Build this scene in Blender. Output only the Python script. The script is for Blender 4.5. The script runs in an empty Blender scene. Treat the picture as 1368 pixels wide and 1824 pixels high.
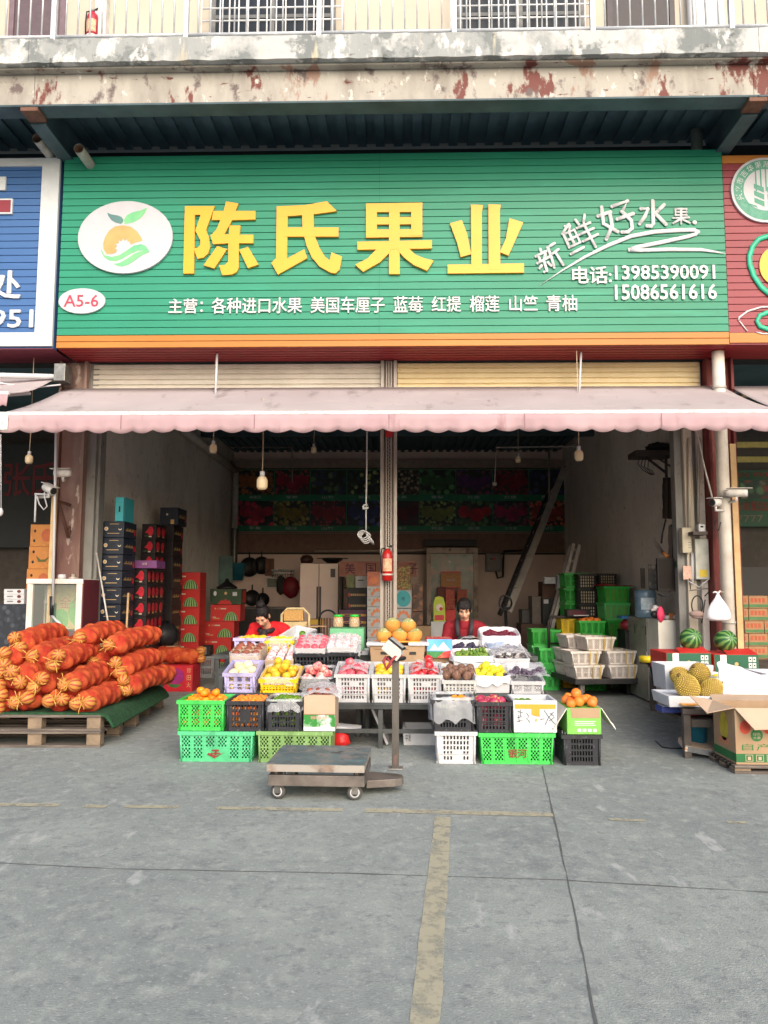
import bpy,bmesh,math,random
from mathutils import Vector,Matrix
R=math.radians
rnd=random.Random(7)
sc=bpy.context.scene
COL=sc.collection
CAM_H=1.5
cam_d=bpy.data.cameras.new("camera");cam=bpy.data.objects.new("camera",cam_d);COL.objects.link(cam)
cam_d.sensor_fit='VERTICAL';cam_d.sensor_height=24.0;cam_d.lens=24.0*1400/1824
cam_d.clip_start=0.05;cam_d.clip_end=2000
CR=Matrix.Rotation(R(1.5),3,'Z')@Matrix.Rotation(R(95.6),3,'X')@Matrix.Rotation(R(.15),3,'Z')
cam.matrix_world=Matrix.Translation((0,0,CAM_H))@CR.to_4x4()
sc.camera=cam
SUN_EL,SUN_AZ=30,16
w=bpy.data.worlds.new("World");sc.world=w;w.use_nodes=True
nt=w.node_tree;bg=nt.nodes["Background"]
sky=nt.nodes.new("ShaderNodeTexSky");sky.sky_type='NISHITA';sky.sun_disc=False
sky.sun_elevation=R(SUN_EL);sky.sun_rotation=R(180-SUN_AZ)
sky.air_density=1.0;sky.dust_density=4.0;sky.ozone_density=1.0
nt.links.new(sky.outputs[0],bg.inputs[0]);bg.inputs[1].default_value=.15
sl=bpy.data.lights.new("sun",'SUN');so=bpy.data.objects.new("sun",sl);COL.objects.link(so)
sl.energy=.7;sl.angle=R(60);sl.color=(1,.99,.975)
sd=Vector((math.sin(R(SUN_AZ))*math.cos(R(SUN_EL)),-math.cos(R(SUN_AZ))*math.cos(R(SUN_EL)),math.sin(R(SUN_EL))))
so.rotation_euler=sd.to_track_quat('Z','Y').to_euler();so.location=sd*40
sc.view_settings.view_transform='Standard';sc.view_settings.look='None'
sc.view_settings.exposure=0.9;sc.view_settings.gamma=1
sc.render.engine='CYCLES';sc.cycles.max_bounces=10;sc.cycles.diffuse_bounces=6;sc.cycles.transparent_max_bounces=12
def ray(x,y):return CR@Vector(((x-684)/1400,-(y-912)/1400,-1))
def P(x,y,Y):d=ray(x,y);return Vector((0,0,CAM_H))+d*(Y/d.y)
def G(x,y,z=0.0):d=ray(x,y);return Vector((0,0,CAM_H))+d*((z-CAM_H)/d.z)
def fr(r,Y):
 a=P(r[0],r[1],Y);b=P(r[2],r[3],Y);c=P(r[0],r[3],Y);d=P(r[2],r[1],Y)
 return (a.x+c.x)/2,(b.x+d.x)/2,(b.z+c.z)/2,(a.z+d.z)/2
def lin(c):
 return tuple(((v/255)/12.92 if v<=10 else ((v/255+.055)/1.055)**2.4)for v in c)+(1,)
_M={}
def layers(name,base,lay=(),rough=.6,metal=0,bump=0,bscale=40,spec=.4,rand=0,alpha=1,trans=0,hue=0,sss=0,emit=0,coat=0):
 """base colour with noise-masked layers (colour, scale, lo, hi, stretch, detail) over it"""
 if name in _M:return _M[name]
 m=bpy.data.materials.new(name);m.use_nodes=True;t=m.node_tree;N=t.nodes;L=t.links
 b=N["Principled BSDF"];tc=N.new("ShaderNodeTexCoord")
 b.inputs["Roughness"].default_value=rough;b.inputs["Metallic"].default_value=metal
 b.inputs["Specular IOR Level"].default_value=spec
 b.inputs["Alpha"].default_value=alpha;b.inputs["Transmission Weight"].default_value=trans
 b.inputs["Coat Weight"].default_value=coat
 if sss:
  b.inputs["Subsurface Weight"].default_value=sss;b.inputs["Subsurface Scale"].default_value=.01
 cur=N.new("ShaderNodeRGB");cur.outputs[0].default_value=lin(base);cur=cur.outputs[0]
 for i,l in enumerate(lay):
  c,s,lo,hi=l[:4];st=l[4]if len(l)>4 else (1,1,1);dt=l[5]if len(l)>5 else 5
  mp=N.new("ShaderNodeMapping");mp.inputs["Scale"].default_value=st
  mp.inputs["Location"].default_value=(i*3.7+1.3,i*5.1,i*2.3)
  L.new(tc.outputs["Object"],mp.inputs[0])
  n=N.new("ShaderNodeTexNoise");n.inputs["Scale"].default_value=s;n.inputs["Detail"].default_value=dt
  n.inputs["Roughness"].default_value=.62
  L.new(mp.outputs[0],n.inputs["Vector"])
  mr=N.new("ShaderNodeMapRange");mr.inputs[1].default_value=lo;mr.inputs[2].default_value=hi
  L.new(n.outputs[0],mr.inputs[0])
  mx=N.new("ShaderNodeMix");mx.data_type='RGBA';L.new(mr.outputs[0],mx.inputs[0]);L.new(cur,mx.inputs[6])
  mx.inputs[7].default_value=lin(c);cur=mx.outputs[2]
 if rand or hue:
  oi=N.new("ShaderNodeObjectInfo");hs=N.new("ShaderNodeHueSaturation")
  r1=N.new("ShaderNodeMapRange");r1.inputs[3].default_value=1-rand;r1.inputs[4].default_value=1+rand
  L.new(oi.outputs["Random"],r1.inputs[0]);L.new(r1.outputs[0],hs.inputs["Value"])
  r2=N.new("ShaderNodeMapRange");r2.inputs[3].default_value=.5+hue;r2.inputs[4].default_value=.5-hue
  L.new(oi.outputs["Random"],r2.inputs[0]);L.new(r2.outputs[0],hs.inputs["Hue"])
  L.new(cur,hs.inputs["Color"]);cur=hs.outputs[0]
 L.new(cur,b.inputs["Base Color"])
 if bump:
  n=N.new("ShaderNodeTexNoise");n.inputs["Scale"].default_value=bscale;n.inputs["Detail"].default_value=6
  L.new(tc.outputs["Object"],n.inputs["Vector"])
  bp=N.new("ShaderNodeBump");bp.inputs["Strength"].default_value=bump;bp.inputs["Distance"].default_value=.01
  L.new(n.outputs[0],bp.inputs["Height"]);L.new(bp.outputs[0],b.inputs["Normal"])
 _M[name]=m;return m
def mat(name,c,rough=.6,c2=None,scale=9,lo=.35,hi=.7,**k):
 c2=c2 or tuple(v*.86 for v in c)
 return layers(name,c,[(c2,scale,lo,hi)],rough,**k)
def stripes(name,c1,c2,n=8,axis='Z',dist=.5,nscale=14,lo=-.1,hi=.3,rough=.45,rand=.1,c3=None):
 """meridian stripes round one axis of the object, wobbling by noise"""
 if name in _M:return _M[name]
 m=bpy.data.materials.new(name);m.use_nodes=True;t=m.node_tree;N=t.nodes;L=t.links
 b=N["Principled BSDF"];b.inputs["Roughness"].default_value=rough
 tc=N.new("ShaderNodeTexCoord");sp=N.new("ShaderNodeSeparateXYZ");L.new(tc.outputs["Object"],sp.inputs[0])
 at=N.new("ShaderNodeMath");at.operation='ARCTAN2'
 o={'Z':(0,1),'Y':(0,2),'X':(1,2)}[axis]
 L.new(sp.outputs[o[0]],at.inputs[0]);L.new(sp.outputs[o[1]],at.inputs[1])
 ns=N.new("ShaderNodeTexNoise");ns.inputs["Scale"].default_value=nscale;ns.inputs["Detail"].default_value=4
 L.new(tc.outputs["Object"],ns.inputs["Vector"])
 ma=N.new("ShaderNodeMath");ma.operation='MULTIPLY_ADD';L.new(ns.outputs[0],ma.inputs[0]);ma.inputs[1].default_value=dist;L.new(at.outputs[0],ma.inputs[2])
 mu=N.new("ShaderNodeMath");mu.operation='MULTIPLY';L.new(ma.outputs[0],mu.inputs[0]);mu.inputs[1].default_value=n
 si=N.new("ShaderNodeMath");si.operation='SINE';L.new(mu.outputs[0],si.inputs[0])
 mr=N.new("ShaderNodeMapRange");mr.inputs[1].default_value=lo;mr.inputs[2].default_value=hi;L.new(si.outputs[0],mr.inputs[0])
 mx=N.new("ShaderNodeMix");mx.data_type='RGBA';L.new(mr.outputs[0],mx.inputs[0])
 mx.inputs[6].default_value=lin(c1);mx.inputs[7].default_value=lin(c2)
 L.new(mx.outputs[2],b.inputs["Base Color"]);_M[name]=m;return m
def voro(name,cols,scale=8,rough=.5,edge=(20,25,22),ew=.06):
 """printed picture: round cells in several colours on a dark ground"""
 if name in _M:return _M[name]
 m=bpy.data.materials.new(name);m.use_nodes=True;t=m.node_tree;N=t.nodes;L=t.links
 b=N["Principled BSDF"];b.inputs["Roughness"].default_value=rough
 tc=N.new("ShaderNodeTexCoord");v=N.new("ShaderNodeTexVoronoi");v.inputs["Scale"].default_value=scale
 L.new(tc.outputs["Object"],v.inputs["Vector"])
 cr=N.new("ShaderNodeValToRGB");cr.color_ramp.interpolation='CONSTANT'
 sp=N.new("ShaderNodeSeparateColor");L.new(v.outputs["Color"],sp.inputs[0]);L.new(sp.outputs[0],cr.inputs[0])
 e=cr.color_ramp.elements
 while len(e)<len(cols):e.new(.5)
 for i,c in enumerate(cols):e[i].position=i/len(cols);e[i].color=lin(c)
 mr=N.new("ShaderNodeMapRange");mr.inputs[1].default_value=.35;mr.inputs[2].default_value=.6;L.new(v.outputs["Distance"],mr.inputs[0])
 mx=N.new("ShaderNodeMix");mx.data_type='RGBA';L.new(mr.outputs[0],mx.inputs[0]);L.new(cr.outputs[0],mx.inputs[6]);mx.inputs[7].default_value=lin(edge)
 L.new(mx.outputs[2],b.inputs["Base Color"]);_M[name]=m;return m
class MB:
 def __init__(s):s.v=[];s.f=[];s.m=[];s.s=[];s.mats=[]
 def mi(s,m):
  if m not in s.mats:s.mats.append(m)
  return s.mats.index(m)
 def add(s,vs,fs,m,smooth=False,T=None):
  o=len(s.v);k=s.mi(m)
  s.v+=[tuple(T@Vector(v))if T else tuple(v)for v in vs]
  for f in fs:s.f.append([o+i for i in f]);s.m.append(k);s.s.append(smooth)
  return s
 def box(s,x0,y0,z0,x1,y1,z1,m,T=None):
  x0,x1=min(x0,x1),max(x0,x1);y0,y1=min(y0,y1),max(y0,y1);z0,z1=min(z0,z1),max(z0,z1)
  return s.add([(x0,y0,z0),(x1,y0,z0),(x1,y1,z0),(x0,y1,z0),(x0,y0,z1),(x1,y0,z1),(x1,y1,z1),(x0,y1,z1)],[(3,2,1,0),(4,5,6,7),(0,1,5,4),(1,2,6,5),(2,3,7,6),(3,0,4,7)],m,False,T)
 def tube(s,pts,r,m,n=8,caps=True,smooth=True,T=None,flat=None):
  pts=[Vector(p)for p in pts];rs=r if isinstance(r,(list,tuple))else [r]*len(pts)
  vs=[];fs=[];up=None
  for i,p in enumerate(pts):
   d=(pts[min(i+1,len(pts)-1)]-pts[max(i-1,0)]).normalized()
   if up is None:
    up=Vector((0,0,1))if abs(d.z)<.9 else Vector((0,1,0))
   a=d.cross(up)
   if a.length<1e-4:a=d.orthogonal()
   a.normalize();b=a.cross(d).normalized();up=b
   for k in range(n):
    t=2*math.pi*(k+.5)/n;q=a*math.cos(t)*rs[i]+b*math.sin(t)*rs[i]
    if flat:q=Vector((q.x*flat[0],q.y*flat[1],q.z*flat[2]))
    vs.append(p+q)
  for i in range(len(pts)-1):
   for k in range(n):
    k2=(k+1)%n;fs.append((i*n+k,i*n+k2,(i+1)*n+k2,(i+1)*n+k))
  s.add(vs,fs,m,smooth,T)
  if caps:
   o=len(s.v)-len(vs);k=s.mi(m)
   s.f.append([o+n-1-j for j in range(n)]);s.m.append(k);s.s.append(False)
   s.f.append([o+(len(pts)-1)*n+j for j in range(n)]);s.m.append(k);s.s.append(False)
  return s
 def lathe(s,prof,m,c=(0,0,0),n=16,smooth=True,T=None):
  vs=[];fs=[]
  for (r,z)in prof:
   for k in range(n):
    t=2*math.pi*k/n;vs.append((c[0]+r*math.cos(t),c[1]+r*math.sin(t),c[2]+z))
  for i in range(len(prof)-1):
   for k in range(n):
    k2=(k+1)%n;fs.append((i*n+k,i*n+k2,(i+1)*n+k2,(i+1)*n+k))
  if prof[0][0]>1e-5:fs.append(tuple(n-1-k for k in range(n)))
  if prof[-1][0]>1e-5:fs.append(tuple((len(prof)-1)*n+k for k in range(n)))
  return s.add(vs,fs,m,smooth,T)
 def ball(s,c,r,m,n=14,k=9,T=None,disp=None):
  r=r if isinstance(r,(tuple,list))else (r,r,r);vs=[];fs=[]
  for i in range(k+1):
   ph=math.pi*i/k
   for j in range(n):
    t=2*math.pi*j/n;q=(math.sin(ph)*math.cos(t),math.sin(ph)*math.sin(t),-math.cos(ph))
    g=disp(i,j,q)if disp else 1
    vs.append((c[0]+r[0]*q[0]*g,c[1]+r[1]*q[1]*g,c[2]+r[2]*q[2]*g))
  for i in range(k):
   for j in range(n):
    j2=(j+1)%n;fs.append((i*n+j,i*n+j2,(i+1)*n+j2,(i+1)*n+j))
  return s.add(vs,fs,m,True,T)
 def prism(s,pts,y0,y1,m,T=None):
  a=sum(pts[i][0]*pts[(i+1)%len(pts)][1]-pts[(i+1)%len(pts)][0]*pts[i][1]for i in range(len(pts)))
  if a<0:pts=pts[::-1]
  n=len(pts)
  return s.add([(x,y0,z)for x,z in pts]+[(x,y1,z)for x,z in pts],[tuple(range(n)),tuple(2*n-1-i for i in range(n))]+[(i,n+i,n+(i+1)%n,(i+1)%n)for i in range(n)],m,False,T)
 def flat(s,pts,m,y=-.003,T=None):
  a=sum(pts[i][0]*pts[(i+1)%len(pts)][1]-pts[(i+1)%len(pts)][0]*pts[i][1]for i in range(len(pts)))
  if a<0:pts=pts[::-1]
  return s.add([(x,y,z)for x,z in pts],[tuple(range(len(pts)))],m,False,T)
 def rect(s,x0,z0,x1,z1,m,y=-.003,T=None):return s.flat([(x0,z0),(x1,z0),(x1,z1),(x0,z1)],m,y,T)
 def disc(s,x,z,rx,rz,m,y=-.003,n=24,T=None,a0=0,a1=360):
  return s.flat([(x+rx*math.cos(R(a0+(a1-a0)*i/n)),z+rz*math.sin(R(a0+(a1-a0)*i/n)))for i in range(n+(a1-a0<360))],m,y,T)
 def text(s,body,box,m,y=-.003,depth=0,bold=0.0,rot=0,T=None,res=2,keep=False):
  """lettering fitted into box = (x0, z0, x1, z1)"""
  c=bpy.data.curves.new('lettering','FONT');c.body=body;c.resolution_u=res
  c.extrude=.5 if depth else 0
  o=bpy.data.objects.new('lettering',c);COL.objects.link(o);bpy.context.view_layer.update()
  me=bpy.data.meshes.new_from_object(o.evaluated_get(bpy.context.evaluated_depsgraph_get()))
  vs=[v.co.copy()for v in me.vertices];fs=[tuple(p.vertices)for p in me.polygons]
  bpy.data.objects.remove(o);bpy.data.curves.remove(c);bpy.data.meshes.remove(me)
  if not vs:return s
  ax=min(v.x for v in vs);bx=max(v.x for v in vs);az=min(v.y for v in vs);bz=max(v.y for v in vs)
  sx=(box[2]-box[0])/(bx-ax);sz=(box[3]-box[1])/max(bz-az,1e-4)
  if keep:sx=sz=min(sx,sz)
  cx,cz=(box[0]+box[2])/2,(box[1]+box[3])/2;ca,sa=math.cos(R(rot)),math.sin(R(rot));out=[]
  for v in vs:
   px=(v.x-(ax+bx)/2)*sx;pz=(v.y-(az+bz)/2)*sz
   out.append((cx+px*ca-pz*sa,y-(v.z*depth if depth else 0),cz+px*sa+pz*ca))
  if not bold:return s.add(out,fs,m,False,T)
  q=bold*(box[3]-box[1])*.75
  for k,(dx,dz)in enumerate(((0,0),(q,0),(-q,0),(0,q),(0,-q),(q*.7,q*.7),(-q*.7,-q*.7),(q*.7,-q*.7),(-q*.7,q*.7))):
   s.add([(a+dx,b_-k*.00022,c_+dz)for a,b_,c_ in out],fs,m,False,T)
  return s
 def mesh(s,name):
  me=bpy.data.meshes.new(name);me.from_pydata(s.v,[],s.f)
  for m in s.mats:me.materials.append(m)
  me.polygons.foreach_set('material_index',s.m);me.polygons.foreach_set('use_smooth',s.s);me.update();return me
 def obj(s,name,parent=None,loc=None,bev=0,rz=0):
  o=bpy.data.objects.new(name,s.mesh(name));COL.objects.link(o)
  if parent:o.parent=parent
  if loc is not None:o.location=loc
  if rz:o.rotation_euler.z=R(rz)
  if bev:
   b=o.modifiers.new('bevel','BEVEL');b.width=bev;b.segments=2;b.limit_method='ANGLE'
  return o
def tag(o,label,cat,group=None,kind=None):
 o['label']=label;o['category']=cat
 if group:o['group']=group
 if kind:o['kind']=kind
 return o
def thing(name,label,cat,loc=(0,0,0),group=None,rz=0):
 o=bpy.data.objects.new(name,None);COL.objects.link(o);o.location=loc;o.rotation_euler.z=R(rz)
 o.empty_display_size=.1
 return tag(o,label,cat,group)
def struct(o):o['kind']='structure';return o
def at(loc,rz=0,rx=0,ry=0,s=1):
 return Matrix.Translation(loc)@Matrix.Rotation(R(rz),4,'Z')@Matrix.Rotation(R(ry),4,'Y')@Matrix.Rotation(R(rx),4,'X')@Matrix.Scale(s,4)
def copy_tree(o,parent=None):
 c=o.copy();COL.objects.link(c)
 if parent:c.parent=parent
 for ch in o.children:copy_tree(ch,c)
 return c
WHITE=mat('white_plastic',(198,198,200),.45,(184,185,188))
BLACK=mat('black_plastic',(24,25,28),.5,(34,35,38))
GREY=mat('grey_paint',(120,122,122),.55,(95,97,98))
STEEL=mat('bare_steel',(150,150,148),.4,(110,108,104),metal=.8)
# ================================================================== SETTING: ground
def ground_mat():
 m=layers('concrete_ground',(141,147,143),[((127,134,131),.45,.40,.70,(1,1,1),10),((154,160,154),1.1,.5,.78,(1,1,1),11),((113,118,118),2.3,.56,.78,(1,1,1),11),((160,165,158),9,.50,.72,(1.2,.9,1),11),((115,120,121),17,.52,.74,(1,1,1),9),((171,173,170),48,.56,.71,(1,1,1),6),((102,105,105),90,.57,.74,(1,1,1),5),((169,171,168),2.6,.62,.68,(1.6,.6,1),11)],rough=.9,bump=.45,bscale=95,spec=.25)
 return m
b=MB();GM=ground_mat()
b.add([(-300,-300,0),(300,-300,0),(300,300,0),(-300,300,0)],[(0,1,2,3)],GM)
struct(b.obj('ground'))
def paint_mat():
 m=bpy.data.materials.new('worn_road_paint');m.use_nodes=True;t=m.node_tree;N=t.nodes;L=t.links
 bs=N["Principled BSDF"];bs.inputs["Base Color"].default_value=lin((176,170,146));bs.inputs["Roughness"].default_value=.8
 tc=N.new("ShaderNodeTexCoord");n=N.new("ShaderNodeTexNoise");n.inputs["Scale"].default_value=9;n.inputs["Detail"].default_value=9;n.inputs["Roughness"].default_value=.7
 L.new(tc.outputs["Object"],n.inputs["Vector"]);mr=N.new("ShaderNodeMapRange");mr.inputs[1].default_value=.30;mr.inputs[2].default_value=.52
 mr.inputs[4].default_value=.85
 L.new(n.outputs[0],mr.inputs[0]);L.new(mr.outputs[0],bs.inputs["Alpha"]);return m
PM=paint_mat()
def strip(name,pts,wd,m,z=.004,jit=0):
 """a line lying on the ground, its edges slightly ragged"""
 q=[]
 for (a,c)in zip(pts,pts[1:]):
  n=max(2,int((Vector(c)-Vector(a)).length/.12))
  q+=[Vector(a).lerp(Vector(c),i/n)for i in range(n)]
 q.append(Vector(pts[-1]));L_=[];R_=[];rr=random.Random(len(q))
 for i,p in enumerate(q):
  d=(q[min(i+1,len(q)-1)]-q[max(i-1,0)]);d.z=0;d.normalize();nn=Vector((-d.y,d.x,0))
  L_.append((p.x+nn.x*(wd/2+rr.uniform(-jit,jit)),p.y+nn.y*(wd/2+rr.uniform(-jit,jit)),z));R_.append((p.x-nn.x*(wd/2+rr.uniform(-jit,jit)),p.y-nn.y*(wd/2+rr.uniform(-jit,jit)),z))
 n=len(q);b=MB();b.add(L_+R_,[(i,n+i,n+i+1,i+1)for i in range(n-1)],m)
 return struct(b.obj(name))
for a,c in (((-200,1431),(105,1435)),((150,1436),(190,1437)),((222,1437),(318,1438)),((385,1440),(610,1443)),((650,1444),(985,1452))):
 strip('parking_line',[G(*a),G(*c)],.075 if a[0]<600 else .095,PM,jit=.005)
strip('parking_line',[G(1085,1460),G(1150,1462)],.05,PM,jit=.005);strip('parking_line',[G(1295,1465),G(1330,1466)],.05,PM,jit=.005)
strip('parking_line',[G(789,1456),G(772,1640),G(757,1824),G(735,2200)],.108,PM,.004,.004)
JM=mat('dark_joint',(96,98,97),.95)  # plain darker grey for the joint lines in the concrete
strip('ground_joint',[G(966,1365),G(985,1450),G(1012,1570),G(1038,1700),G(1062,1826),G(1100,2050)],.008,JM,.003,.004)
strip('ground_joint',[G(-150,1530),G(200,1548),G(620,1556),G(1000,1568),G(1368,1590),G(1500,1598)],.007,JM,.0025,.003)
# ================================================================== SETTING: the building
XL,XR,YF,YB,CEIL=-4.08,3.75,9.9,18.5,4.75
PLASTER=layers('stained_plaster',(228,222,213),[((204,196,187),.8,.4,.75,(1,1,.5),6),((168,159,151),1.3,.52,.85,(1,1,.7),9),((170,166,160),9,.58,.75,(1,1,1),5)],.9,bump=.2)
GREYWALL=layers('dirty_grey_plaster',(138,138,134),[((104,103,99),1.5,.4,.7,(1,1,.5),7),((70,68,65),7,.62,.75,(1,1,.6),8)],.9,bump=.3)
TILE=layers('pinkish_wall',(230,204,192),[((210,184,172),1.2,.4,.7)],.55)
DECK=mat('teal_steel_deck',(84,110,120),.6,(64,88,98),2)
TEALB=layers('teal_painted_steel',(72,92,98),[((50,66,72),2,.4,.7),((110,70,50),3,.66,.74,(1,1,1),7)],.6)
RUSTBEAM=layers('cream_paint_flaked_over_primer',(172,167,158),[((142,136,127),2.6,.46,.7,(1,1,.4),10),((150,122,108),1.7,.565,.60,(1.3,1,.6),12),((112,66,60),1.7,.59,.62,(1.3,1,.6),12),((104,92,90),5,.58,.66,(1,1,.7),10),((96,52,44),7,.63,.68,(.5,1,1.6),9),((204,200,192),9,.62,.68,(1,1,.6),8)],.75,bump=.3,bscale=22)
SLAB=layers('peeling_white_concrete',(184,185,183),[((152,155,154),1.5,.44,.53,(1,1,.8),12),((122,127,127),2.6,.52,.58,(1,1,1),12),((204,204,202),4,.54,.6,(1,1,.6),10),((190,180,158),3.4,.6,.68,(1.6,1,.25),9),((88,90,88),8,.63,.70,(.6,1,.8),9)],.9,bump=.5,bscale=14)
CREAM=layers('cream_render',(192,183,168),[((184,174,158),1,.4,.7)],.85)
RUSTCOL=layers('rusty_red_column',(112,82,74),[((142,120,110),2.2,.45,.65,(1,1,.25),10),((84,50,46),3,.55,.7,(1,1,.3),8),((190,172,160),6,.60,.67,(1,1,.4),9)],.7,bump=.2)
REDCOL=layers('dark_red_painted_steel',(112,48,46),[((140,84,76),3,.55,.7,(1,1,.3),8),((80,34,34),2,.5,.7)],.65)
bl=thing('shop_building','two storey market building with fruit shop bays and upper gallery','building')
def bpart(name,mb,label=None,bev=0,parent=None):
 o=mb.obj(name,parent or bl,bev=bev)
 if label:o['label']=label
 return o
b=MB();b.box(XL-.2,YF+.3,0,XL,YB,CEIL+.3,PLASTER);bpart('side_wall',b)
b=MB();b.box(XR,YF+.3,0,XR+.2,YB,CEIL+.3,PLASTER);bpart('side_wall',b)
b=MB();b.box(XL-.2,YB+.002,0,XR+.2,YB+.25,CEIL+.3,TILE)
b.box(XL,YB-.03,2.36,XR,YB,2.8,mat('brown_band',(140,108,94),.7));b.box(XL,YB-.05,2.31,XR,YB-.001,2.355,mat('dark_trim',(60,54,50),.6))
b.box(XL,YB-.05,2.805,XR,YB,2.85,mat('pale_trim',(150,130,118),.6))
bpart('back_wall',b)
b=MB()
for i in range(44):
 x=XL-.15+i*.18;b.box(x,YF+.2,CEIL,x+.09,YB,CEIL+.05,DECK);b.box(x+.09,YF+.2,CEIL+.05,x+.18,YB,CEIL+.07,DECK)
b.box(-9.5,YF+.15,CEIL+.3,9.2,YB+.25,CEIL+.45,DECK)
bpart('ceiling_deck',b)
b=MB();b.box(XL,YB-.35,4.32,XR,YB-.12,4.5,mat('beam_beige',(150,132,120),.7));bpart('ceiling_beam',b)
for y in (12.6,15.4):
 b=MB();b.box(XL,y,CEIL-.22,XR,y+.12,CEIL-.002,TEALB);bpart('ceiling_beam',b)
def column(xc,wd,m,label):
 b=MB();h=4.42
 b.box(xc-wd/2,YF-.1,0,xc-wd/2+.035,YF+.16,h,m);b.box(xc+wd/2-.035,YF-.1,0,xc+wd/2,YF+.16,h,m)
 b.box(xc-wd/2+.035,YF-.02,0,xc+wd/2-.035,YF+.01,h,m)
 return bpart('column',b,label,.004)
column(-4.27,.36,RUSTCOL,'rusty red steel column with flaking paint');column(3.98,.34,REDCOL,'dark red painted steel column')
b=MB();b.box(XL-.1,YF+.02,0,XL+.1,YF+.3,4.6,GREYWALL);b.box(XL+.1,YF+.08,0,XL+.14,YF+.26,4.6,GREYWALL);bpart('pilaster',b,bev=.006)
b=MB();b.box(XR-.3,YF+.14,0,XR+.07,YF+.3,4.6,GREYWALL);b.box(XR-.2,YF+.08,0,XR-.09,YF+.139,4.6,CREAM);b.box(XR-.03,YF+.08,0,XR+.05,YF+.139,4.6,PLASTER);bpart('pilaster',b,bev=.006)
GALV=layers('galvanised_guide_rail',(150,142,134),[((188,184,178),3,.5,.7,(6,1,.5),8),((110,92,80),4,.58,.72,(1,1,.2),8)],.5,metal=.3)
b=MB();xc=-.2
b.box(xc-.105,YF-.06,0,xc-.062,YF+.1,4.42,GALV);b.box(xc+.062,YF-.06,0,xc+.105,YF+.1,4.42,GALV);b.box(xc-.062,YF-.02,0,xc+.062,YF+.06,4.42,mat('rail_core',(120,104,94),.6))
for dx in (-.03,.0,.03):b.box(xc+dx-.008,YF-.045,0,xc+dx+.008,YF-.021,4.42,GALV)
pil=bpart('column',b,'galvanised shutter guide post in the middle of the shopfront',.002)
b=MB()
for i in range(150):b.box(xc-.006+(.008 if i%2 else -.008),YF-.049,.4+i*.024,xc+.006+(.008 if i%2 else -.008),YF-.0455,.412+i*.024,BLACK)
b.obj('perforation',pil)
b=MB();b.box(xc-.04,YF-.075,3.42,xc+.05,YF-.0615,3.62,mat('red_tag',(190,30,36),.6));b.obj('tag',pil)
def shutter(x0,x1,z0,c,c2,label):
 m=mat('shutter_'+str(c[2]),c,.5,c2,3);b=MB();z=4.41;i=0;prof=[]
 while z>z0:
  prof+=[(YF+.035,z),(YF+.018,z-.012),(YF+.015,z-.06),(YF+.035,z-.068)];z-=.07
 vs=[(x0,y,zz)for y,zz in prof]+[(x1,y,zz)for y,zz in prof];n=len(prof)
 b.add(vs,[(j,j+1,n+j+1,n+j)for j in range(n-1)],m)
 b.box(x0,YF+.0,prof[-1][1]-.05,x1,YF+.05,prof[-1][1],m);return bpart('roller_shutter',b,label)
shutter(-4.05,-.31,4.12,(214,207,194),(196,188,174),'pale cream roller shutter, mostly rolled up')
shutter(-.09,3.76,3.75,(222,204,160),(206,186,140),'yellowish cream roller shutter, mostly rolled up')
YS=8.35
for i,(x0,x1)in enumerate(((-12,-4.262),(-4.258,3.918),(3.922,12))):
 b=MB();n=90;rr=random.Random(i)
 for k in range(n):
  a=x0+(x1-x0)*k/n;c=x0+(x1-x0)*(k+1)/n
  if k==0:e0=0
  e1=rr.uniform(-.012,.012)
  b.add([(a,YS-.1+e0,7.42),(c,YS-.1+e1,7.42),(c,YS-.1+e1*.6,7.705+e1),(a,YS-.1+e0*.6,7.705+e0),(a,YS+.1,7.74),(c,YS+.1,7.74),(a,YS+.3,7.42),(c,YS+.3,7.42)],[(0,1,2,3),(3,2,5,4),(1,0,6,7)],SLAB);e0=e1
 bpart('slab_edge',b)
 b=MB();b.box(x0,YS-.02,7.395,x1,YS+.2,7.418,RUSTBEAM);b.box(x0,YS+.075,6.965,x1,YS+.095,7.394,RUSTBEAM)
 b.box(x0,YS-.03,6.94,x1,YS+.2,6.964,TEALB);bpart('edge_beam',b,bev=.003)
for x in (-4.26,3.92):
 b=MB();b.box(x-.09,YS+.202,6.86,x+.09,YF-.1,6.885,TEALB);b.box(x-.012,YS+.202,6.886,x+.012,YF-.1,7.34,TEALB)
 b.box(x-.1,YS-.028,6.89,x+.1,YS+.2,6.937,mat('rust_plate',(120,86,70),.8,(90,60,48)));bpart('cantilever_beam',b,bev=.003)
b=MB()
x=-9.5
while x<9.3:
 b.box(x,YS+.2,7.34,x+.12,YF,7.38,DECK);b.box(x+.12,YS+.2,7.38,x+.24,YF,7.4,DECK);x+=.24
bpart('balcony_deck',b)
b=MB();b.box(-12,YF,4.415,12,YF+.2,7.3,mat('dark_facade',(40,46,48),.8));b.box(-12,YF,7.405,12,YF+.25,12,CREAM);b.box(-12,YS+.11,7.66,12,YF,7.735,SLAB);bpart('upper_wall',b)
FRAME=mat('window_frame',(120,122,122),.5);GLASSM=mat('dark_window_glass',(30,38,48),.35,(42,52,62),1.5,spec=.15)
BAR=mat('white_bars',(232,232,234),.4)
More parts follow.
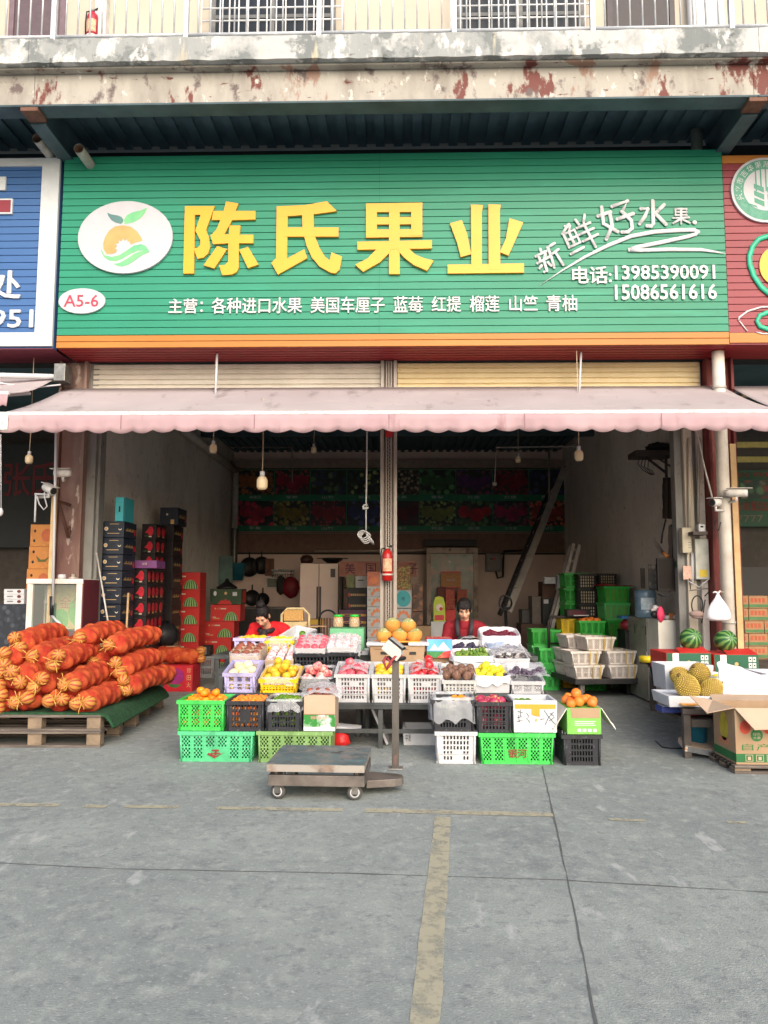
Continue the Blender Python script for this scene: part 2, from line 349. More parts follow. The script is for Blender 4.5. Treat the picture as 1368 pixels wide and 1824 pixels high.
def window(r,label):
 x0,x1,z0,z1=fr(r,YF);z0-=.35;z1=z0+1.9
 b=MB();b.box(x0,YF-.03,z0,x1,YF-.002,z1,GLASSM);g=bpart('window',b,label)
 b=MB();xm=(x0+x1)/2
 for x in (x0,xm-.04,x1-.06):b.box(x,YF-.06,z0,x+.06,YF-.031,z1,FRAME)
 for z in (z0,z0+.62,z1-.06):b.box(x0+.06,YF-.055,z,x1-.06,YF-.032,z+.05,FRAME)
 b.obj('frame',g)
 b=MB();n=15
 for i in range(n+1):
  x=x0-.1+(x1-x0+.2)*i/n;b.tube([(x,YF-.17,z0-.1),(x,YF-.17,z1)],.011,BAR,6)
 for z in (z0+.02,z0+.5,z0+.68,z0+1.2):b.tube([(x0-.1,YF-.165,z),(x1+.1,YF-.165,z)],.012,BAR,6)
 b.obj('security_grille',g)
window((378,0,598,70),'gridded window above the green sign half, nearer the left door');window((815,0,1040,66),'gridded window beside the dark brown door')
def updoor(r,c,label):
 x0,x1,z0,z1=fr(r,YF);z0=7.74;z1=9.75;m=mat('door_'+str(c[0]),c,.5)
 b=MB();b.box(x0+.07,YF-.02,z0,x1-.07,YF-.002,z1,m);d=bpart('door',b,label)
 b=MB();f=mat('door_frame_'+str(c[0]),tuple(min(255,v*1.25)for v in c),.5)
 b.box(x0,YF-.05,z0,x0+.07,YF-.001,z1,f);b.box(x1-.07,YF-.05,z0,x1,YF-.001,z1,f);b.obj('door_frame',d)
updoor((18,20,118,78),(96,80,86),'greyish purple upper door');updoor((1080,0,1200,58),(52,46,50),'dark brown upper door')
x0,x1,z0,z1=fr((175,0,195,70),YF)
b=MB();b.box(x0,YF-.12,7.74,x1,YF-.001,10.5,mat('pale_post',(214,210,206),.8));bpart('wall_pier',b)
b=MB();q=P(1232,30,YF-.1);b.tube([(q.x,q.y,7.74),(q.x,q.y,10.5)],.055,WHITE,12);bpart('drain_pipe',b)
b=MB();q=P(1262,30,YF);b.box(q.x-.17,YF-.03,7.74,q.x+.2,YF-.001,9.8,mat('grey_panel',(196,198,202),.5));bpart('wall_panel',b)
rl=thing('balcony_railing','white metal balcony railing with upright bars above the weathered slab','railing')
RAILM=mat('railing_paint',(206,210,214),.4,(178,180,184),metal=.2)
posts=[P(x,70,YS).x for x in (-140,95,331,568,809,1056,1304,1545)]
for x in posts:
 b=MB();b.box(x-.028,YS-.028,7.70,x+.028,YS+.028,8.85,RAILM);b.obj('post',rl,bev=.004)
for x0,x1 in zip(posts,posts[1:]):
 b=MB();b.tube([(x0,YS,7.80),(x1,YS,7.80)],.02,RAILM,8);b.tube([(x0,YS,8.8),(x1,YS,8.8)],.025,RAILM,8)
 n=11
 for i in range(1,n):x=x0+(x1-x0)*i/n;b.tube([(x,YS,7.815),(x,YS,8.785)],.010,RAILM,6)
 b.obj('bar_panel',rl)
def bay(x0,x1,yb,c,wl):
 b=MB();m=mat(wl,c,.9);b.box(x0,yb,0,x1,yb+.1,4.8,m);b.box(x0,YF+.3,CEIL+.02,x1,yb,CEIL+.1,DECK);bpart('back_wall',b)
bay(-10.5,XL-.202,14.5,(84,78,74),'left_bay_wall');bay(XR+.202,10.5,14.5,(96,92,88),'right_bay_wall')
b=MB();b.box(-10.5,YF+.3,0,-10.3,14.5,4.8,PLASTER);bpart('side_wall',b);b=MB();b.box(10.3,YF+.3,0,10.5,14.5,4.8,PLASTER);bpart('side_wall',b)
PVC=mat('pvc_pipe',(180,177,170),.5,(150,146,138))
for i,(a,c,lb)in enumerate((((66,246),'left','open pvc pipe stub under the gallery, over the blue sign'),((140,264),'m','open pvc pipe stub under the gallery, over the corner of the green sign'))):
 q=P(*a,8.95);b=MB()
 n=14
 b.tube([q,(q.x,9.88,q.z-.02)],.062,PVC,n,False);b.tube([(q.x,9.87,q.z-.02),(q.x,q.y+.004,q.z)],.052,mat('pipe_inside',(150,120,100),.8),n,False)
 tag(b.obj('drain_pipe'),lb,'pipe')
q=P(1241,250,9.6);b=MB();b.tube([(q.x,9.6,6.5),(q.x,9.6,7.33)],.07,mat('grey_green_pipe',(140,146,136),.6),12);tag(b.obj('drain_pipe'),'short greyish pipe rising behind the top edge of the green sign','pipe')
b=MB();a=P(1277,660,9.55);b.tube([(a.x+.02,9.55,0),(a.x+.02,9.55,a.z-.1),(a.x+.02,9.55,4.42)],.074,mat('white_downpipe',(222,216,206),.5,(196,188,176),4),14)
for z in (1.1,2.6,3.95):b.tube([(a.x+.02,9.55,z),(a.x+.02,9.55,z+.03)],.083,PVC,14)
tag(b.obj('downpipe'),'thick white downpipe in front of the dark red column','pipe')
PIPE_X=a.x
# ================================================================== SIGN BOARDS
YSG=9.3
def siding(x0,x1,z0,z1,n,m,y=YSG):
 b=MB();h=(z1-z0)/n;prof=[]
 for i in range(n):
  z=z1-i*h;prof+=[(y+.014,z),(y+.001,z-.006),(y,z-h+.004),(y+.014,z-h)]
 k=len(prof);b.add([(x0,a,z)for a,z in prof]+[(x1,a,z)for a,z in prof],[(j,j+1,k+j+1,k+j)for j in range(k-1)],m);
 return b
def panel_mat(nm,c,c2):return layers(nm,c,[(c2,.35,.35,.7),(tuple(min(255,v*1.12)for v in c),2.5,.55,.8,(.3,1,3),6)],.42,spec=.3)
SGREEN=panel_mat('sign_green',(40,136,108),(34,126,97));SYEL=panel_mat('sign_ochre',(182,118,52),(174,110,46))
SBLUE=panel_mat('sign_blue',(66,104,156),(58,95,146));SRED=panel_mat('sign_maroon',(140,58,68),(130,48,58));SOFF=panel_mat('soffit_maroon',(142,46,50),(124,38,42))
X0,X1,ZB,ZT=-4.275,3.9,4.435,6.905;ZY=P(684,594,YSG).z
sg=thing('shop_sign','long green shop sign with big yellow characters and oval fruit emblem','sign',(0,YSG,ZB))
def sob(b,name,parent=sg,bev=0):
 o=b.obj(name,parent,bev=bev)
 if parent is sg or parent.name.startswith(('sign_left','shop_sign')):pass
 o.location=(0,0,0)
 for v in o.data.vertices:v.co.y-=YSG;v.co.z-=ZB
 return o
b=siding(X0,X1,ZY,ZT,25,SGREEN);b.box(X0,YSG+.015,ZB,X1,YSG+.12,ZT-.003,mat('sign_back',(40,60,52),.6));sob(b,'board')
sob(siding(X0,X1,ZB,ZY-.001,2,SYEL),'yellow_band')
b=MB();b.add([(X0,YSG+.015,ZB-.002),(X1,YSG+.015,ZB-.002),(X1,YF,ZB-.005),(X0,YF,ZB-.005)],[(0,1,2,3)],SOFF)
for i in range(5):b.box(X0,YSG+.08+i*.1,ZB-.012,X1,YSG+.09+i*.1,ZB-.006,SOFF)
sob(b,'soffit')
def zp(off,s):return lambda u,v:(lambda p:(p.x,p.z))(P(off[0]+u/s,off[1]+v/s,YSG-.02))
LY=layers('letter_yellow',(222,164,26),[((214,156,22),2,.4,.7)],.35);LW=mat('letter_white',(204,204,205),.4,(196,196,199))
def glyph(polys,zf,name,m,parent):
 b=MB()
 for i,p in enumerate(polys):b.prism([zf(*q)for q in p],YSG-.034-i*.0012,YSG-.002+.0003*i,m)
 return sob(b,name)
z1=zp((310,340),4.275);z2=zp((620,340),4.275)
glyph([[(85,120),(162,120),(153,632),(72,632)],[(140,120),(312,120),(246,300),(268,360),(277,430),(262,480),(225,512),(180,520),(155,450),(157,440),(185,435),(203,415),(203,380),(165,308),(205,186),(140,186)],[(398,85),(492,100),(470,157),(622,157),(622,222),(445,226),(385,334),(420,334),(424,268),(508,268),(500,338),(606,338),(606,402),(497,402),(493,590),(480,620),(440,640),(370,645),(345,570),(390,568),(415,540),(415,402),(300,410),(280,345),(325,300),(355,226),(290,226),(300,157),(380,157)],[(332,424),(405,448),(308,595),(228,570)],[(498,455),(565,430),(645,565),(565,592)]],z1,'character',LY,sg)
glyph([[(783,122),(868,122),(864,352),(862,518),(992,448),(1016,515),(792,640),(742,552),(778,515)],[(783,122),(1000,112),(1165,83),(1240,158),(1062,182),(975,188),(868,196),(800,200)],[(975,150),(1062,150),(1066,283),(1075,352),(1110,440),(1150,505),(1185,532),(1193,505),(1200,472),(1280,505),(1262,600),(1230,632),(1190,625),(1110,580),(1050,510),(1010,420),(992,352),(980,283)],[(840,283),(1253,283),(1253,352),(840,352)]],z1,'character',LY,sg)
glyph([[(137,100),(565,93),(565,163),(137,165)],[(137,204),(565,202),(565,257),(137,260)],[(137,299),(565,295),(565,353),(137,360)],[(137,110),(220,110),(220,350),(137,350)],[(312,110),(393,110),(393,637),(312,637)],[(480,105),(565,105),(565,345),(480,345)],[(72,393),(638,380),(638,443),(72,453)],[(225,440),(330,440),(312,480),(240,550),(115,620),(55,567),(150,520)],[(380,440),(460,440),(510,490),(580,520),(652,535),(602,613),(500,570),(430,515),(393,475)]],z2,'character',LY,sg)
glyph([[(757,565),(1338,555),(1338,625),(757,632)],[(935,108),(1027,112),(1018,170),(1018,600),(938,600)],[(1068,106),(1162,110),(1155,150),(1158,600),(1070,600)],[(775,252),(865,227),(905,330),(937,485),(858,508),(830,400)],[(1228,214),(1333,245),(1220,497),(1155,470),(1200,370)]],z2,'character',LY,sg)
def bx(x0,y0,x1,y1,Y=YSG):
 a,c,d,e=fr((x0,y0,x1,y1),Y);return (a,d,c,e)
def lettering(body,r,m=LW,bold=.02,depth=.02,name='lettering',y=YSG-.012):
 b=MB();b.text(body,bx(*r),m,y,depth,bold);return sob(b,name)
for body,r in (('主营：',(301,533,362,559)),('各种进口水果',(378,531,538,559)),('美国车厘子',(554,530,685,558)),('蓝',(701,529,726,557)),('艹',(727.5,529,753,536.5)),('每',(727.5,535.5,753,557)),('红提',(769,529,821,556)),('榴莲',(837,528,889,556)),('山竺',(907,528,957,555)),('青柚',(973,527,1027,555))):lettering(body,r,bold=.013)
lettering('电话:',(1019,476,1088,506),bold=.022);lettering('13985390091',(1095,474,1272,498),bold=.03);lettering('15086561616',(1095,508,1275,534),bold=.03)
z3=zp((930,330),3.6)
def brush(strokes,name,rad=11.5):
 b=MB();y=YSG-.014;i=0
 for st in strokes:
  rs=[p[2]if len(p)>2 else rad for p in st];pts=[z3(p[0],p[1])for p in st];i+=1
  k=.00222
  b.tube([(p[0],y-i*.0007,p[1])for p in pts],[r*k for r in rs],LW,10,flat=(1,.4,1))
  for p,r in zip(pts,rs):
   if r>3:b.ball((p[0],y-i*.0007,p[1]),(r*k,r*k*.4,r*k),LW,10,6)
 return sob(b,name)
brush([[(88,455),(158,420)],[(116,408),(124,430)],[(108,462),(114,478)],[(150,440),(142,462)],[(98,500),(180,455)],[(138,480),(160,548),(142,555)],[(125,515),(112,532)],[(165,495),(185,515)],[(207,372),(162,400)],[(165,400),(190,470),(205,528)],[(182,448),(232,412)],[(213,430),(262,510)]],'brush_character',8)
brush([[(300,248),(258,310)],[(275,262),(305,258),(302,288)],[(266,315),(302,398)],[(266,315),(335,285),(372,365),(302,398)],[(300,300),(337,382)],[(283,357),(353,325)],[(313,441),(393,398)],[(342,222),(362,250)],[(400,190),(394,235)],[(352,275),(435,240)],[(367,317),(457,277)],[(392,360),(485,315)],[(395,250),(470,395)]],'brush_character',8)
brush([[(510,140),(522,245),(612,296)],[(487,197),(566,170)],[(562,175),(578,260),(540,345)],[(577,135),(676,100),(640,168)],[(640,168),(700,225),(706,275),(680,298),(642,300)],[(610,217),(712,182)]],'brush_character',11)
brush([[(838,100),(842,245),(828,262),(802,260)],[(762,150),(806,150),(790,195),(754,246)],[(910,125),(870,165)],[(850,175),(922,250)]],'brush_character',11)
brush([[(985,150),(1055,150),(1055,190),(985,190),(985,150)],[(985,170),(1055,170)],[(1020,150),(1020,245)],[(970,210),(1070,206)],[(1013,218),(970,243)],[(1027,218),(1074,240)]],'brush_character',6.4)
b=brush([[(1105,237),(1109,238)]],'brush_dot',12)
brush([[(115,640,1),(250,550,4),(400,460,8),(550,385,11),(700,325,12),(850,297,12.5),(1000,287,12.5),(1105,285,12),(1130,297,11),(1115,312,11),(1060,328,11.5),(900,363,12),(740,395,12),(690,408,10),(690,416,10),(760,416,11),(950,410,11.5),(1150,412,10),(1240,425,6),(1305,437,1.2)]],'swoosh',11)
b=MB();q=P(676,400,YSG);b.box(q.x-.002,YSG-.0015,ZY+.01,q.x+.002,YSG+.001,ZT-.01,mat('seam_green',(36,104,78),.6));sob(b,'seam')
z4=zp((130,340),7.2)
def ell(b,c,rx,rz,y0,y1,m,n=56):b.prism([(c[0]+rx*math.cos(2*math.pi*i/n),c[1]+rz*math.sin(2*math.pi*i/n))for i in range(n)],y0,y1,m)
c=z4(675,600);rx=z4(1283,600)[0]-c[0];rz=c[1]-z4(675,1066)[1]
b=MB();ell(b,c,rx,rz,YSG-.04,YSG-.002,mat('emblem_white',(188,188,194),.4,(182,182,188)));em=sob(b,'emblem_plate',bev=.004)
def emb(pts,m,name,y):
 b=MB();b.flat([z4(*p)for p in pts],m,y);o=b.obj(name,em)
 for v in o.data.vertices:v.co.y-=YSG;v.co.z-=ZB
ORA=layers('print_orange',(222,160,100),[((214,142,86),3,.4,.7)],.5);LG=mat('print_leaf',(120,190,130),.5,(90,168,130),4);DG=mat('print_dark_leaf',(84,116,122),.5,(90,140,126),5)
emb([(447,288),(500,312),(580,325),(630,345),(655,380),(650,410),(625,435),(560,420),(500,385),(460,330)],DG,'leaf_print',YSG-.0425)
emb([(668,437),(662,380),(700,320),(770,285),(880,260),(963,225),(920,310),(860,370),(780,415)],LG,'leaf_print',YSG-.0425)
emb([(440,820),(400,760),(395,690),(420,600),(470,520),(550,465),(650,450),(750,470),(830,530),(880,600),(900,650),(830,665),(760,695),(735,690),(740,660),(710,660),(700,630),(675,650),(650,620),(630,655),(590,645),(600,680),(555,690),(575,720),(550,745),(575,770),(560,800),(500,820)],ORA,'orange_print',YSG-.0425)
emb([(365,680),(372,760),(415,835),(500,857),(600,835),(700,770),(790,710),(880,692),(940,715),(992,790),(920,800),(905,768),(830,780),(740,820),(640,880),(560,910),(480,905),(410,860),(370,790)],LG,'leaf_print',YSG-.043)
emb([(525,945),(600,935),(700,880),(800,810),(910,772),(990,792),(900,830),(800,900),(720,955),(640,980),(580,972)],LG,'leaf_print',YSG-.0436)
b=MB();x0,x1,zz0,zz1=fr((106,515,189,560),YSG);ell(b,((x0+x1)/2,(zz0+zz1)/2),(x1-x0)/2,(zz1-zz0)/2,YSG-.03,YSG-.002,_M['emblem_white']);pl=sob(b,'number_plate',bev=.003)
b=MB();b.text('A5-6',bx(116,527,177,548),mat('letter_crimson',(184,60,84),.5),YSG-.031,.004,.012);sob(b,'lettering',pl)
nb=thing('shop_sign','blue slatted shop sign with white metal border','sign',(0,YSG,ZB))
def nob(b,name,root):
 o=b.obj(name,root)
 for v in o.data.vertices:v.co.y-=YSG;v.co.z-=ZB
 return o
XA=-10.2;XBZ=-4.32
b=siding(XA,XBZ-.2,ZB+.17,ZT-.08,24,SBLUE);b.box(XA,YSG+.015,ZB,XBZ,YSG+.12,ZT,SBLUE);nob(b,'board',nb)
b=MB();WF=mat('sign_border_white',(204,208,210),.4,(192,196,198));b.box(XBZ-.22,YSG-.03,ZB+.02,XBZ,YSG+.013,ZT-.03,WF);b.box(XA,YSG-.03,ZB+.02,XBZ-.221,YSG+.013,ZB+.19,WF);b.box(XA,YSG-.03,ZT-.13,XBZ-.221,YSG+.013,ZT-.03,WF);nob(b,'border',nb)
b=MB();b.text('处',bx(-22,484,38,533),LW,YSG-.014,.02,.03);nob(b,'lettering',nb)
b=MB();b.text('951',bx(-14,553,60,584),LW,YSG-.014,.02,.03);nob(b,'lettering',nb)
b=MB();q=bx(-60,317,12,341);b.box(q[0],YSG-.03,q[1],q[2],YSG-.002,q[3],WF);nob(b,'plate',nb)
b=MB();q=bx(-60,356,24,383);b.box(q[0],YSG-.03,q[1],q[2],YSG-.002,q[3],WF);b.rect(q[0],q[1]+.02,q[2]-.02,q[3]-.02,SRED,YSG-.032);nob(b,'plate',nb)
b=MB();b.box(XA,YSG+.0,ZB-.012,XBZ,YF,ZB-.002,mat('soffit_crimson',(112,40,58),.5));nob(b,'soffit',nb)
mr_=thing('shop_sign','maroon slatted shop sign with round crop emblem and ochre bands','sign',(0,YSG,ZB))
XC=3.905;z5=zp((1260,250),4.56);ZT2=ZT-.09
b=siding(XC,10,ZB+.14,ZT2-.1,24,SRED);b.box(XC,YSG+.015,ZB,10,YSG+.12,ZT2,SRED);nob(b,'board',mr_)
b=MB();b.box(XC,YSG-.004,ZB+.02,10,YSG+.014,ZB+.14,SYEL);b.box(XC,YSG-.004,ZT2-.1,10,YSG+.014,ZT2,SYEL);nob(b,'ochre_band',mr_)
b=MB();b.add([(XC+.0,YSG+.016,ZB-.004),(10,YSG+.016,ZB-.004),(10,YF,ZB-.008),(XC,YF,ZB-.008)],[(0,1,2,3)],SOFF);nob(b,'soffit',mr_)
c=z5(468,405);rr_=c[0]-z5(190,405)[0]
b=MB();ell(b,c,rr_,rr_,YSG-.03,YSG-.002,_M['emblem_white']);ep=nob(b,'emblem_plate',mr_)
b=MB();EG=mat('emblem_green',(66,140,116),.5,(96,158,138),14)
ell(b,c,rr_*.93,rr_*.93,YSG-.0315,YSG-.0301,EG);ell(b,c,rr_*.64,rr_*.64,YSG-.033,YSG-.0316,_M['emblem_white'])
for i,ch in enumerate('兴义市吉华果蔬种植'):
 a=196-i*18.5;q=(c[0]+rr_*.785*math.cos(R(a)),c[1]+rr_*.785*math.sin(R(a)));h=rr_*.1
 b.text(ch,(q[0]-h,q[1]-h,q[0]+h,q[1]+h),LW,YSG-.0325,0,0,a-90)
for dx in (-.12,-.06,0,.06):b.rect(c[0]+dx,c[1]-.02,c[0]+dx+.018,c[1]+.3,EG,YSG-.0345)
for s in (-1,1):
 for k in range(3):b.flat([(c[0]+s*.02,c[1]-.22+k*.09),(c[0]+s*.14,c[1]-.16+k*.09),(c[0]+s*.14,c[1]-.1+k*.09),(c[0]+s*.02,c[1]-.15+k*.09)],EG,YSG-.0345-k*.0004)
b.flat([(c[0]-.36,c[1]-.12),(c[0]-.1,c[1]-.23),(c[0]-.12,c[1]-.2)],EG,YSG-.0345);b.flat([(c[0]-.33,c[1]-.1),(c[0]-.27,c[1]+.06),(c[0]-.36,c[1]-.03)],EG,YSG-.0345)
o=b.obj('emblem_print',ep)
for v in o.data.vertices:v.co.y-=YSG;v.co.z-=ZB
def line5(pts,r,m,name,y=.012):
 b=MB();b.tube([(q[0],YSG-y,q[1])for q in (z5(*p)for p in pts)],r,m,8,flat=(1,.5,1));nob(b,name,mr_)
GT=mat('tube_green',(40,178,140),.4)
line5([(640,790),(560,770),(492,776),(420,800),(370,860),(344,940),(347,1010),(380,1100),(440,1190),(520,1260),(620,1290)],.034,GT,'green_loop')
line5([(620,1400),(492,1395),(430,1420),(405,1465),(430,1510),(492,1532),(620,1540)],.03,GT,'green_loop')
line5([(520,1350),(440,1352),(330,1385),(262,1435),(255,1460)],.011,LW,'white_brush_line');line5([(262,1465),(290,1500),(330,1550)],.007,LW,'white_brush_line');line5([(400,1555),(450,1568),(520,1570)],.008,LW,'white_brush_line')
b=MB();q=z5(560,1020);ell(b,q,.2,.24,YSG-.02,YSG-.002,LY);nob(b,'yellow_disc',mr_)
# ================================================================== AWNINGS
AW=layers('faded_pink_awning',(206,198,199),[((190,181,182),.6,.4,.7,(1,1,1),6),((216,210,209),2.2,.55,.75,(1,2.5,1),8),((132,122,122),3,.58,.76,(1.4,.35,1),8),((120,110,108),9,.64,.74,(1,.5,1),8)],.85)
AV=layers('pink_valance',(200,174,178),[((188,158,164),1.2,.4,.7),((206,176,178),5,.6,.8,(1,1,.4)),((160,124,128),3,.6,.75,(1.5,1,.4),8)],.85)
def see_through(m,c,f):
 t=m.node_tree;b=t.nodes["Principled BSDF"];o=t.nodes["Material Output"];tr=t.nodes.new("ShaderNodeBsdfTranslucent");tr.inputs[0].default_value=lin(c);x=t.nodes.new("ShaderNodeMixShader");x.inputs[0].default_value=f
 t.links.new(b.outputs[0],x.inputs[1]);t.links.new(tr.outputs[0],x.inputs[2]);t.links.new(x.outputs[0],o.inputs[0])
see_through(AW,(226,200,196),.35);see_through(AV,(226,180,186),.3)
def awning(label,xb0,xb1,xf0,xf1,zb,zf,yb,yf,drop=.19,name='awning'):
 t=thing(name,label,'awning',(0,yb,zb));nx,ny=60,8;rr=random.Random(3)
 b=MB();vs=[];fs=[]
 for j in range(ny+1):
  f=j/ny
  for i in range(nx+1):
   g=i/nx;x=(xb0+(xb1-xb0)*g)*(1-f)+(xf0+(xf1-xf0)*g)*f
   vs.append((x,(yf-yb)*f,(zf-zb)*f-.05*math.sin(math.pi*f)*(1+.5*math.sin(g*13))+.010*math.sin(g*47)*f+.006*math.sin(g*90+f*5)*f))
 for j in range(ny):
  for i in range(nx):a=j*(nx+1)+i;fs.append((a,a+nx+1,a+nx+2,a+1))
 b.add(vs,fs,AW,True);o=b.obj('fabric',t);sm=o.modifiers.new('cloth','SOLIDIFY');sm.thickness=.004
 b=MB();n=int((xf1-xf0)/.021);vs=[];
 for i in range(n+1):
  x=xf0+(xf1-xf0)*i/n;s=abs(math.sin(x*math.pi/.237+.25*math.sin(x*2.3)));wv=.016*math.sin(x*6.1)+.009*math.sin(x*17)+.006*math.sin(x*41)
  for k in range(4):f=k/3;vs.append((x,yf-yb-.02+wv*f,zf-zb-.015-(drop-.035+.035*s**.8+.006*math.sin(x*3.7))*f))
 b.add(vs,[(i*4+k,i*4+k+1,i*4+k+5,i*4+k+4)for i in range(n)for k in range(3)],AV,True)
 o=b.obj('valance',t);sm=o.modifiers.new('cloth','SOLIDIFY');sm.thickness=.003
 b=MB();b.box(xf0,yf-yb-.022,zf-zb-.016,xf1,yf-yb+.03,zf-zb+.022,mat('awning_bar',(226,226,224),.5,(170,172,172),14));b.obj('front_bar',t,bev=.006)
 b=MB()
 for i in range(1,6):x=xf0+(xf1-xf0)*i/6;b.box(x-.0025,yf-yb-.036,zf-zb-drop+.02,x+.0025,yf-yb-.031,zf-zb-.02,mat('valance_seam',(150,110,116),.9))
 b.obj('seam',t)
 b=MB();b.tube([(xb0,.05,-.03),(xb1,.05,-.03)],.045,WHITE,12);b.obj('roller_tube',t)
 for x in (xb0+.6,xb1-.6):
  b=MB();b.tube([(x,.05,-.12),(x+(.5 if x<0 else -.5),(yf-yb)*.5,(zf-zb)*.5-.12),(x,yf-yb+.03,zf-zb-.04)],.022,WHITE,8);b.obj('folding_arm',t)
 return t
awning('long faded pink awning with scalloped valance over the fruit stall',-4.35,3.98,-4.34,4.02,4.05,3.315,9.78,8.0)
awning('short pale awning end beside the rusty column, over the net bag neighbour shop',-9.5,-4.42,-9.5,-4.47,4.22,3.69,9.75,8.6,.15)
awning('pale awning end beyond the white downpipe',4.12,9,4.25,9,4.06,3.35,9.85,8.35,.17)
b=MB();q=P(6,752,7.965);b.box(q.x-.1,7.955,q.z-.08,q.x+.05,7.96,q.z+.07,mat('pale_green_patch',(206,226,214),.7))
b.text('8087',(q.x-.09,q.z-.03,q.x+.04,q.z+.01),mat('faint_grey',(150,180,172),.7),7.953);tag(b.obj('notice_patch'),'small pale green printed patch on the valance corner','notice')
for x,y0,y1,lb in ((385,630,720,'thin white rod above the awning in front of the pale shutter'),(1033,628,720,'thin white rod above the awning in front of the yellowish shutter')):
 a=P(x+2,y0,9.5);c=P(x-2,y1,9.5);b=MB();b.tube([a,c],.014,WHITE,8);b.tube([a,(a.x,9.5,4.43)],.008,STEEL,6);tag(b.obj('hanging_rod'),lb,'rod')
b=MB();a=P(112,665,9.6);b.box(a.x-.07,9.5,a.z-.12,a.x+.07,9.72,a.z+.1,STEEL);b.tube([(a.x-.9,9.15,a.z-.14),(a.x-.05,9.58,a.z-.05)],.035,WHITE,10);b.tube([(a.x-.75,9.2,a.z-.2),(a.x-.3,9.4,a.z-.24),(a.x,9.55,a.z-.16)],.012,WHITE,6)
tag(b.obj('awning_bracket',bev=.004),'steel awning arm bracket on the rusty column','bracket')
# ================================================================== KIT: crates, cartons, fruit
def crate_mb(w,d,h,m,pat='slots',taper=.05,th=.012,rim=True,blank=None,nx=8,nz=5,margin=.16):
 b=MB();k=lambda t:1-taper*(1-t/h)
 def wall(W,to,nx):
  if pat=='mesh':
   xs=[0];zs=[0];wx=[];wz=[]
   nw=max(2,round(W/.105));cw=W/nw;nc,nr,rows=5,5,2
   for i in range(nw):
    a=cw*i+cw*.16;e=cw*(i+1)-cw*.16;wx.append((len(xs),len(xs)+nc));xs+=[a+(e-a)*q/nc for q in range(nc+1)]
   xs.append(W);z0,z1=h*.1,h*.86;ch=(z1-z0)/rows
   for j in range(rows):
    a=z0+ch*j+ch*.06;e=z0+ch*(j+1)-ch*.06;wz.append((len(zs),len(zs)+nr));zs+=[a+(e-a)*q/nr for q in range(nr+1)]
   zs.append(h)
   hole=set()
   for wi,(a,e)in enumerate(wx):
    for wj,(c,g)in enumerate(wz):
     if blank and blank(wi,wj,nw,rows):continue
     for i in range(a,e):
      for j in range(c,g):
       if (i+j)%2==0:hole.add((i,j))
  else :
   xs=[0];zs=[0];hole=set();mx=W*margin;cw=(W-2*mx)/nx
   for i in range(nx):xs+=[mx+cw*i+cw*.22,mx+cw*(i+1)-cw*.22]
   xs.append(W);z0,z1=h*.1,h*.9;ch=(z1-z0)/nz
   for j in range(nz):zs+=[z0+ch*j+ch*.14,z0+ch*(j+1)-ch*.14]
   zs.append(h)
   for i in range(nx):
    for j in range(nz):
     if blank and blank(i,j,nx,nz):continue
     hole.add((1+2*i,1+2*j))
  X,Z=len(xs),len(zs);vs=[]
  for n in (0,th):
   for z in zs:
    for x in xs:vs.append(to(x-W/2,z,n))
  id_=lambda i,j,n:n*X*Z+j*X+i;fs=[]
  for i in range(X-1):
   for j in range(Z-1):
    if (i,j)in hole:continue
    fs.append((id_(i,j,0),id_(i+1,j,0),id_(i+1,j+1,0),id_(i,j+1,0)));fs.append((id_(i,j+1,1),id_(i+1,j+1,1),id_(i+1,j,1),id_(i,j,1)))
    for (di,dj,a,c)in ((-1,0,(i,j+1),(i,j)),(1,0,(i+1,j),(i+1,j+1)),(0,-1,(i,j),(i+1,j)),(0,1,(i+1,j+1),(i,j+1))):
     q=(i+di,j+dj)
     if q in hole or not (0<=q[0]<X-1 and 0<=q[1]<Z-1):fs.append((id_(*a,0),id_(*a,1),id_(*c,1),id_(*c,0)))
  b.add(vs,fs,m)
 wall(w,lambda x,z,n:(x*k(z),-d/2*k(z)+n,z),nx);wall(w,lambda x,z,n:(-x*k(z),d/2*k(z)-n,z),nx)
 wd=d-2*th-.004;ny=max(3,round(nx*d/w))
 wall(wd,lambda y,z,n:(w/2*k(z)-n,y*k(z),z),ny);wall(wd,lambda y,z,n:(-w/2*k(z)+n,-y*k(z),z),ny)
 kb=k(0);b.box(-w/2*kb+th,-d/2*kb+th,.004,w/2*kb-th,d/2*kb-th,.014,m)
 if rim:
  e=.013;zt=h-.03
  b.box(-w/2-e,-d/2-e,zt,w/2+e,-d/2-.001,h+.003,m);b.box(-w/2-e,d/2+.001,zt,w/2+e,d/2+e,h+.003,m)
  b.box(-w/2-e,-d/2-.001,zt,-w/2-.001,d/2+.001,h+.003,m);b.box(w/2+.001,-d/2-.001,zt,w/2+e,d/2+.001,h+.003,m)
  for s in (-1,1):
   for t in (-1,1):
    b.tube([(s*(w/2-.012)*kb,t*(d/2+.002)*kb,.002),(s*(w/2-.012),t*(d/2+.004),h-.03)],.010,m,6)
   if pat=='mesh':
    nw=max(2,round(w/.105))
    for i in range(1,nw):
     x=-w/2+w*i/nw;b.box(x*kb-.006,s*(d/2*kb+.001),.012,x*kb+.006,s*(d/2*kb+.008),h-.032,m)
   else :
    b.box(-w/2*kb-.004,s*(d/2*k(h*.32)+.0005),h*.30,w/2*kb+.004,s*(d/2*k(h*.32)+.007),h*.30+.006,m)
  b.box(-w/2*kb-.004,-d/2*kb-.006,.001,w/2*kb+.004,-d/2*kb-.0005,.022,m)
 return b
_CR={}
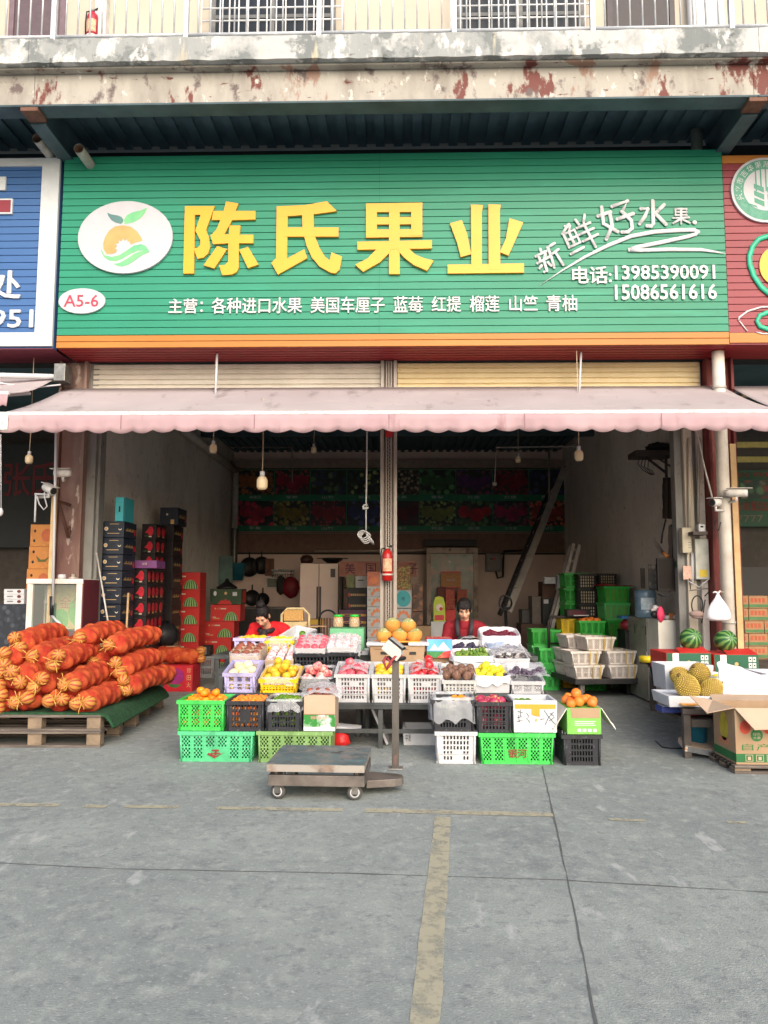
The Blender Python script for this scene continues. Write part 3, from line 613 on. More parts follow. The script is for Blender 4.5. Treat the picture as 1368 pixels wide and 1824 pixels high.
def crate(label,r,Y,d,m,pat='slots',group=None,name='plastic_crate',rz=0,cat='crate',taper=.05,size=None,loc=None,**kw):
 """a perforated crate; r = its front face in the photo at depth Y"""
 if loc is None:
  x0,x1,z0,z1=fr(r,Y);w_,h=x1-x0,z1-z0;loc=((x0+x1)/2,Y+d/2,z0)
 else :w_,h=size
 key=(round(w_,2),d,round(h,2),m.name,pat,taper,kw.get('nx'),kw.get('nz'),str(kw.get('blank')))
 o=crate_mb(w_,d,h,m,pat,taper,**kw).obj(name,None,loc,rz=rz)
 o['w']=w_;o['h']=h;o['d']=d
 return tag(o,label,cat,group)
def carton(label,r,Y,d,m,deco=None,group=None,name='carton',rz=0,cat='box',bev=.004,lid=True,side=None):
 x0,x1,z0,z1=fr(r,Y);w_,h=x1-x0,z1-z0
 b=MB();b.box(-w_/2,-d/2,0,w_/2,d/2,h,m)
 o=b.obj(name,None,((x0+x1)/2,Y+d/2,z0),bev=bev,rz=rz);tag(o,label,cat,group)
 b=MB();y=-d/2
 if lid:b.rect(-w_/2+.004,h-.004,w_/2-.004,h-.002,BLACK,y-.0015)
 if deco:deco(b,w_,h,y-.002)
 if side:
  T=Matrix.Translation((w_/2,0,0))@Matrix.Rotation(R(90),4,'Z');side(b,d,h,-.002,T)
 if b.f:b.obj('print',o)
 o['w']=w_;o['h']=h;o['d']=d
 return o
FM={}
def fruit_mesh(kind,mb):FM[kind]=mb.mesh(kind)
def rough_ball(r,m,n=16,k=10,dip=.12,sq=1.0,seed=0,lump=.02):
 rr=random.Random(seed);ph=[rr.uniform(0,6)for _ in range(4)]
 def dsp(i,j,q):
  a=math.atan2(q[1],q[0]);pole=max(0,abs(q[2])-.8)/.2
  return 1-dip*pole*pole+lump*math.sin(2*a+ph[0])*(1-pole)+lump*math.sin(3*q[2]*2+ph[1])
 return MB().ball((0,0,0),(r,r,r*sq),m,n,k,None,dsp)
fruit_mesh('mandarin',rough_ball(.037,mat('mandarin_peel',(246,150,34),.42,(238,120,18),16,rand=.12,hue=.02,bump=.12,bscale=260),sq=.86))
fruit_mesh('loquat',rough_ball(.022,mat('loquat_skin',(240,146,52),.5,(214,104,30),40,rand=.18,hue=.02),sq=1.05))
fruit_mesh('lime',rough_ball(.036,layers('lime_skin',(120,158,44),[((84,126,30),14,.4,.65),((176,186,70),9,.62,.75)],.4,rand=.15,hue=.02),sq=.95))
fruit_mesh('yellow_orange',rough_ball(.040,layers('yellow_orange_skin',(232,180,40),[((206,186,60),9,.45,.7),((238,150,30),12,.55,.7)],.42,rand=.12,hue=.015,bump=.1,bscale=220),sq=.95))
fruit_mesh('pomelo',rough_ball(.052,layers('pale_yellow_skin',(232,204,140),[((240,222,180),10,.4,.65),((214,170,90),14,.58,.75)],.5,rand=.08),sq=1.0))
fruit_mesh('peach',rough_ball(.050,layers('peach_skin',(232,96,104),[((246,196,178),14,.45,.62),((206,46,70),18,.52,.7)],.5,rand=.08),sq=.92))
fruit_mesh('apple',rough_ball(.042,layers('red_apple_skin',(196,34,52),[((228,120,110),24,.52,.66,(1,1,.4)),((150,20,34),14,.5,.7)],.3,rand=.1,coat=.3),dip=.2,sq=.9))
fruit_mesh('pink_apple',rough_ball(.043,layers('pink_apple_skin',(214,84,100),[((232,170,168),12,.5,.66),((196,50,70),14,.52,.7)],.35,rand=.08),dip=.2,sq=.92))
fruit_mesh('dragonfruit',rough_ball(.055,layers('dragonfruit_skin',(160,40,76),[((190,80,104),16,.45,.62),((206,176,90),20,.56,.66)],.5,rand=.1),sq=1.2))
fruit_mesh('orange',rough_ball(.044,mat('orange_peel',(244,142,66),.42,(232,118,40),14,rand=.08,hue=.01,bump=.12,bscale=220),sq=.94))
fruit_mesh('lemon',rough_ball(.038,mat('lemon_skin',(236,220,60),.42,(222,200,40),10,rand=.08),dip=-.14,sq=1.15))
fruit_mesh('plum',rough_ball(.017,layers('greengage_skin',(126,156,66),[((92,122,46),24,.4,.6),((186,110,60),12,.6,.72)],.4,rand=.22,hue=.03)))
fruit_mesh('snake_pear',rough_ball(.042,layers('russet_skin',(124,92,76),[((100,72,60),40,.4,.6),((150,118,98),60,.55,.7)],.75,rand=.1),sq=1.25))
fruit_mesh('kiwi',rough_ball(.034,mat('kiwi_skin',(150,84,66),.7,(120,66,54),50,rand=.12),sq=1.2))
fruit_mesh('wrapped_fruit',rough_ball(.040,layers('apple_in_foam_net',(226,216,216),[((214,120,128),9,.48,.62),((236,230,228),60,.5,.6)],.6,rand=.08),sq=.95))
fruit_mesh('banded_pear',rough_ball(.040,layers('fruit_in_dark_net',(84,80,84),[((226,220,218),22,.48,.56,(.4,.4,2)),((226,150,110),14,.62,.7)],.55,rand=.2),sq=1.0))
fruit_mesh('apple_green',rough_ball(.042,mat('green_apple_skin',(150,176,70),.35,(126,156,50),10,rand=.1),dip=.2,sq=.9))
def put(kind,loc,label,group,cat,s=1.0,rot=None,name=None):
 o=bpy.data.objects.new(name or kind,FM[kind]);COL.objects.link(o);o.location=loc;o.scale=(s,s,s)
 o.rotation_euler=rot or (rnd.uniform(-.5,.5),rnd.uniform(-.5,.5),rnd.uniform(0,6.28));return tag(o,label,cat,group)
def heap(kind,r,x0,x1,y0,y1,z,label,group,cat,dome=.0,rows=None,front=None,seed=1,jit=.25,second=0):
 """a layer of single fruits filling a rectangle, optional dome, and those seen through the front of the crate"""
 rr=random.Random(seed);dx=2.02*r;nx=max(1,int((x1-x0)/dx));ny=max(1,int((y1-y0)/(1.8*r)))
 for j in range(ny):
  for i in range(nx):
   x=x0+(x1-x0)*(i+.5+(.25 if j%2 else -.25))/nx;y=y0+(y1-y0)*(j+.5)/ny
   u=(x-(x0+x1)/2)/((x1-x0)/2);v=(y-(y0+y1)/2)/((y1-y0)/2)
   put(kind,(min(max(x+rr.uniform(-jit,jit)*r,x0+r*.8),x1-r*.8),y+rr.uniform(-jit,jit)*r,z+dome*max(0,1-u*u)*max(0,1-v*v*.7)+rr.uniform(-.2,.2)*r),label,group,cat,rr.uniform(.93,1.08))
 if second:
  for j in range(ny-1):
   for i in range(nx-1):
    if rr.random()>second:continue
    put(kind,(x0+(x1-x0)*(i+1)/nx,y0+(y1-y0)*(j+1)/ny,z+1.45*r+dome*.8),label,group,cat,rr.uniform(.93,1.08))
 if front:
  zf0,zf1,yf=front;nz=max(1,int((zf1-zf0)/(1.85*r)))
  for j in range(nz):
   for i in range(nx):put(kind,(x0+(x1-x0)*(i+.5+(.2 if j%2 else -.2))/nx,yf+rr.uniform(0,.5)*r,zf0+(zf1-zf0)*(j+.5)/nz),label,group,cat,rr.uniform(.94,1.06))
def fill(cr,kind,r,label,group,cat,top=.9,dome=.02,front=True,seed=1,second=0,inset=.03):
 x,y,z=cr.location;w_,h,d=cr['w'],cr['h'],cr['d']
 heap(kind,r,x-w_/2+inset,x+w_/2-inset,y-d/2+inset,y+d/2-inset,z+h*top-r*.2,label,group,cat,dome,front=(z+.03,z+h*top-r*1.6,y-d/2+r+.022)if front else None,seed=seed,second=second)
FILM=mat('thin_plastic_film',(236,238,242),.18,(226,228,234),5,alpha=.30,bump=.9,bscale=22,spec=.8)
FILMW=mat('milky_plastic_bag',(240,240,244),.3,(226,226,232),6,alpha=.82,bump=.9,bscale=18,spec=.6)
def sheet(name,label,cat,pts_fn,nx,ny,m,group=None,loc=(0,0,0),seed=0,amp=.012,parent=None,thick=.002):
 """crumpled film or cloth over a grid of points"""
 rr=random.Random(seed);vs=[]
 for j in range(ny+1):
  for i in range(nx+1):
   p=Vector(pts_fn(i/nx,j/ny));vs.append((p.x+rr.uniform(-amp,amp),p.y+rr.uniform(-amp,amp),p.z+rr.uniform(-amp,amp)))
 b=MB();b.add(vs,[(j*(nx+1)+i,j*(nx+1)+i+1,(j+1)*(nx+1)+i+1,(j+1)*(nx+1)+i)for j in range(ny)for i in range(nx)],m,True)
 o=b.obj(name,parent,loc);s=o.modifiers.new('smooth','SUBSURF');s.levels=1;s.render_levels=1;s=o.modifiers.new('thick','SOLIDIFY');s.thickness=thick
 if label:tag(o,label,cat,group)
 return o
def liner(cr,m,label,over=.1,seed=0,z=None,amp=.014,cat='plastic bag',name='plastic_liner'):
 """a bag lining a crate, its rim folded out over the edge"""
 x,y,zz=cr.location;w_,h,d=cr['w'],cr['h'],cr['d'];zt=zz+h+.012
 rr=random.Random(seed);n=44;rings=[]
 for (k,dz)in ((.92,-.10),(.97,-.02),(1.0,.02),(1.07,.012),(1.10,-.05),(1.11,-over)):
  ring=[]
  for i in range(n):
   t=2*math.pi*i/n;c,s=math.cos(t),math.sin(t);p=7;f=(abs(c)**p+abs(s)**p)**(-1/p)
   ring.append((x+(w_/2*k)*c*f+rr.uniform(-amp,amp)*.6,y+(d/2*k)*s*f+rr.uniform(-amp,amp)*.6,zt+dz+rr.uniform(-amp,amp)*(1.6 if dz<-.04 and k>1 else .7)))
  rings.append(ring)
 vs=[Vector(p)-cr.location for g in rings for p in g]
 b=MB();b.add(vs,[(g*n+i,g*n+(i+1)%n,(g+1)*n+(i+1)%n,(g+1)*n+i)for g in range(len(rings)-1)for i in range(n)],m,True)
 o=b.obj(name,None,cr.location);s=o.modifiers.new('smooth','SUBSURF');s.levels=1;s.render_levels=1
 return tag(o,label,cat)
def foam_tray(label,r,Y,d,m=None,name='foam_box',wall=.025,cat='box',group=None,taper=.06,depth=None):
 """open-topped box with thick walls"""
 x0,x1,z0,z1=fr(r,Y);w_,h=x1-x0,z1-z0;m=m or FOAM;b=MB();k=1-taper;W,D=w_/2,d/2;t=wall;dp=depth or h*.8
 o=[(-W*k,-D*k,0),(W*k,-D*k,0),(W*k,D*k,0),(-W*k,D*k,0),(-W,-D,h),(W,-D,h),(W,D,h),(-W,D,h),(-W+t,-D+t,h),(W-t,-D+t,h),(W-t,D-t,h),(-W+t,D-t,h),(-W*k+t,-D*k+t,h-dp),(W*k-t,-D*k+t,h-dp),(W*k-t,D*k-t,h-dp),(-W*k+t,D*k-t,h-dp)]
 b.add(o,[(3,2,1,0),(0,1,5,4),(1,2,6,5),(2,3,7,6),(3,0,4,7),(4,5,9,8),(5,6,10,9),(6,7,11,10),(7,4,8,11),(8,9,13,12),(9,10,14,13),(10,11,15,14),(11,8,12,15),(12,13,14,15)],m)
 q=b.obj(name,None,((x0+x1)/2,Y+d/2,z0),bev=.006);q['w']=w_;q['h']=h;q['d']=d
 return tag(q,label,cat,group)
FOAM=mat('white_foam',(204,205,208),.7,(192,194,198),7,bump=.15,bscale=120)
KRAFT=layers('kraft_cardboard',(168,141,112),[((154,127,99),3,.4,.7),((136,110,86),14,.6,.75,(1,1,.2))],.85)
KRAFTL=layers('pale_cardboard',(188,164,140),[((176,150,126),3,.4,.7)],.85)
def legs(t,xs,ys,z,s,m,name='leg'):
 for x in xs:
  for y in ys:b=MB();b.box(x-s,y-s,0,x+s,y+s,z,m);b.obj(name,t,bev=.003)
class Tilt:
 """everything set down inside leans back about the line (y, z), as on a sloping rack"""
 def __init__(s,y,z,a):s.M=Matrix.Translation((0,y,z))@Matrix.Rotation(R(a),4,'X')@Matrix.Translation((0,-y,-z))
 def __enter__(s):s.old=set(o.name for o in COL.objects);return s
 def __exit__(s,*a):
  for o in list(COL.objects):
   if o.name in s.old or o.parent or o.name.startswith('stall_table'):continue
   bpy.context.view_layer.update()if False else None
   o.matrix_basis=s.M@o.matrix_basis
def crm(name,c,c2,rough=.48):
 return layers(name,c,[(c2,4,.35,.7),(tuple(v*.72 for v in c),3.2,.56,.78),(tuple(v+(255-v)*.35 for v in c),34,.6,.72,(1,1,.4),4)],rough)
# ================================================================== LEFT: pallets and net bags of striped squash
WOOD=layers('weathered_pallet_wood',(108,98,90),[((84,76,70),3,.4,.65,(.4,2,3),8),((134,124,114),5,.55,.72,(.3,3,3),8)],.85,bump=.3,bscale=60)
WOODE=layers('pallet_block_wood',(138,120,100),[((108,94,80),6,.45,.7,(1,1,2),8)],.85)
def pallet(label,loc,wd,dp,rz=0,h=.15):
 t=thing('wooden_pallet',label,'pallet',loc,'pallets',rz)
 for i in range(7):
  y=-dp/2+.05+(dp-.1)*i/6;b=MB();b.box(-wd/2,y-.06,h-.022,wd/2,y+.06,h,WOOD);b.obj('deck_board',t,bev=.003)
 for y in (-dp/2+.06,0,dp/2-.06):
  for x in (-wd/2+.07,0,wd/2-.07):b=MB();b.box(x-.065,y-.055,.022,x+.065,y+.055,h-.0235,WOODE);b.obj('block',t,bev=.003)
 for y in (-dp/2+.06,0,dp/2-.06):b=MB();b.box(-wd/2,y-.06,0,wd/2,y+.06,.021,WOOD);b.obj('bottom_board',t,bev=.003)
 return t
a=G(176,1331);PX1=a.x;PW=1.25;PYC=7.52+.62
pallet('lower grey wooden pallet under the squash bags, resting on the ground',(PX1-PW/2,PYC,.0),PW,1.24,2)
pallet('upper grey wooden pallet under the squash bags, carrying the turf mat',(PX1-PW/2-.01,PYC,.1515),PW,1.24,2.5)
pallet('rear wooden pallet under the far end of the turf mat',(PX1-PW/2-.12,PYC+1.27,.0),PW,1.24,2);pallet('upper rear wooden pallet carrying the back row of squash bags',(PX1-PW/2-.12,PYC+1.27,.1515),PW,1.24,2)
pallet('pallet at the photo edge beside the stacked pair with squash bags',(PX1-PW*1.5-.06,PYC+.02,.0),PW,1.24,2);pallet('second tier pallet at the photo edge under squash bags',(PX1-PW*1.5-.06,PYC+.02,.1515),PW,1.24,2)
ZP=.303
TURF=layers('green_turf_mat',(36,82,50),[((26,62,38),20,.4,.6),((58,108,66),60,.55,.7)],.95,bump=.8,bscale=240)
def turf_fn(u,v):
 y=7.55+2.2*v;x1=PX1+.03-.13*v;s=u*(2.3+.3)
 if s<2.3:return (x1-2.3+s,y,ZP+.012)
 return (x1+(s-2.3)*.3+.03,y,ZP+.008-(s-2.3)*.42)
sheet('turf_mat','dark green artificial turf mat spread over the pallets under the net bags','mat',turf_fn,40,24,TURF,amp=.006,thick=.02)
SQ=stripes('striped_squash',(188,130,56),(156,58,38),8,'Y',.5,18,.1,.7,.6)
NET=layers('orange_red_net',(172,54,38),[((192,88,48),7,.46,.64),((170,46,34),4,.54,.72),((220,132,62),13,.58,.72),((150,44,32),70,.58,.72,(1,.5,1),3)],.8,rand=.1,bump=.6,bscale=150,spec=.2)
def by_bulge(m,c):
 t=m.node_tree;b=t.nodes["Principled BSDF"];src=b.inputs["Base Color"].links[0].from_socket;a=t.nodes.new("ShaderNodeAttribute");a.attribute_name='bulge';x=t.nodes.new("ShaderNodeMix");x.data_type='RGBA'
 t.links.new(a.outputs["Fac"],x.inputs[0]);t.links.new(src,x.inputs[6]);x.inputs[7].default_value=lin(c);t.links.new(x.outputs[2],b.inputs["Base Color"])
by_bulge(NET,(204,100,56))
RAF=mat('raffia_tie',(232,186,96),.6,(190,140,70),12)
def net_bag_mesh(L,Rr,seed):
 rr=random.Random(seed);sph=[];n=int(L/.105)
 for i in range(n):
  a0=i*.9+rr.uniform(-.3,.3);y=.06+(L-.12)*i/(n-1)
  for k in range(3):a=a0+k*2.094;rad=Rr*.46;sph.append((rad*math.cos(a),y+rr.uniform(-.02,.02),rad*math.sin(a)*.85,Rr*.56*rr.uniform(.94,1.08)))
 NU,NV=64,40;vs=[];fs=[];bul=[]
 for i in range(NU+1):
  y=-.03+(L+.06)*i/NU
  for j in range(NV):
   t=2*math.pi*j/NV;dx,dz=math.cos(t),math.sin(t);best=.02
   for (cx,cy,cz,r)in sph:
    h2=r*r-(y-cy)**2
    if h2<=0:continue
    bq=cx*dx+cz*dz;disc=h2-(cx*cx+cz*cz-bq*bq)
    if disc>0:best=max(best,bq+math.sqrt(disc))
   e=min(i,NU-i)/NU*L;lim=Rr*1.02*min(1,.45+e*5)
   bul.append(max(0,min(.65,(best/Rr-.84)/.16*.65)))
   best=max(best,Rr*.865*min(1,(.3+e*6)))
   u_=y/L-.5;vs.append((min(best,lim)*dx+.03*(seed-2)*u_*u_*4,y,min(best,lim)*dz*(.93 if dz<0 else 1)-.035*u_*u_*4))
 for i in range(NU):
  for j in range(NV):j2=(j+1)%NV;fs.append((i*NV+j,(i+1)*NV+j,(i+1)*NV+j2,i*NV+j2))
 fs.append(tuple(range(NV)));fs.append(tuple(NU*NV+NV-1-j for j in range(NV)))
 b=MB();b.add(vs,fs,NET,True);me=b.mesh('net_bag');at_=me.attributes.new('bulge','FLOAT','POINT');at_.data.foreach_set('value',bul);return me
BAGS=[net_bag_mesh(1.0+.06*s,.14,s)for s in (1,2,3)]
SQM=MB().ball((0,0,0),(.070,.070,.064),SQ,18,10).mesh('squash')
def tie_mesh(seed):
 rr=random.Random(seed);b=MB()
 for i in range(10):
  a=rr.uniform(0,6.28);l=rr.uniform(.04,.13);p=[Vector((0,0,0))]
  for k in range(3):p.append(p[-1]+Vector((math.cos(a+rr.uniform(-.5,.5))*l/3,rr.uniform(-.02,.005),math.sin(a+rr.uniform(-.5,.5))*l/3)))
  b.tube(p,.0035,RAF,5)
 return b.mesh('tie')
TIES=[tie_mesh(s)for s in (1,2)]
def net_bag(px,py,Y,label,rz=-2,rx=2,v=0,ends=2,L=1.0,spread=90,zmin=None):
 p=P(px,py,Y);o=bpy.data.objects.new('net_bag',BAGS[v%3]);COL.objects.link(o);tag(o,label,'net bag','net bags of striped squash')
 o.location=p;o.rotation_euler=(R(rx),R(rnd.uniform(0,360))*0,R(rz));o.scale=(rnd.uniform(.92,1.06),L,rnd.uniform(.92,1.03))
 rr=random.Random(int(px*7+py))
 for k in range(ends):
  c=bpy.data.objects.new('squash',SQM);COL.objects.link(c);c.parent=o;a=R(spread+180*k+rr.uniform(-25,25))if ends>1 else 0
  rad=.062 if ends>1 else .0
  c.location=(rad*math.cos(a),-.03-rr.uniform(0,.03),rad*math.sin(a));c.rotation_euler=(rr.uniform(-.5,.5),rr.uniform(0,3),rr.uniform(-.7,.7));c.scale=(1,1/L,1)
 c=bpy.data.objects.new('tie',TIES[v%2]);COL.objects.link(c);c.parent=o;c.location=(.0,-.085,0);c.rotation_euler=(0,rr.uniform(0,6),0)
 return o
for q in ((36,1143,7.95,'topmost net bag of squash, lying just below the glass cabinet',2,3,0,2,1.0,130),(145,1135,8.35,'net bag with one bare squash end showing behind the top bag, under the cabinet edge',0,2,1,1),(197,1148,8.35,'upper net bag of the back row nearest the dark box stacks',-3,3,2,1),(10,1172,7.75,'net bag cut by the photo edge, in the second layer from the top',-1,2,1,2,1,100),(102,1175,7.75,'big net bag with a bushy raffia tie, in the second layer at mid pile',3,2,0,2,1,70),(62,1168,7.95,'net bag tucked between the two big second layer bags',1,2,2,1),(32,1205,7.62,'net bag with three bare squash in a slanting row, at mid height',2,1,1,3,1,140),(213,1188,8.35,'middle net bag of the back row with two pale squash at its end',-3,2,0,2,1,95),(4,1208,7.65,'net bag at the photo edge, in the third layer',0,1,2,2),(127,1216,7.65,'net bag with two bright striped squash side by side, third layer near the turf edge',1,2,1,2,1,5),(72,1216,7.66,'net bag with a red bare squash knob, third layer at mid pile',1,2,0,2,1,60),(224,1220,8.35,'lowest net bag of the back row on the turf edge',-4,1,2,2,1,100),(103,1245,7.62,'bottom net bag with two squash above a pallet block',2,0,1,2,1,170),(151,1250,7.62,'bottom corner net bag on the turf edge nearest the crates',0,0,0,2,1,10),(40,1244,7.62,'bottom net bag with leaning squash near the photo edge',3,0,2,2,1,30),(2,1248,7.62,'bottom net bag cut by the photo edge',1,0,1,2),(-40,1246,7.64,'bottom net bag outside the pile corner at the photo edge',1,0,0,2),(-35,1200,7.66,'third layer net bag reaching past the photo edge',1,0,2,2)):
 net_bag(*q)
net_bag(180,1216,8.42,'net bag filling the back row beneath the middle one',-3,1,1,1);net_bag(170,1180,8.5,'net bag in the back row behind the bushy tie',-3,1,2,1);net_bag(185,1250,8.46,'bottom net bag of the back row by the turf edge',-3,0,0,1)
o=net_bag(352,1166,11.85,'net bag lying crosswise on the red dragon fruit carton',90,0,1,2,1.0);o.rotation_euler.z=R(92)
GOLD=mat('gold_print',(206,170,112),.5);NAVY=layers('navy_carton',(36,46,62),[((28,36,50),2,.4,.7)],.5);DARKC=layers('black_cherry_carton',(30,24,28),[((40,30,34),3,.4,.7)],.45)
REDF=mat('printed_red_fruit',(206,40,56),.45,(170,24,44),20);CREAMP=mat('cream_print',(226,214,190),.6)
def navy_deco(b,w,h,y):
 b.disc(w*-.27,h*.55,w*.085,w*.085,CREAMP,y,16);b.disc(w*-.27,h*.55,w*.06,w*.06,GOLD,y-.001,14)
 b.rect(-w*.05,h*.58,w*.13,h*.68,BLACK,y-.0005);b.disc(w*.33,h*.55,w*.07,w*.07,CREAMP,y,12);b.disc(w*.33,h*.60,w*.065,w*.065,NAVY,y-.001,12)
 b.rect(-w*.22,h*.24,w*.3,h*.28,GOLD,y);b.rect(-w*.12,h*.83,w*.28,h*.86,GOLD,y)
def navy_side(b,w,h,y,T):
 for i in range(9):b.rect(-w*.38+i*w*.07,h*.42,-w*.38+i*w*.07+w*.045,h*(.5+.06*(i%3)),GOLD,y,T)
 b.disc(w*.36,h*.4,w*.08,h*.2,REDF,y-.0006,14,T)
ys=[928,957,985,1014,1043,1071,1099,1127,1156,1184,1213,1241]
nam=['top','second from the top','third from the top','fourth from the top','fifth from the top','sixth from the top','seventh from the top','eighth from the top','ninth from the top','tenth from the top','lowest']
zt=P(200,928,10.2).z;hN=zt/11
for i in range(11):
 xx=180-i*1.3;c=carton('navy carton with gold seal, %s in the stack under the teal box'%nam[i],(xx,928+i*28.5,xx+41,956.5+i*28.5),10.22+.012*(i%3),.48,NAVY,navy_deco,'navy cartons',side=navy_side)
 c.location.z=zt-hN*(i+1)+.0008;c.location.x=max(c.location.x,XL+.175)
TEAL=mat('teal_carton',(66,176,186),.5,(54,160,172),4)
def teal_deco(b,w,h,y):b.rect(-w*.12,h*.38,w*.06,h*.62,BLACK,y);b.rect(w*.38,0.002,w*.5,h-.002,mat('teal_dark',(30,90,100),.5),y)
c=carton('tall teal carton standing on top of the navy stack',(205,885,222,928),10.25,.36,TEAL,teal_deco);c.location.z=zt+.002
def cherry_deco(b,w,h,y):
 b.disc(w*.12,h*.52,w*.2,h*.32,REDF,y,20);b.flat([(w*.0,h*.7),(w*.05,h*.35),(-w*.28,h*.42)],REDF,y-.0007)
 b.rect(0,h*.12,w*.2,h*.19,CREAMP,y-.0014);b.rect(-w*.3,h*.16,-w*.06,h*.24,mat('leaf_dark_print',(70,90,60),.5),y-.0005)
def cherry_side(b,w,h,y,T):
 for k in (-.25,.2):b.disc(w*k,h*.5,w*.16,h*.34,REDF,y-.0005,16,T);b.rect(w*k-w*.08,h*.16,w*k+w*.08,h*.24,GOLD,y-.001,T)
def stack(n,label,r,Y,d,m,deco,group,side=None,dz=None,jx=.006,name='carton'):
 x0,x1,z0,z1=fr(r,Y);h=z1-z0;nb_=max(1,round(z1/h));h=z1/nb_;out=[]
 for i in range(min(n,nb_)):
  c=carton(label%(('top' if i==0 else ['second','third','fourth','fifth','sixth','seventh','eighth','ninth','tenth','eleventh','twelfth'][i-1]+' from the top')),r,Y,d,m,deco,group,name,side=side)
  c.location.z=z1-h*(i+1);c.location.x+=rnd.uniform(-jx,jx);c.location.y+=rnd.uniform(-jx,jx);c.scale.z=h/(z1-z0)*.995;out.append(c)
 return out
stack(12,'black carton with a red pear print, %s in the taller pear-print stack',(252,933,277,960),11.45,.5,DARKC,cherry_deco,'black cherry cartons',cherry_side)
stack(12,'black carton, %s in the shorter pear-print stack under the purple lid',(236,1012,262,1040),10.9,.4,DARKC,cherry_deco,'black cherry cartons',cherry_side)
stack(12,'plain black carton, %s below the wide navy carton with white seal',(286,935,309,962),12.35,.55,DARKC,None,'dark column cartons',navy_side)
def nav2(b,w,h,y):b.disc(-w*.1,h*.6,w*.06,w*.06,CREAMP,y,14);b.rect(w*.1,.01,w*.3,h*.3,GOLD,y)
carton('wide navy carton with white seal and amber side, crowning the dark column',(285,904,317,934.5),12.3,.5,NAVY,nav2,side=navy_side)
PUR=mat('purple_lid',(136,78,140),.5)
c=carton('flat purple carton lid lying on the shorter black stack',(237,998,279,1012),10.85,.4,PUR,lambda b,w,h,y:b.text('鲜果',(-w*.1,h*.4,w*.1,h*.7),CREAMP,y));
b=MB();q=P(225,1056,10.1);b.tube([(q.x,10.1,.02),(q.x+.02,10.12,q.z)],.014,mat('broom_stick',(190,160,120),.6),8);b.box(q.x-.15,10.05,0.0,q.x+.15,10.12,.09,mat('broom_bristle',(60,60,58),.9));tag(b.obj('broom'),'wooden broom leaning on the navy carton stack','broom')
RED=layers('red_melon_carton',(206,50,46),[((190,40,38),2,.4,.7)],.5);WMP=stripes('printed_melon',(44,84,44),(132,170,110),7,'Y',.1,20,-.2,.3)
def melon_deco(b,w,h,y):
 n=11;cx,cz,rx,rz=w*.19,h*.04,w*.24,h*.52
 LGp=mat('printed_light_green',(150,190,120),.5);DGp=mat('printed_dark_green',(34,66,38),.5)
 b.disc(cx,cz,rx,rz,LGp,y,24,None,0,180)
 for i in range(n):
  t=-1+2*(i+.5)/n
  if i%2==0:
   pts=[(cx+rx*(t-.06)*.98,cz+.001)]+[(cx+rx*(t-.07)*math.cos(a),cz+rz*math.sin(a))for a in (.5,.9,1.25)]+[(cx+rx*(t+.07)*math.cos(a),cz+rz*math.sin(a))for a in (1.25,.9,.5)]+[(cx+rx*(t+.06)*.98,cz+.001)]
   b.flat(pts,DGp,y-.001)
 b.disc(-w*.34,h*.76,w*.028,w*.028,GOLD,y);b.text('小果',(-w*.29,h*.70,-w*.18,h*.82),GOLD,y);b.rect(-w*.16,h*.72,w*.02,h*.79,CREAMP,y);b.rect(-w*.4,h*.14,-w*.2,h*.2,GOLD,y);b.rect(-w*.44,h*.22,-w*.32,h*.26,CREAMP,y)
stack(9,'red watermelon-print carton, %s in the tall stack by the plaster wall',(304,1019,357,1048),13.3,.42,RED,melon_deco,'red watermelon cartons in the tall stack')
ST=mat('pale_green_carton_print',(96,120,84),.6,(60,90,60),3)
def green_deco(b,w,h,y):
 b.disc(-w*.34,h*.7,w*.05,h*.16,FOAM,y,14);b.disc(0,h*.72,w*.045,h*.1,GOLD,y,14);b.rect(w*.22,h*.55,w*.36,h*.8,FOAM,y)
 b.flat([(-w*.26,.003),(w*.2,.003),(w*.12,h*.28),(w*.06,h*.2),(0,h*.36),(-w*.06,h*.22),(-w*.12,h*.3)],RED,y-.001)
z2b=fr((375,1077,427,1106),14.2)
for i,(xa,lb)in enumerate(((375,'upper'),(364,'second'),(359,'third'),(359,'lowest'))):
 c=carton('red watermelon-print carton, %s one in the short stack under the green carton'%lb,(xa,1077+i*29.7,xa+53,1106.5+i*29.7),14.2-.02*i,.42,RED,melon_deco,'red watermelon cartons in the short stack')
 c.location.z=max(.001,c.location.z)
carton('dark green carton with white seals, on the short stack of watermelon-print cartons',(374,1049,430,1076.5),14.25,.45,mat('dark_green_carton',(58,80,56),.6,(40,62,40),3),green_deco,side=lambda b,w,h,y,T:b.rect(-w*.3,h*.1,w*.4,h*.9,RED,y,T))
def dragon_deco(b,w,h,y):
 b.disc(w*.1,h*.58,w*.2,h*.3,mat('printed_magenta',(160,40,120),.5,(120,24,90),12),y,22);b.flat([(-w*.1,h*.3),(w*.25,h*.26),(w*.1,h*.14),(-w*.05,h*.18)],mat('printed_leaf',(60,110,60),.5),y-.001)
 for i,ch in enumerate('珍田火'):b.text(ch,(w*.36,h*(.7-.27*i),w*.46,h*(.9-.27*i)),GOLD,y)
 b.disc(-w*.3,h*.3,w*.06,h*.12,mat('printed_magenta2',(150,40,110),.5),y,14);b.rect(-w*.44,h*.84,-w*.2,h*.88,GOLD,y);b.rect(-w*.33,h*.05,-w*.28,h*.14,BLACK,y)
c=carton('red dragon fruit carton on the floor under a crosswise net bag',(270,1182,343,1229),11.6,.45,mat('crimson_carton',(190,30,46),.5,(170,22,38),3),dragon_deco);c.location.z=.001
SLAT=mat('grey_crate',(150,152,154),.5)
c=crate('light grey slotted crate on the floor beside the short melon carton stack',(353,1166,381,1204),13.4,.35,SLAT,nx=5,nz=2);c.location.z=.001
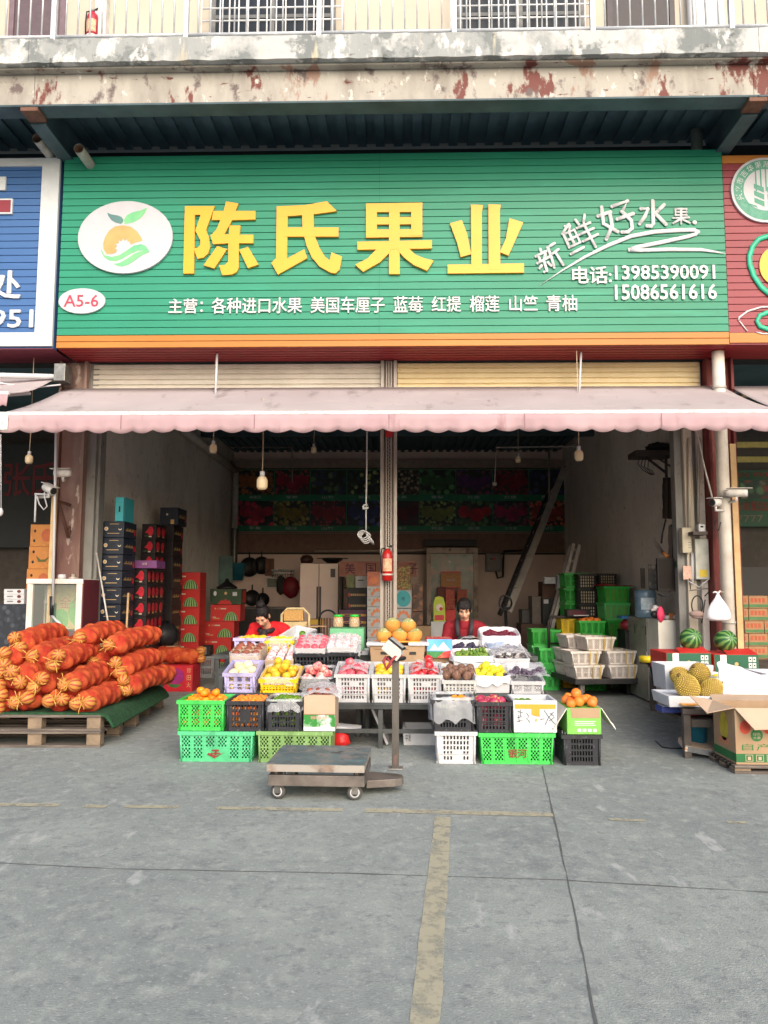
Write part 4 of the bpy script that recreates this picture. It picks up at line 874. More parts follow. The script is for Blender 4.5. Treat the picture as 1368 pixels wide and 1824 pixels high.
carton('small black box standing on the light grey crate',(354,1150,374,1167),13.45,.25,BLACK,lambda b,w,h,y:b.rect(w*.0,h*.1,w*.2,h*.8,mat('picture_grey',(130,130,126),.5),y))
q=P(292,1150,11.95);b=MB();b.ball((0,0,.16),(.2,.2,.19),mat('black_sack',(22,22,25),.5,(34,34,38),6,bump=.8,bscale=9),24,14,None,lambda i,j,q_:1+.09*math.sin(3*i+2.1*j)+.05*math.sin(5*j))
b.ball((-.14,0,.32),(.12,.15,.12),_M['black_sack'],16,10,None,lambda i,j,q_:1+.08*math.sin(2*i+3*j));o=b.obj('sack',None,(q.x,11.98,q.z));tag(o,'slumped black sack beyond the net bags, below the tall melon stack','sack')
b=MB();b.box(-.2,-.12,0,.2,.16,q.z,KRAFT);tag(b.obj('carton',None,(q.x,11.98,0)),'plain carton under the slumped black sack','box')
DKB=mat('dark_banner',(28,32,34),.5,(36,40,42),2)
t=thing('wall_banner','dark banner with faded red characters in the dim neighbouring bay','banner',(P(50,970,14.2).x,14.2,2.2))
b=MB();x0,x1,za,zb_=fr((-160,790,112,975),14.2);b.box(x0-t.location.x,-.02,za-2.2,x1-t.location.x,.02,zb_-2.2,DKB);b.obj('panel',t)
b=MB();MAR=mat('faded_red',(112,34,38),.6);a=bx(8,826,55,884,14.2);
b.text('张',(a[0]-t.location.x,a[1]-2.2,a[2]-t.location.x,a[3]-2.2),MAR,-.022,.01,.012);a=bx(58,824,100,884,14.2);b.text('氏',(a[0]-t.location.x,a[1]-2.2,a[2]-t.location.x,a[3]-2.2),MAR,-.022,.01,.012);b.obj('lettering',t)
GLD=layers('golden_kraft_carton',(196,130,66),[((176,108,50),3,.4,.65),((214,150,80),6,.55,.7)],.6)
def gd(b,w,h,y):b.disc(-w*.3,h*.7,w*.05,h*.07,BLACK,y,12);b.disc(-w*.32,h*.25,w*.05,h*.07,BLACK,y,12);b.disc(w*.2,h*.5,w*.22,h*.3,mat('rose_print',(190,100,60),.6),y,18)
def gd2(b,w,h,y):b.disc(-w*.3,h*.75,w*.05,h*.07,BLACK,y,12);b.disc(-w*.32,h*.3,w*.05,h*.07,BLACK,y,12);b.flat([(-w*.2,h*.6),(-w*.1,h*.3),(w*.2,h*.3),(w*.45,h*.65),(w*.2,h*.42),(-.0,h*.4)],mat('olive_print',(96,96,46),.6),y)
for i,(rr4,dd,lb)in enumerate((((54,934,96,973),gd,'golden carton with a rose print, top of its stack by the rusty column'),((51,973,94,1013),gd2,'golden carton with a leaf print, in the middle of its stack'),((47,1013,90,1053),gd,'golden carton half hidden by the glass cabinet'),((44,1053,88,1093),gd,'golden carton wholly behind the glass cabinet'))):
 carton(lb,rr4,10.9,.5,GLD,dd,'golden cartons')
b=MB();x0,x1,za,zb_=fr((44,1093,88,1235),10.9);b.box(x0,10.9,0,x1,11.4,zb_-.002,KRAFT);tag(b.obj('carton'),'plain carton base under the golden cartons','box')
for i in range(3):
 carton('small white fruit box with a red seal, %s of three on the plaid cloth'%('top','middle','bottom')[i],(7,1049+i*9,43,1058+i*9),10.4,.35,FOAM,lambda b,w,h,y:(b.disc(w*.25,h*.5,w*.1,h*.3,mat('maroon_print',(110,50,46),.5),y,14),b.rect(-w*.35,h*.4,-w*.05,h*.65,GREY,y)),'small white fruit boxes')
PLAID=voro('plaid_cloth',[(52,58,66),(70,76,84),(40,44,52)],14,.9,(44,48,56))
zc=P(25,1076,10.4).z
sheet('plaid_cloth','grey plaid cloth draped over a table in the dim neighbouring bay','cloth',lambda u,v:(-5.8+u*1.0,(10.9-v*.6 if v<.6 else 10.54-(v-.6)*.1)-.3,zc-.004 if v<.6 else zc-(v-.6)*1.6),16,16,PLAID,amp=.01)
b=MB();b.box(-5.78,10.3,zc-.05,-4.85,10.75,zc-.02,WOOD)
t=thing('side_table','wooden table under the grey plaid cloth','table',(-5.3,10.5,0))
for v in b.v:pass
o=b.obj('tabletop',t,(5.3,-10.5,0));legs(t,(-.4,.4),(-.15,.2),zc-.052,.025,WOOD)
cab=thing('display_cabinet','white framed glass display cabinet with a maroon side, behind the net bags','cabinet',(P(98,1030,9.35).x,9.35,0))
x0,x1,za,zb_=fr((49,1031,147,1112),9.35);W2=(x1-x0)/2;zt_=zb_;d_=.5
ALU=mat('white_aluminium',(222,216,208),.35,(190,184,176),4,metal=.2);MARP=mat('maroon_panel',(96,32,46),.4,(80,26,40),3)
GLS=mat('cabinet_glass',(200,214,206),.05,(190,206,198),3,alpha=.1,spec=.5)
b=MB()
for s in (-1,1):
 b.box(s*W2-(.07 if s>0 else 0),0,.0,s*W2+(.0 if s>0 else .07),.04,zt_-.06,ALU);b.box(s*W2-(.04 if s>0 else 0),d_-.04,0,s*W2+(.0 if s>0 else .04),d_,zt_-.06,ALU)
b.box(-W2-.01,-.01,zt_-.06,W2+.01,d_,zt_,ALU);b.box(-W2+.07,0,.30,W2-.07,.04,.36,ALU);b.obj('frame',cab,bev=.004)
b=MB();b.box(-W2+.071,.012,.361,W2-.071,.018,zt_-.061,GLS);b.obj('glass',cab)
b=MB();b.box(W2+.001,.02,.02,W2+.012,d_,zt_-.01,MARP);b.box(-W2-.012,.02,.02,-W2-.001,d_,zt_-.01,MARP);b.obj('side_panel',cab)
b=MB();b.box(-W2+.05,d_-.06,.02,W2-.05,d_-.045,zt_-.07,mat('cabinet_back',(214,204,150),.6));b.box(-W2+.05,.03,.02,W2-.05,d_-.07,zt_-.62,MARP);b.obj('back_panel',cab)
b=MB();b.disc(.14,zt_-.4,.15,.19,mat('pale_green_print',(140,206,132),.6),d_-.065,24);b.disc(-.1,zt_-.5,.1,.13,_M['pale_green_print'],d_-.0655,20);b.rect(-.3,zt_-.62,-.16,zt_-.3,mat('teal_print',(70,120,100),.6),d_-.066)
b.text('金',(-.12,zt_-.36,.02,zt_-.22),mat('rose_letter',(200,150,130),.6),d_-.067);b.text('朵',(.04,zt_-.36,.18,zt_-.22),_M['rose_letter'],d_-.067);b.obj('poster',cab)
b=MB();b.lathe([(.02,0),(.045,0),(.05,.03),(.045,.055),(0,.06)],WHITE,(0,0,0),14);a=P(104,1028,9.5);tag(b.obj('bowl',None,(a.x,9.6,zt_+.001)),'small white bowl on top of the glass cabinet','bowl')
b=MB();b.lathe([(.03,0),(.05,0),(.05,.02),(.02,.03),(.02,.06),(0,.06)],mat('tape_grey',(170,160,150),.5),(0,0,0),14);a=P(124,1028,9.5);tag(b.obj('tape_roll',None,(a.x,9.6,zt_+.001)),'grey tape roll on top of the glass cabinet beside the bowl','tape roll')
b=MB();a=P(98,810,9.3);c=P(94,1078,9.3);b.tube([(a.x,9.3,3.45),c],.016,WHITE,8);e=P(92,1062,9.3);f=P(92,1096,9.3);b.tube([e,f],.024,BLACK,8);b.tube([f,P(100,1105,9.25),P(108,1112,9.2)],.014,WHITE,8);tag(b.obj('awning_crank_pole'),'white awning crank pole with a black grip hanging by the rusty column','pole')
b=MB();a=P(99,868,9.55);b.box(a.x-.022,9.5,1.0,a.x+.022,9.57,a.z+.02,mat('pale_timber',(206,176,130),.7,(180,148,104),4));tag(b.obj('timber_batten'),'pale timber batten standing at the rusty column','batten')
b=MB();p0=P(95,890,9.6);p1=P(126,900,9.75);p2=P(122,958,9.78);RST=mat('rusty_bracket',(92,60,50),.8);b.tube([p0,p1],.02,RST,6);b.tube([P(104,893,9.65),p2],.02,RST,6);b.tube([p2,P(124,938,9.79)],.02,RST,6);tag(b.obj('steel_bracket'),'rusty triangular steel bracket on the column below the cameras','bracket')
CAMW=mat('camera_white',(226,222,216),.35)
def sec_cam(label,p,q,L=.22,dark=True,base=None):
 t=thing('security_camera',label,'camera',p);d=(Vector(q)-Vector(p)).normalized();b=MB()
 b.tube([d*-L*.5,d*-L*.3,d*L*.35,d*L*.5],[.035,.048,.048,.044],CAMW,12);b.obj('housing',t)
 b=MB();b.tube([d*(L*.5),d*(L*.5+.012)],[.043,.036],BLACK,12);b.obj('lens',t)
 b=MB();s=d.cross(Vector((0,0,1))).normalized()*.05;u=Vector((0,0,.052));b.add([d*-L*.45+u-s,d*L*.72+u-s,d*L*.72+u+s,d*-L*.45+u+s],[(0,1,2,3)],CAMW);o=b.obj('sun_shield',t);k=o.modifiers.new('t','SOLIDIFY');k.thickness=.006
 b=MB();bb=Vector(base or (p[0],p[1]+.2,p[2]-.1))-Vector(p);b.tube([(0,0,-.03),(0,.02,-.09),bb],.016,CAMW,8);b.obj('bracket',t);return t
p=P(87,871,9.3);sec_cam('white security camera with a loose cable, below the other one on the rusty column',p,p+Vector((.5,-.35,-.2)),base=P(66,886,9.55))
p=P(112,843,9.4);sec_cam('white security camera pointing along the shopfront, above the cable loop',p,p+Vector((-.6,-.1,-.02)),.2,base=P(122,848,9.75))
b=MB();b.tube([P(64,880,9.4),P(63,905,9.4),P(62,930,9.4)],.012,WHITE,6);b.tube([P(66,884,9.35),P(70,898,9.35),P(78,908,9.35),P(84,902,9.35),P(80,888,9.35),P(79,876,9.33)],.008,WHITE,6);b.tube([P(62,880,9.45),P(100,882,9.5)],.014,WHITE,6);tag(b.obj('cable'),'white cable loop hanging under the lower security camera','cable')
b=MB();b.tube([(P(1,780,9.0).x,9.0,3.3),P(2,905,9.0)],.006,WHITE,6);a=P(1,912,9.0);b.ball(a,(.03,.03,.05),WHITE,10,8);tag(b.obj('pull_cord'),'white pull cord with a knot at the photo edge','cord')
b=MB();b.tube([P(172,985,9.75),P(197,1135,9.3)],.011,mat('pale_stick',(190,186,178),.5),6);tag(b.obj('stick'),'thin pale stick leaning against the pilaster beside the cabinet','stick')
# ================================================================== CENTRE: the fruit stall
TBL=layers('stall_table_paint',(74,78,78),[((54,56,56),4,.4,.65),((120,100,88),7,.64,.74)],.6)
def table(label,x0,x1,y0,y1,z,rails=True,name='stall_table',ang=0):
 t=thing(name,label,'table',((x0+x1)/2,(y0+y1)/2,0));W,D=(x1-x0)/2,(y1-y0)/2
 b=MB();b.box(-W,-D,z-.012,W,D,z,TBL);b.box(-W,-D+.001,z-.05,W,-D+.03,z-.0125,TBL);b.box(-W,D-.03,z-.05,W,D-.001,z-.0125,TBL)
 Q=Matrix.Translation((0,-D,z))@Matrix.Rotation(R(ang),4,'X')@Matrix.Translation((0,D,-z));b.v=[tuple(Q@Vector(v))for v in b.v];b.obj('tabletop',t,bev=.003)
 mid_=[-.02]if W>.6 else []
 legs(t,[-W+.03]+mid_+[W-.03],[-D+.04],z-.051,.022,TBL);legs(t,[-W+.03]+mid_+[W-.03],[D-.06],z-.055+(2*D-.06)*math.tan(R(ang)),.022,TBL)
 if rails:b=MB();b.box(-W+.053,-D+.03,.14,W-.053,-D+.05,.18,TBL);b.obj('rail',t)
 return t
ZT1=P(690,1254,7.6).z
T0=table('low dark steel table at the front of the stall, under three white crates',P(530,1254,7.6).x-.55,P(900,1254,7.6).x+.2,7.58,8.1,ZT1,ang=10)
ZT2=P(600,1193,8.2).z
table('middle step of the dark stall tables, under the apple trays',P(400,1190,8.3).x-.04,P(645,1190,8.3).x,8.16,8.66,ZT2,False,ang=9)
table('middle step of the dark stall tables, under the melon carton',P(650,1190,8.3).x,P(803,1190,8.3).x,8.16,8.72,ZT2,False)
table('middle step of the dark stall tables, under the grape boxes',P(808,1190,8.3).x,P(950,1190,8.3).x+.04,8.16,8.66,ZT2,False,ang=9)
LGREEN=crm('bright_green_crate',(66,196,84),(56,180,74));TGREEN=crm('mint_green_crate',(84,188,132),(72,174,118));OGREEN=crm('olive_green_crate',(126,164,98),(112,148,84))
LAV=crm('lavender_crate',(180,174,214),(168,162,204));YCR=crm('yellow_crate',(236,198,30),(222,182,20));PBL=crm('dark_crate',(34,36,42),(46,48,54))
PR=mat('red_brush_print',(140,52,46),.6)
def mid(wi,wj,nw,rows):return wj==0 and wi in (nw//2,nw//2-1)
YG=6.97;DG_=.42
cg1=crate('mint green mesh crate on the ground with a red brushed mark, under the oranges',(319,1303,451,1357),YG,DG_,TGREEN,'mesh',blank=mid,taper=.04);cg1.location.z=0.001
cg2=crate('olive green mesh crate on the ground under the limes',(459,1300,590,1355),YG,DG_,OGREEN,'mesh',blank=mid,taper=.03);cg2.location.z=.001
cg3=crate('bright green mesh crate on the ground with red brushed characters',(855,1303,987,1358),YG,DG_,LGREEN,'mesh',blank=mid,taper=.05);cg3.location.z=.001
cg4=crate('white slotted crate on the ground under the bag-covered crate',(777,1302,848,1359),YG,.42,WHITE,nx=8,nz=5,blank=lambda i,j,n,m_:j<2 and 2<i<6,taper=.04);cg4.location.z=.001
cg5=crate('black slotted crate on the ground under the open green carton',(1003,1311,1071,1365),YG-.02,.42,PBL,nx=8,nz=4,taper=.04,margin=.2);cg5.location.z=.001
def mark(cr,draw):
 b=MB();draw(b,cr['w'],cr['h'],-cr['d']/2-.004);b.obj('print',cr)
mark(cg1,lambda b,w,h,y:(b.flat([(-w*.12,h*.25),(-w*.02,h*.12),(w*.1,h*.3),(w*.13,h*.34),(w*.0,h*.2),(-w*.1,h*.3)],PR,y),b.rect(-w*.06,h*.36,w*.04,h*.41,PR,y),b.rect(-w*.02,h*.22,w*.01,h*.36,PR,y-.001),b.rect(-w*.07,h*.27,w*.06,h*.31,PR,y-.002)))
mark(cg3,lambda b,w,h,y:b.text('银河',(-w*.12,h*.22,w*.13,h*.5),PR,y,0,.02))
def tier(label,r,m,base,**k):
 c=crate(label,r,YG,k.pop('d',.40),m,**k);c.location.z=base.location.z+base['h']+.006;return c
ct1=tier('bright green mesh crate heaped with mandarins',(317,1248,399,1302),LGREEN,cg1,pat='mesh',taper=.03)
fill(ct1,'mandarin',.037,'mandarin heaped in the bright green crate at the corner of the stall','mandarins in the bright green crate','mandarin',.92,.03,seed=2,second=.22)
ct2=tier('black slotted crate full of small loquats',(403,1246,470,1299),PBL,cg1,nx=9,nz=4,margin=.14,taper=.02,blank=lambda i,j,n,m_:j in (1,2)and 2<i<6)
fill(ct2,'loquat',.022,'small orange loquat in the black slotted crate','loquats in the black crate','loquat',.95,.02,seed=3)
ct3=tier('black slotted crate of limes lined with clear plastic',(473,1247,538,1299),PBL,cg2,nx=9,nz=4,margin=.16,taper=.03)
fill(ct3,'lime',.036,'green lime in the plastic lined black crate','limes in the black crate','lime',.9,.03,seed=4)
liner(ct3,FILM,'clear plastic liner folded over the crate of limes',.09,5)
c=carton('opened kraft carton with green grass print and white base, beside the limes',(541,1234,597,1298),YG,.36,KRAFTL,lambda b,w,h,y:(b.rect(-w/2,h*.12,w/2,h*.46,mat('grass_print',(48,130,54),.6,(230,236,230),5,.5,.62),y),b.rect(-w/2,.001,w/2,h*.12,FOAM,y-.001),b.text('猕猴桃',(-w*.28,h*.33,w*.26,h*.42),mat('pink_print',(226,150,150),.6),y-.002),b.rect(-w/2,h*.455,w/2,h*.475,mat('flap_edge',(150,116,88),.8),y-.004)),lid=False)
c.location.z=cg2.location.z+cg2['h']+.006
x,y,z=c.location;heap('kiwi',.034,x-.12,x+.12,y-.14,y+.14,z+c['h']+.015,'brown kiwi in the opened grass print carton','kiwis in the kraft carton','kiwi')
sheet('plastic_film','clear film over the kiwis in the grass print carton','plastic film',lambda u,v:(x-.17+.36*u,y-.19+.38*v,z+c['h']+.07-.05*abs(2*u-1)**3-.05*(1-v)**4),12,12,FILM,amp=.012)
ct4=tier('black slotted crate half covered by a clear bag, on the white crate',(769,1247,845,1302),PBL,cg4,nx=9,nz=4,margin=.18,taper=.04)
fill(ct4,'apple_green',.042,'pale fruit inside the bag-covered black crate','fruit in the bag-covered crate','apple',.6,0,front=False,seed=8)
x,y,z=ct4.location
heap('mandarin',.034,x-.0,x+.16,y-.14,y+.1,z+ct4['h']-.02,'pale orange fruit under the clear bag','orange fruit under the clear bag','mandarin')
liner(ct4,mat('grey_clear_bag',(206,210,216),.2,(190,194,202),6,alpha=.42,bump=.9,bscale=20,spec=.8),'greyish clear bag folded far down over the black crate',.19,9,amp=.02)
ct5=tier('black slotted crate of dragon fruit',(848,1248,911,1302),PBL,cg3,nx=7,nz=6,margin=.16,taper=.03)
fill(ct5,'dragonfruit',.05,'pink and yellow dragon fruit in the black crate','dragon fruit in the black crate','dragon fruit',.86,.02,seed=9)
fb=foam_tray('white foam box with orange tape and pen scribbles, on the bright green crate',(914,1243,993,1301),YG,.40,taper=.03);fb.location.z=cg3.location.z+cg3['h']+.006
TAPE=mat('orange_tape',(236,160,60),.3,(226,146,50),5);PEN=mat('pen_ink',(70,72,90),.6)
def scrib(b,w,h,y):
 b.rect(-w*.46,h*.74,w*.46,h*.88,TAPE,y-.001);b.flat([(-w*.08,h*.74),(w*.1,h*.74),(w*.1,h*.5),(-w*.08,h*.55)],TAPE,y-.002);b.disc(w*.02,h*.4,w*.03,h*.045,GOLD,y-.002,12)
 T=Matrix.Translation((0,y-.003,0))
 for pts in (((-.4,.66),(-.28,.62)),((-.34,.72),(-.33,.5)),((-.42,.46),(-.3,.5)),((-.38,.55),(-.36,.34)),((-.42,.34),(-.28,.4)),((-.2,.62),(-.14,.5),(-.2,.44),(-.13,.36),(-.14,.3)),((.2,.7),(.3,.5),(.44,.28)),((.42,.66),(.3,.48),(.22,.26)),((.1,.42),(.2,.44)),((.3,.36),(.44,.5)),((.34,.62),(.42,.52))):
  b.tube([(w*p[0],0,h*p[1])for p in pts],.0022,PEN,5,T=T)
b=MB();scrib(b,fb['w'],fb['h'],-fb['d']/2);b.obj('print',fb)
x,y,z=fb.location
for i in range(6):put('lime',(x-.13+.055*(i%3),y-.05+.1*(i//3),z+fb['h']-.05),'green fruit lying low in the taped foam box','green fruit in the taped foam box','lime',1.1)
GCT=layers('apple_green_carton',(122,186,84),[((106,170,70),3,.4,.7)],.55)
oc=carton('green carton with open torn flaps on the black crate, full of oranges',(1010,1262,1071,1309),YG-.02,.40,GCT,lambda b,w,h,y:(b.flat([(-w*.36,h*.62),(w*.46,h*.62),(w*.46,h*.999),(-w*.4,h*.999)],KRAFT,y),[b.rect(-w*.28+0*i,h*(.34+.07*i),w*(.34-.05*(i%2)),h*(.37+.07*i),FOAM,y)for i in range(3)],[b.rect(w*(-.2+.15*i),h*.1,w*(-.09+.15*i),h*.22,FOAM,y)or b.rect(w*(-.17+.15*i),h*.13,w*(-.12+.15*i),h*.19,REDF,y-.001)for i in range(4)]),lid=False)
oc.location.z=cg5.location.z+cg5['h']+.006
x,y,z=oc.location;h=oc['h'];w_=oc['w']
heap('orange',.046,x-w_/2+.01,x+w_/2-.0,y-.19,y+.19,z+h+.03,'orange heaped above the rim of the open green carton','oranges in the green carton','orange',.02,seed=4,second=.12)
TORN=mat('torn_white_card',(226,222,214),.85,(206,198,186),8)
for s,nm in ((-1,'flap'),(1,'flap')):
 b=MB();b.add([(s*(w_/2+.002),-.2,h-.002),(s*(w_/2+.002),.2,h-.002),(s*(w_/2+.13),.2,h-.17),(s*(w_/2+.14),.02,h-.19),(s*(w_/2+.12),-.12,h-.15),(s*(w_/2+.12),-.2,h-.18)],[(0,1,2,3,4,5)],TORN)
 o=b.obj(nm,oc);k=o.modifiers.new('t','SOLIDIFY');k.thickness=.006
z_2=ZT1+.001
def onT(c,z):c.location.z=z;return c
support=lambda nm,lb,x0,x1,y0,y1,z:tag(MB().box(x0,y0,0,x1,y1,z,KRAFT).obj(nm,None,bev=.004),lb,'box')
xa,xb=P(396,1240,7.5).x,P(528,1240,7.5).x;zb2=P(430,1236,7.5).z
table('low dark table behind the loquat crate, under the lavender and yellow crates',xa-.02,xb+.0,7.44,8.1,zb2-.002,False,ang=11)
with Tilt(7.44,zb2,11):
 cl=onT(crate('lavender plastic crate of pale melons beside the yellow crate',(400,1200,455,1236),7.5,.42,LAV,nx=3,nz=2,margin=.1,taper=.02),zb2)
 fill(cl,'pomelo',.05,'pale yellow fruit in the front lavender crate','pale fruit in the front lavender crate','pomelo',.8,.02)
 cy=onT(crate('yellow slotted crate of yellow oranges',(464,1211,528,1236),7.5,.42,YCR,nx=10,nz=2,margin=.06,taper=.02),zb2)
 fill(cy,'yellow_orange',.04,'yellow orange in the yellow slotted crate','yellow oranges in the yellow crate','orange',.95,.06,front=False,seed=6,second=.4)
 liner(cy,FILM,'clear plastic liner in the yellow crate',.06,6)
with Tilt(7.58,ZT1,10):
 cpz=z_2
 cp=onT(crate('black crate heaped with big blushed peaches',(533,1210,594,1253),7.62,.40,PBL,nx=8,nz=3,margin=.1,taper=.03),cpz)
 fill(cp,'peach',.052,'big pink peach heaped in the black crate','peaches in the black crate','peach',.92,.05,front=False,seed=3,second=.7)
 liner(cp,FILM,'clear plastic liner around the peaches',.1,7)
 slot=dict(nx=8,nz=5,margin=.15,taper=.05,blank=lambda i,j,n,m_:j==3 and 2<i<6)
 cw1=onT(crate('white slotted crate of red foil wrapped fruit, next to the peaches',(598,1201,659,1253),7.62,.44,WHITE,**slot),z_2)
 cw2=onT(crate('white slotted crate of yellow fruit, in the middle of three white crates',(662,1201,723,1253),7.62,.44,WHITE,**slot),z_2)
 cw3=onT(crate('white slotted crate of dark red apples, beside the steel weighing post',(726,1201,787,1253),7.62,.44,WHITE,**slot),z_2)
 fill(cw1,'pink_apple',.043,'glossy red wrapped fruit in the first white crate','red fruit in the first white crate','apple',.9,.05,seed=11,second=.3)
 fill(cw2,'yellow_orange',.042,'yellow blushed fruit in the middle white crate','yellow fruit in the middle white crate','orange',.9,.04,seed=12)
 fill(cw3,'apple',.042,'dark red apple in the white crate beside the post','apples in the third white crate','apple',.9,.05,seed=13,second=.4)
 for c_ in (cw1,cw3):
  x,y,z=c_.location;sheet('plastic_film','glossy clear film over the red fruit of a white crate','plastic film',lambda u,v:(x-.15+.30*u,y-.18+.36*v,z+c_['h']*.95+.055-.06*abs(2*u-1)**3),10,10,FILM,'films on the white crates',amp=.012)
with Tilt(7.5,zb2,11):
 cb=onT(crate('white wire tray of brown snakeskin pears behind the bag-covered crate',(789,1216,848,1240),7.55,.4,mat('grey_white_crate',(206,206,204),.5),nx=8,nz=2,margin=.06,taper=.03),zb2)
 x,y,z=cb.location;heap('snake_pear',.042,x-.16,x+.16,y-.18,y+.15,z+cb['h']+.01,'brown russet pear standing in the wire tray','russet pears in the wire tray','pear',.03,second=.3)
 ylm=onT(foam_tray('white lined box of yellow lemons',(846,1212,909,1240),7.55,.40),zb2)
 x,y,z=ylm.location;heap('lemon',.038,x-.15,x+.15,y-.17,y+.17,z+ylm['h']*.85,'yellow lemon in the white lined box','lemons in the white lined box','lemon',.04,second=.4)
 liner(ylm,FILMW,'milky bag lining the box of lemons',.07,12)
 cgp=onT(crate('white patterned crate of dark grapes by the foam box',(911,1217,968,1240),7.55,.42,WHITE,pat='mesh',taper=.02),zb2)
 table('low dark table under the lemon box and the pear tray',P(789,1240,7.5).x-.02,P(968,1240,7.5).x+.04,7.5,8.1,zb2-.002,False,ang=11)
def bunch(label,cat,loc,L,wd,r,m,n,group=None,seed=0,flatz=.5,name='grape_bunch'):
 rr=random.Random(seed);b=MB()
 for i in range(n):
  t=rr.random();wv=wd*(1-.65*t);a=rr.uniform(0,6.28);q=rr.random()**.5
  b.ball((wv*q*math.cos(a),(t-.5)*L,abs(wv*flatz*q*math.sin(a))+r),r*rr.uniform(.88,1.1),m,8,6)
 o=b.obj(name,None,loc);o.rotation_euler.z=rr.uniform(-.9,.9);return tag(o,label,cat,group)
GRD=mat('dark_grape',(40,38,62),.35,(66,60,84),30,rand=.1);GRR=mat('red_grape',(116,34,54),.35,(84,26,46),30,rand=.1);GRB=mat('blue_black_grape',(34,40,76),.4,(56,62,96),30);GRP=mat('bloomy_purple_grape',(70,58,76),.5,(100,88,104),26)
with Tilt(7.5,zb2,11):
 x,y,z=cgp.location
 for i in range(4):bunch('bunch of dusty purple grapes in the white patterned crate','grapes',(x-.12+.08*i+(.03 if i==3 else 0),y-.06+.1*(i%2),z+cgp['h']*.72),.2,.06,.014,GRP,34,'purple grape bunches in the white patterned crate',i)
 sheet('plastic_bag','milky bag tucked between the purple grapes and folded over the crate rim','plastic bag',lambda u,v:(x-.2+.4*u,y-.22+.46*v,z+cgp['h']+.012-.05*math.sin(3.1*u)*math.sin(3.1*v)),14,12,FILM,amp=.014)
z_3=ZT2+.001
with Tilt(8.16,ZT2,9):
 ka=onT(foam_tray('open cardboard box of kiwis in divided trays, wrapped in clear plastic',(409,1166,462,1189),8.2,.45,KRAFTL,'carton',.012),z_3)
 x,y,z=ka.location
 for i in range(3):
  for j in range(3):put('kiwi',(x-.105+.105*i,y-.13+.14*j,z+ka['h']-.01+.006*j),'reddish brown fruit in the divided cardboard box','fruit in the divided cardboard box','kiwi',1.35)
 b=MB()
 for i in range(4):b.box(-.155+.105*i-.003,-.2,ka['h']*.3,-.155+.105*i+.003,.2,ka['h']+.03,KRAFTL)
 for j in range(1,3):b.box(-.152,-.2+.14*j-.003,ka['h']*.35,.152,-.2+.14*j+.003,ka['h']+.028,KRAFTL)
 b.obj('divider',ka);liner(ka,FILM,'clear plastic draped over the divided cardboard box',.14,14,amp=.02)
 ap=onT(foam_tray('open cardboard box of apples in white foam nets',(471,1173,523,1189),8.2,.45,KRAFTL,'carton',.012),z_3)
 x,y,z=ap.location
 for i in range(3):
  for j in range(4):put('wrapped_fruit',(x-.1+.1*i,y-.16+.105*j,z+ap['h']+.0+.008*j),'apple in a white foam net in the cardboard box','foam netted apples in the cardboard box','apple',1.15)
def trays(r,lbc,lbt,kind,lbf,grp,seed):
 c1=onT(crate(lbc,r,8.22,.40,PBL,nx=8,nz=2,margin=.06,taper=.01),z_3)
 x,y,z=c1.location;t=foam_tray(lbt,r,8.22,.38,name='fruit_tray');t.scale.z=.34;t.location.z=z+c1['h']+.005
 for i in range(4):
  for j in range(4):put(kind,(x-.12+.08*i,y-.13+.088*j,t.location.z+t['h']*.34+.012*j),lbf,grp,'apple',.95)
 sheet('plastic_film','clear film stretched over %s'%grp,'plastic film',lambda u,v:(x-.19+.38*u,y-.2+.4*v,t.location.z+.085+.04*v-.07*abs(2*u-1)**5-.07*(1-v)**5),12,12,FILM,amp=.008)
 return c1
with Tilt(8.16,ZT2,9):
 trays((525,1164,580,1190),'black slotted crate under a tray of pink apples, near the woman in red','white tray of pink apples under film, on the black crate near the woman in red','pink_apple','pink apple under film in the tray by the woman in red','the pink apple tray',1)
with Tilt(8.16,ZT2,9):
 trays((582,1162,636,1190),'black slotted crate under a tray of pale apples, below the jars','white tray of foam capped apples under film, below the jars','wrapped_fruit','pale capped apple under film in the tray below the jars','the pale apple tray',2)
cl2=crate('lavender plastic crate behind the wrapped kiwi box',(417,1137,471,1166),8.75,.36,LAV,nx=3,nz=2,margin=.1,taper=.02);
fill(cl2,'yellow_orange',.04,'yellow fruit in the rear lavender crate','yellow fruit in the rear lavender crate','orange',.9,.02,front=False)
cy2=crate('yellow crate under clear plastic behind the box of foam netted apples',(473,1141,522,1166),8.75,.34,YCR,nx=8,nz=2,margin=.06,taper=.02);fill(cy2,'lemon',.038,'yellow fruit in the rear yellow crate','yellow fruit in the rear yellow crate','lemon',.9,.02,front=False);liner(cy2,FILM,'clear plastic over the rear yellow crate',.08,3)
ZT3=min(cl2.location.z,cy2.location.z)-.002;cl2.location.z=cy2.location.z=ZT3+.002
table('highest rear step of the stall tables',P(400,1160,8.8).x-.1,P(940,1160,8.8).x+.1,8.74,9.3,ZT3,False)
mc=foam_tray('kraft carton with white foam lid pieces, full of netted melons',(658,1150,757,1182),8.35,.34,KRAFT,'carton',.012);b=MB();w_,h=mc['w'],mc['h']
b.rect(-w_*.3,h*.5,-w_*.18,h*.66,BLACK,-.172);b.rect(w_*.22,h*.5,w_*.34,h*.66,BLACK,-.172);b.rect(-w_*.42,h*.78,w_*.2,h*.82,mat('brown_print',(130,96,70),.8),-.172);b.obj('print',mc)
b=MB();b.box(-w_/2-.03,-.2,h+.001,-w_*.22,.12,h+.03,FOAM);b.box(w_*.2,-.19,h+.001,w_/2+.04,.12,h+.035,FOAM);b.box(-w_*.3,-.16,h+.032,w_*.42,.14,h+.045,TAPE);b.obj('foam_lid',mc,bev=.004)
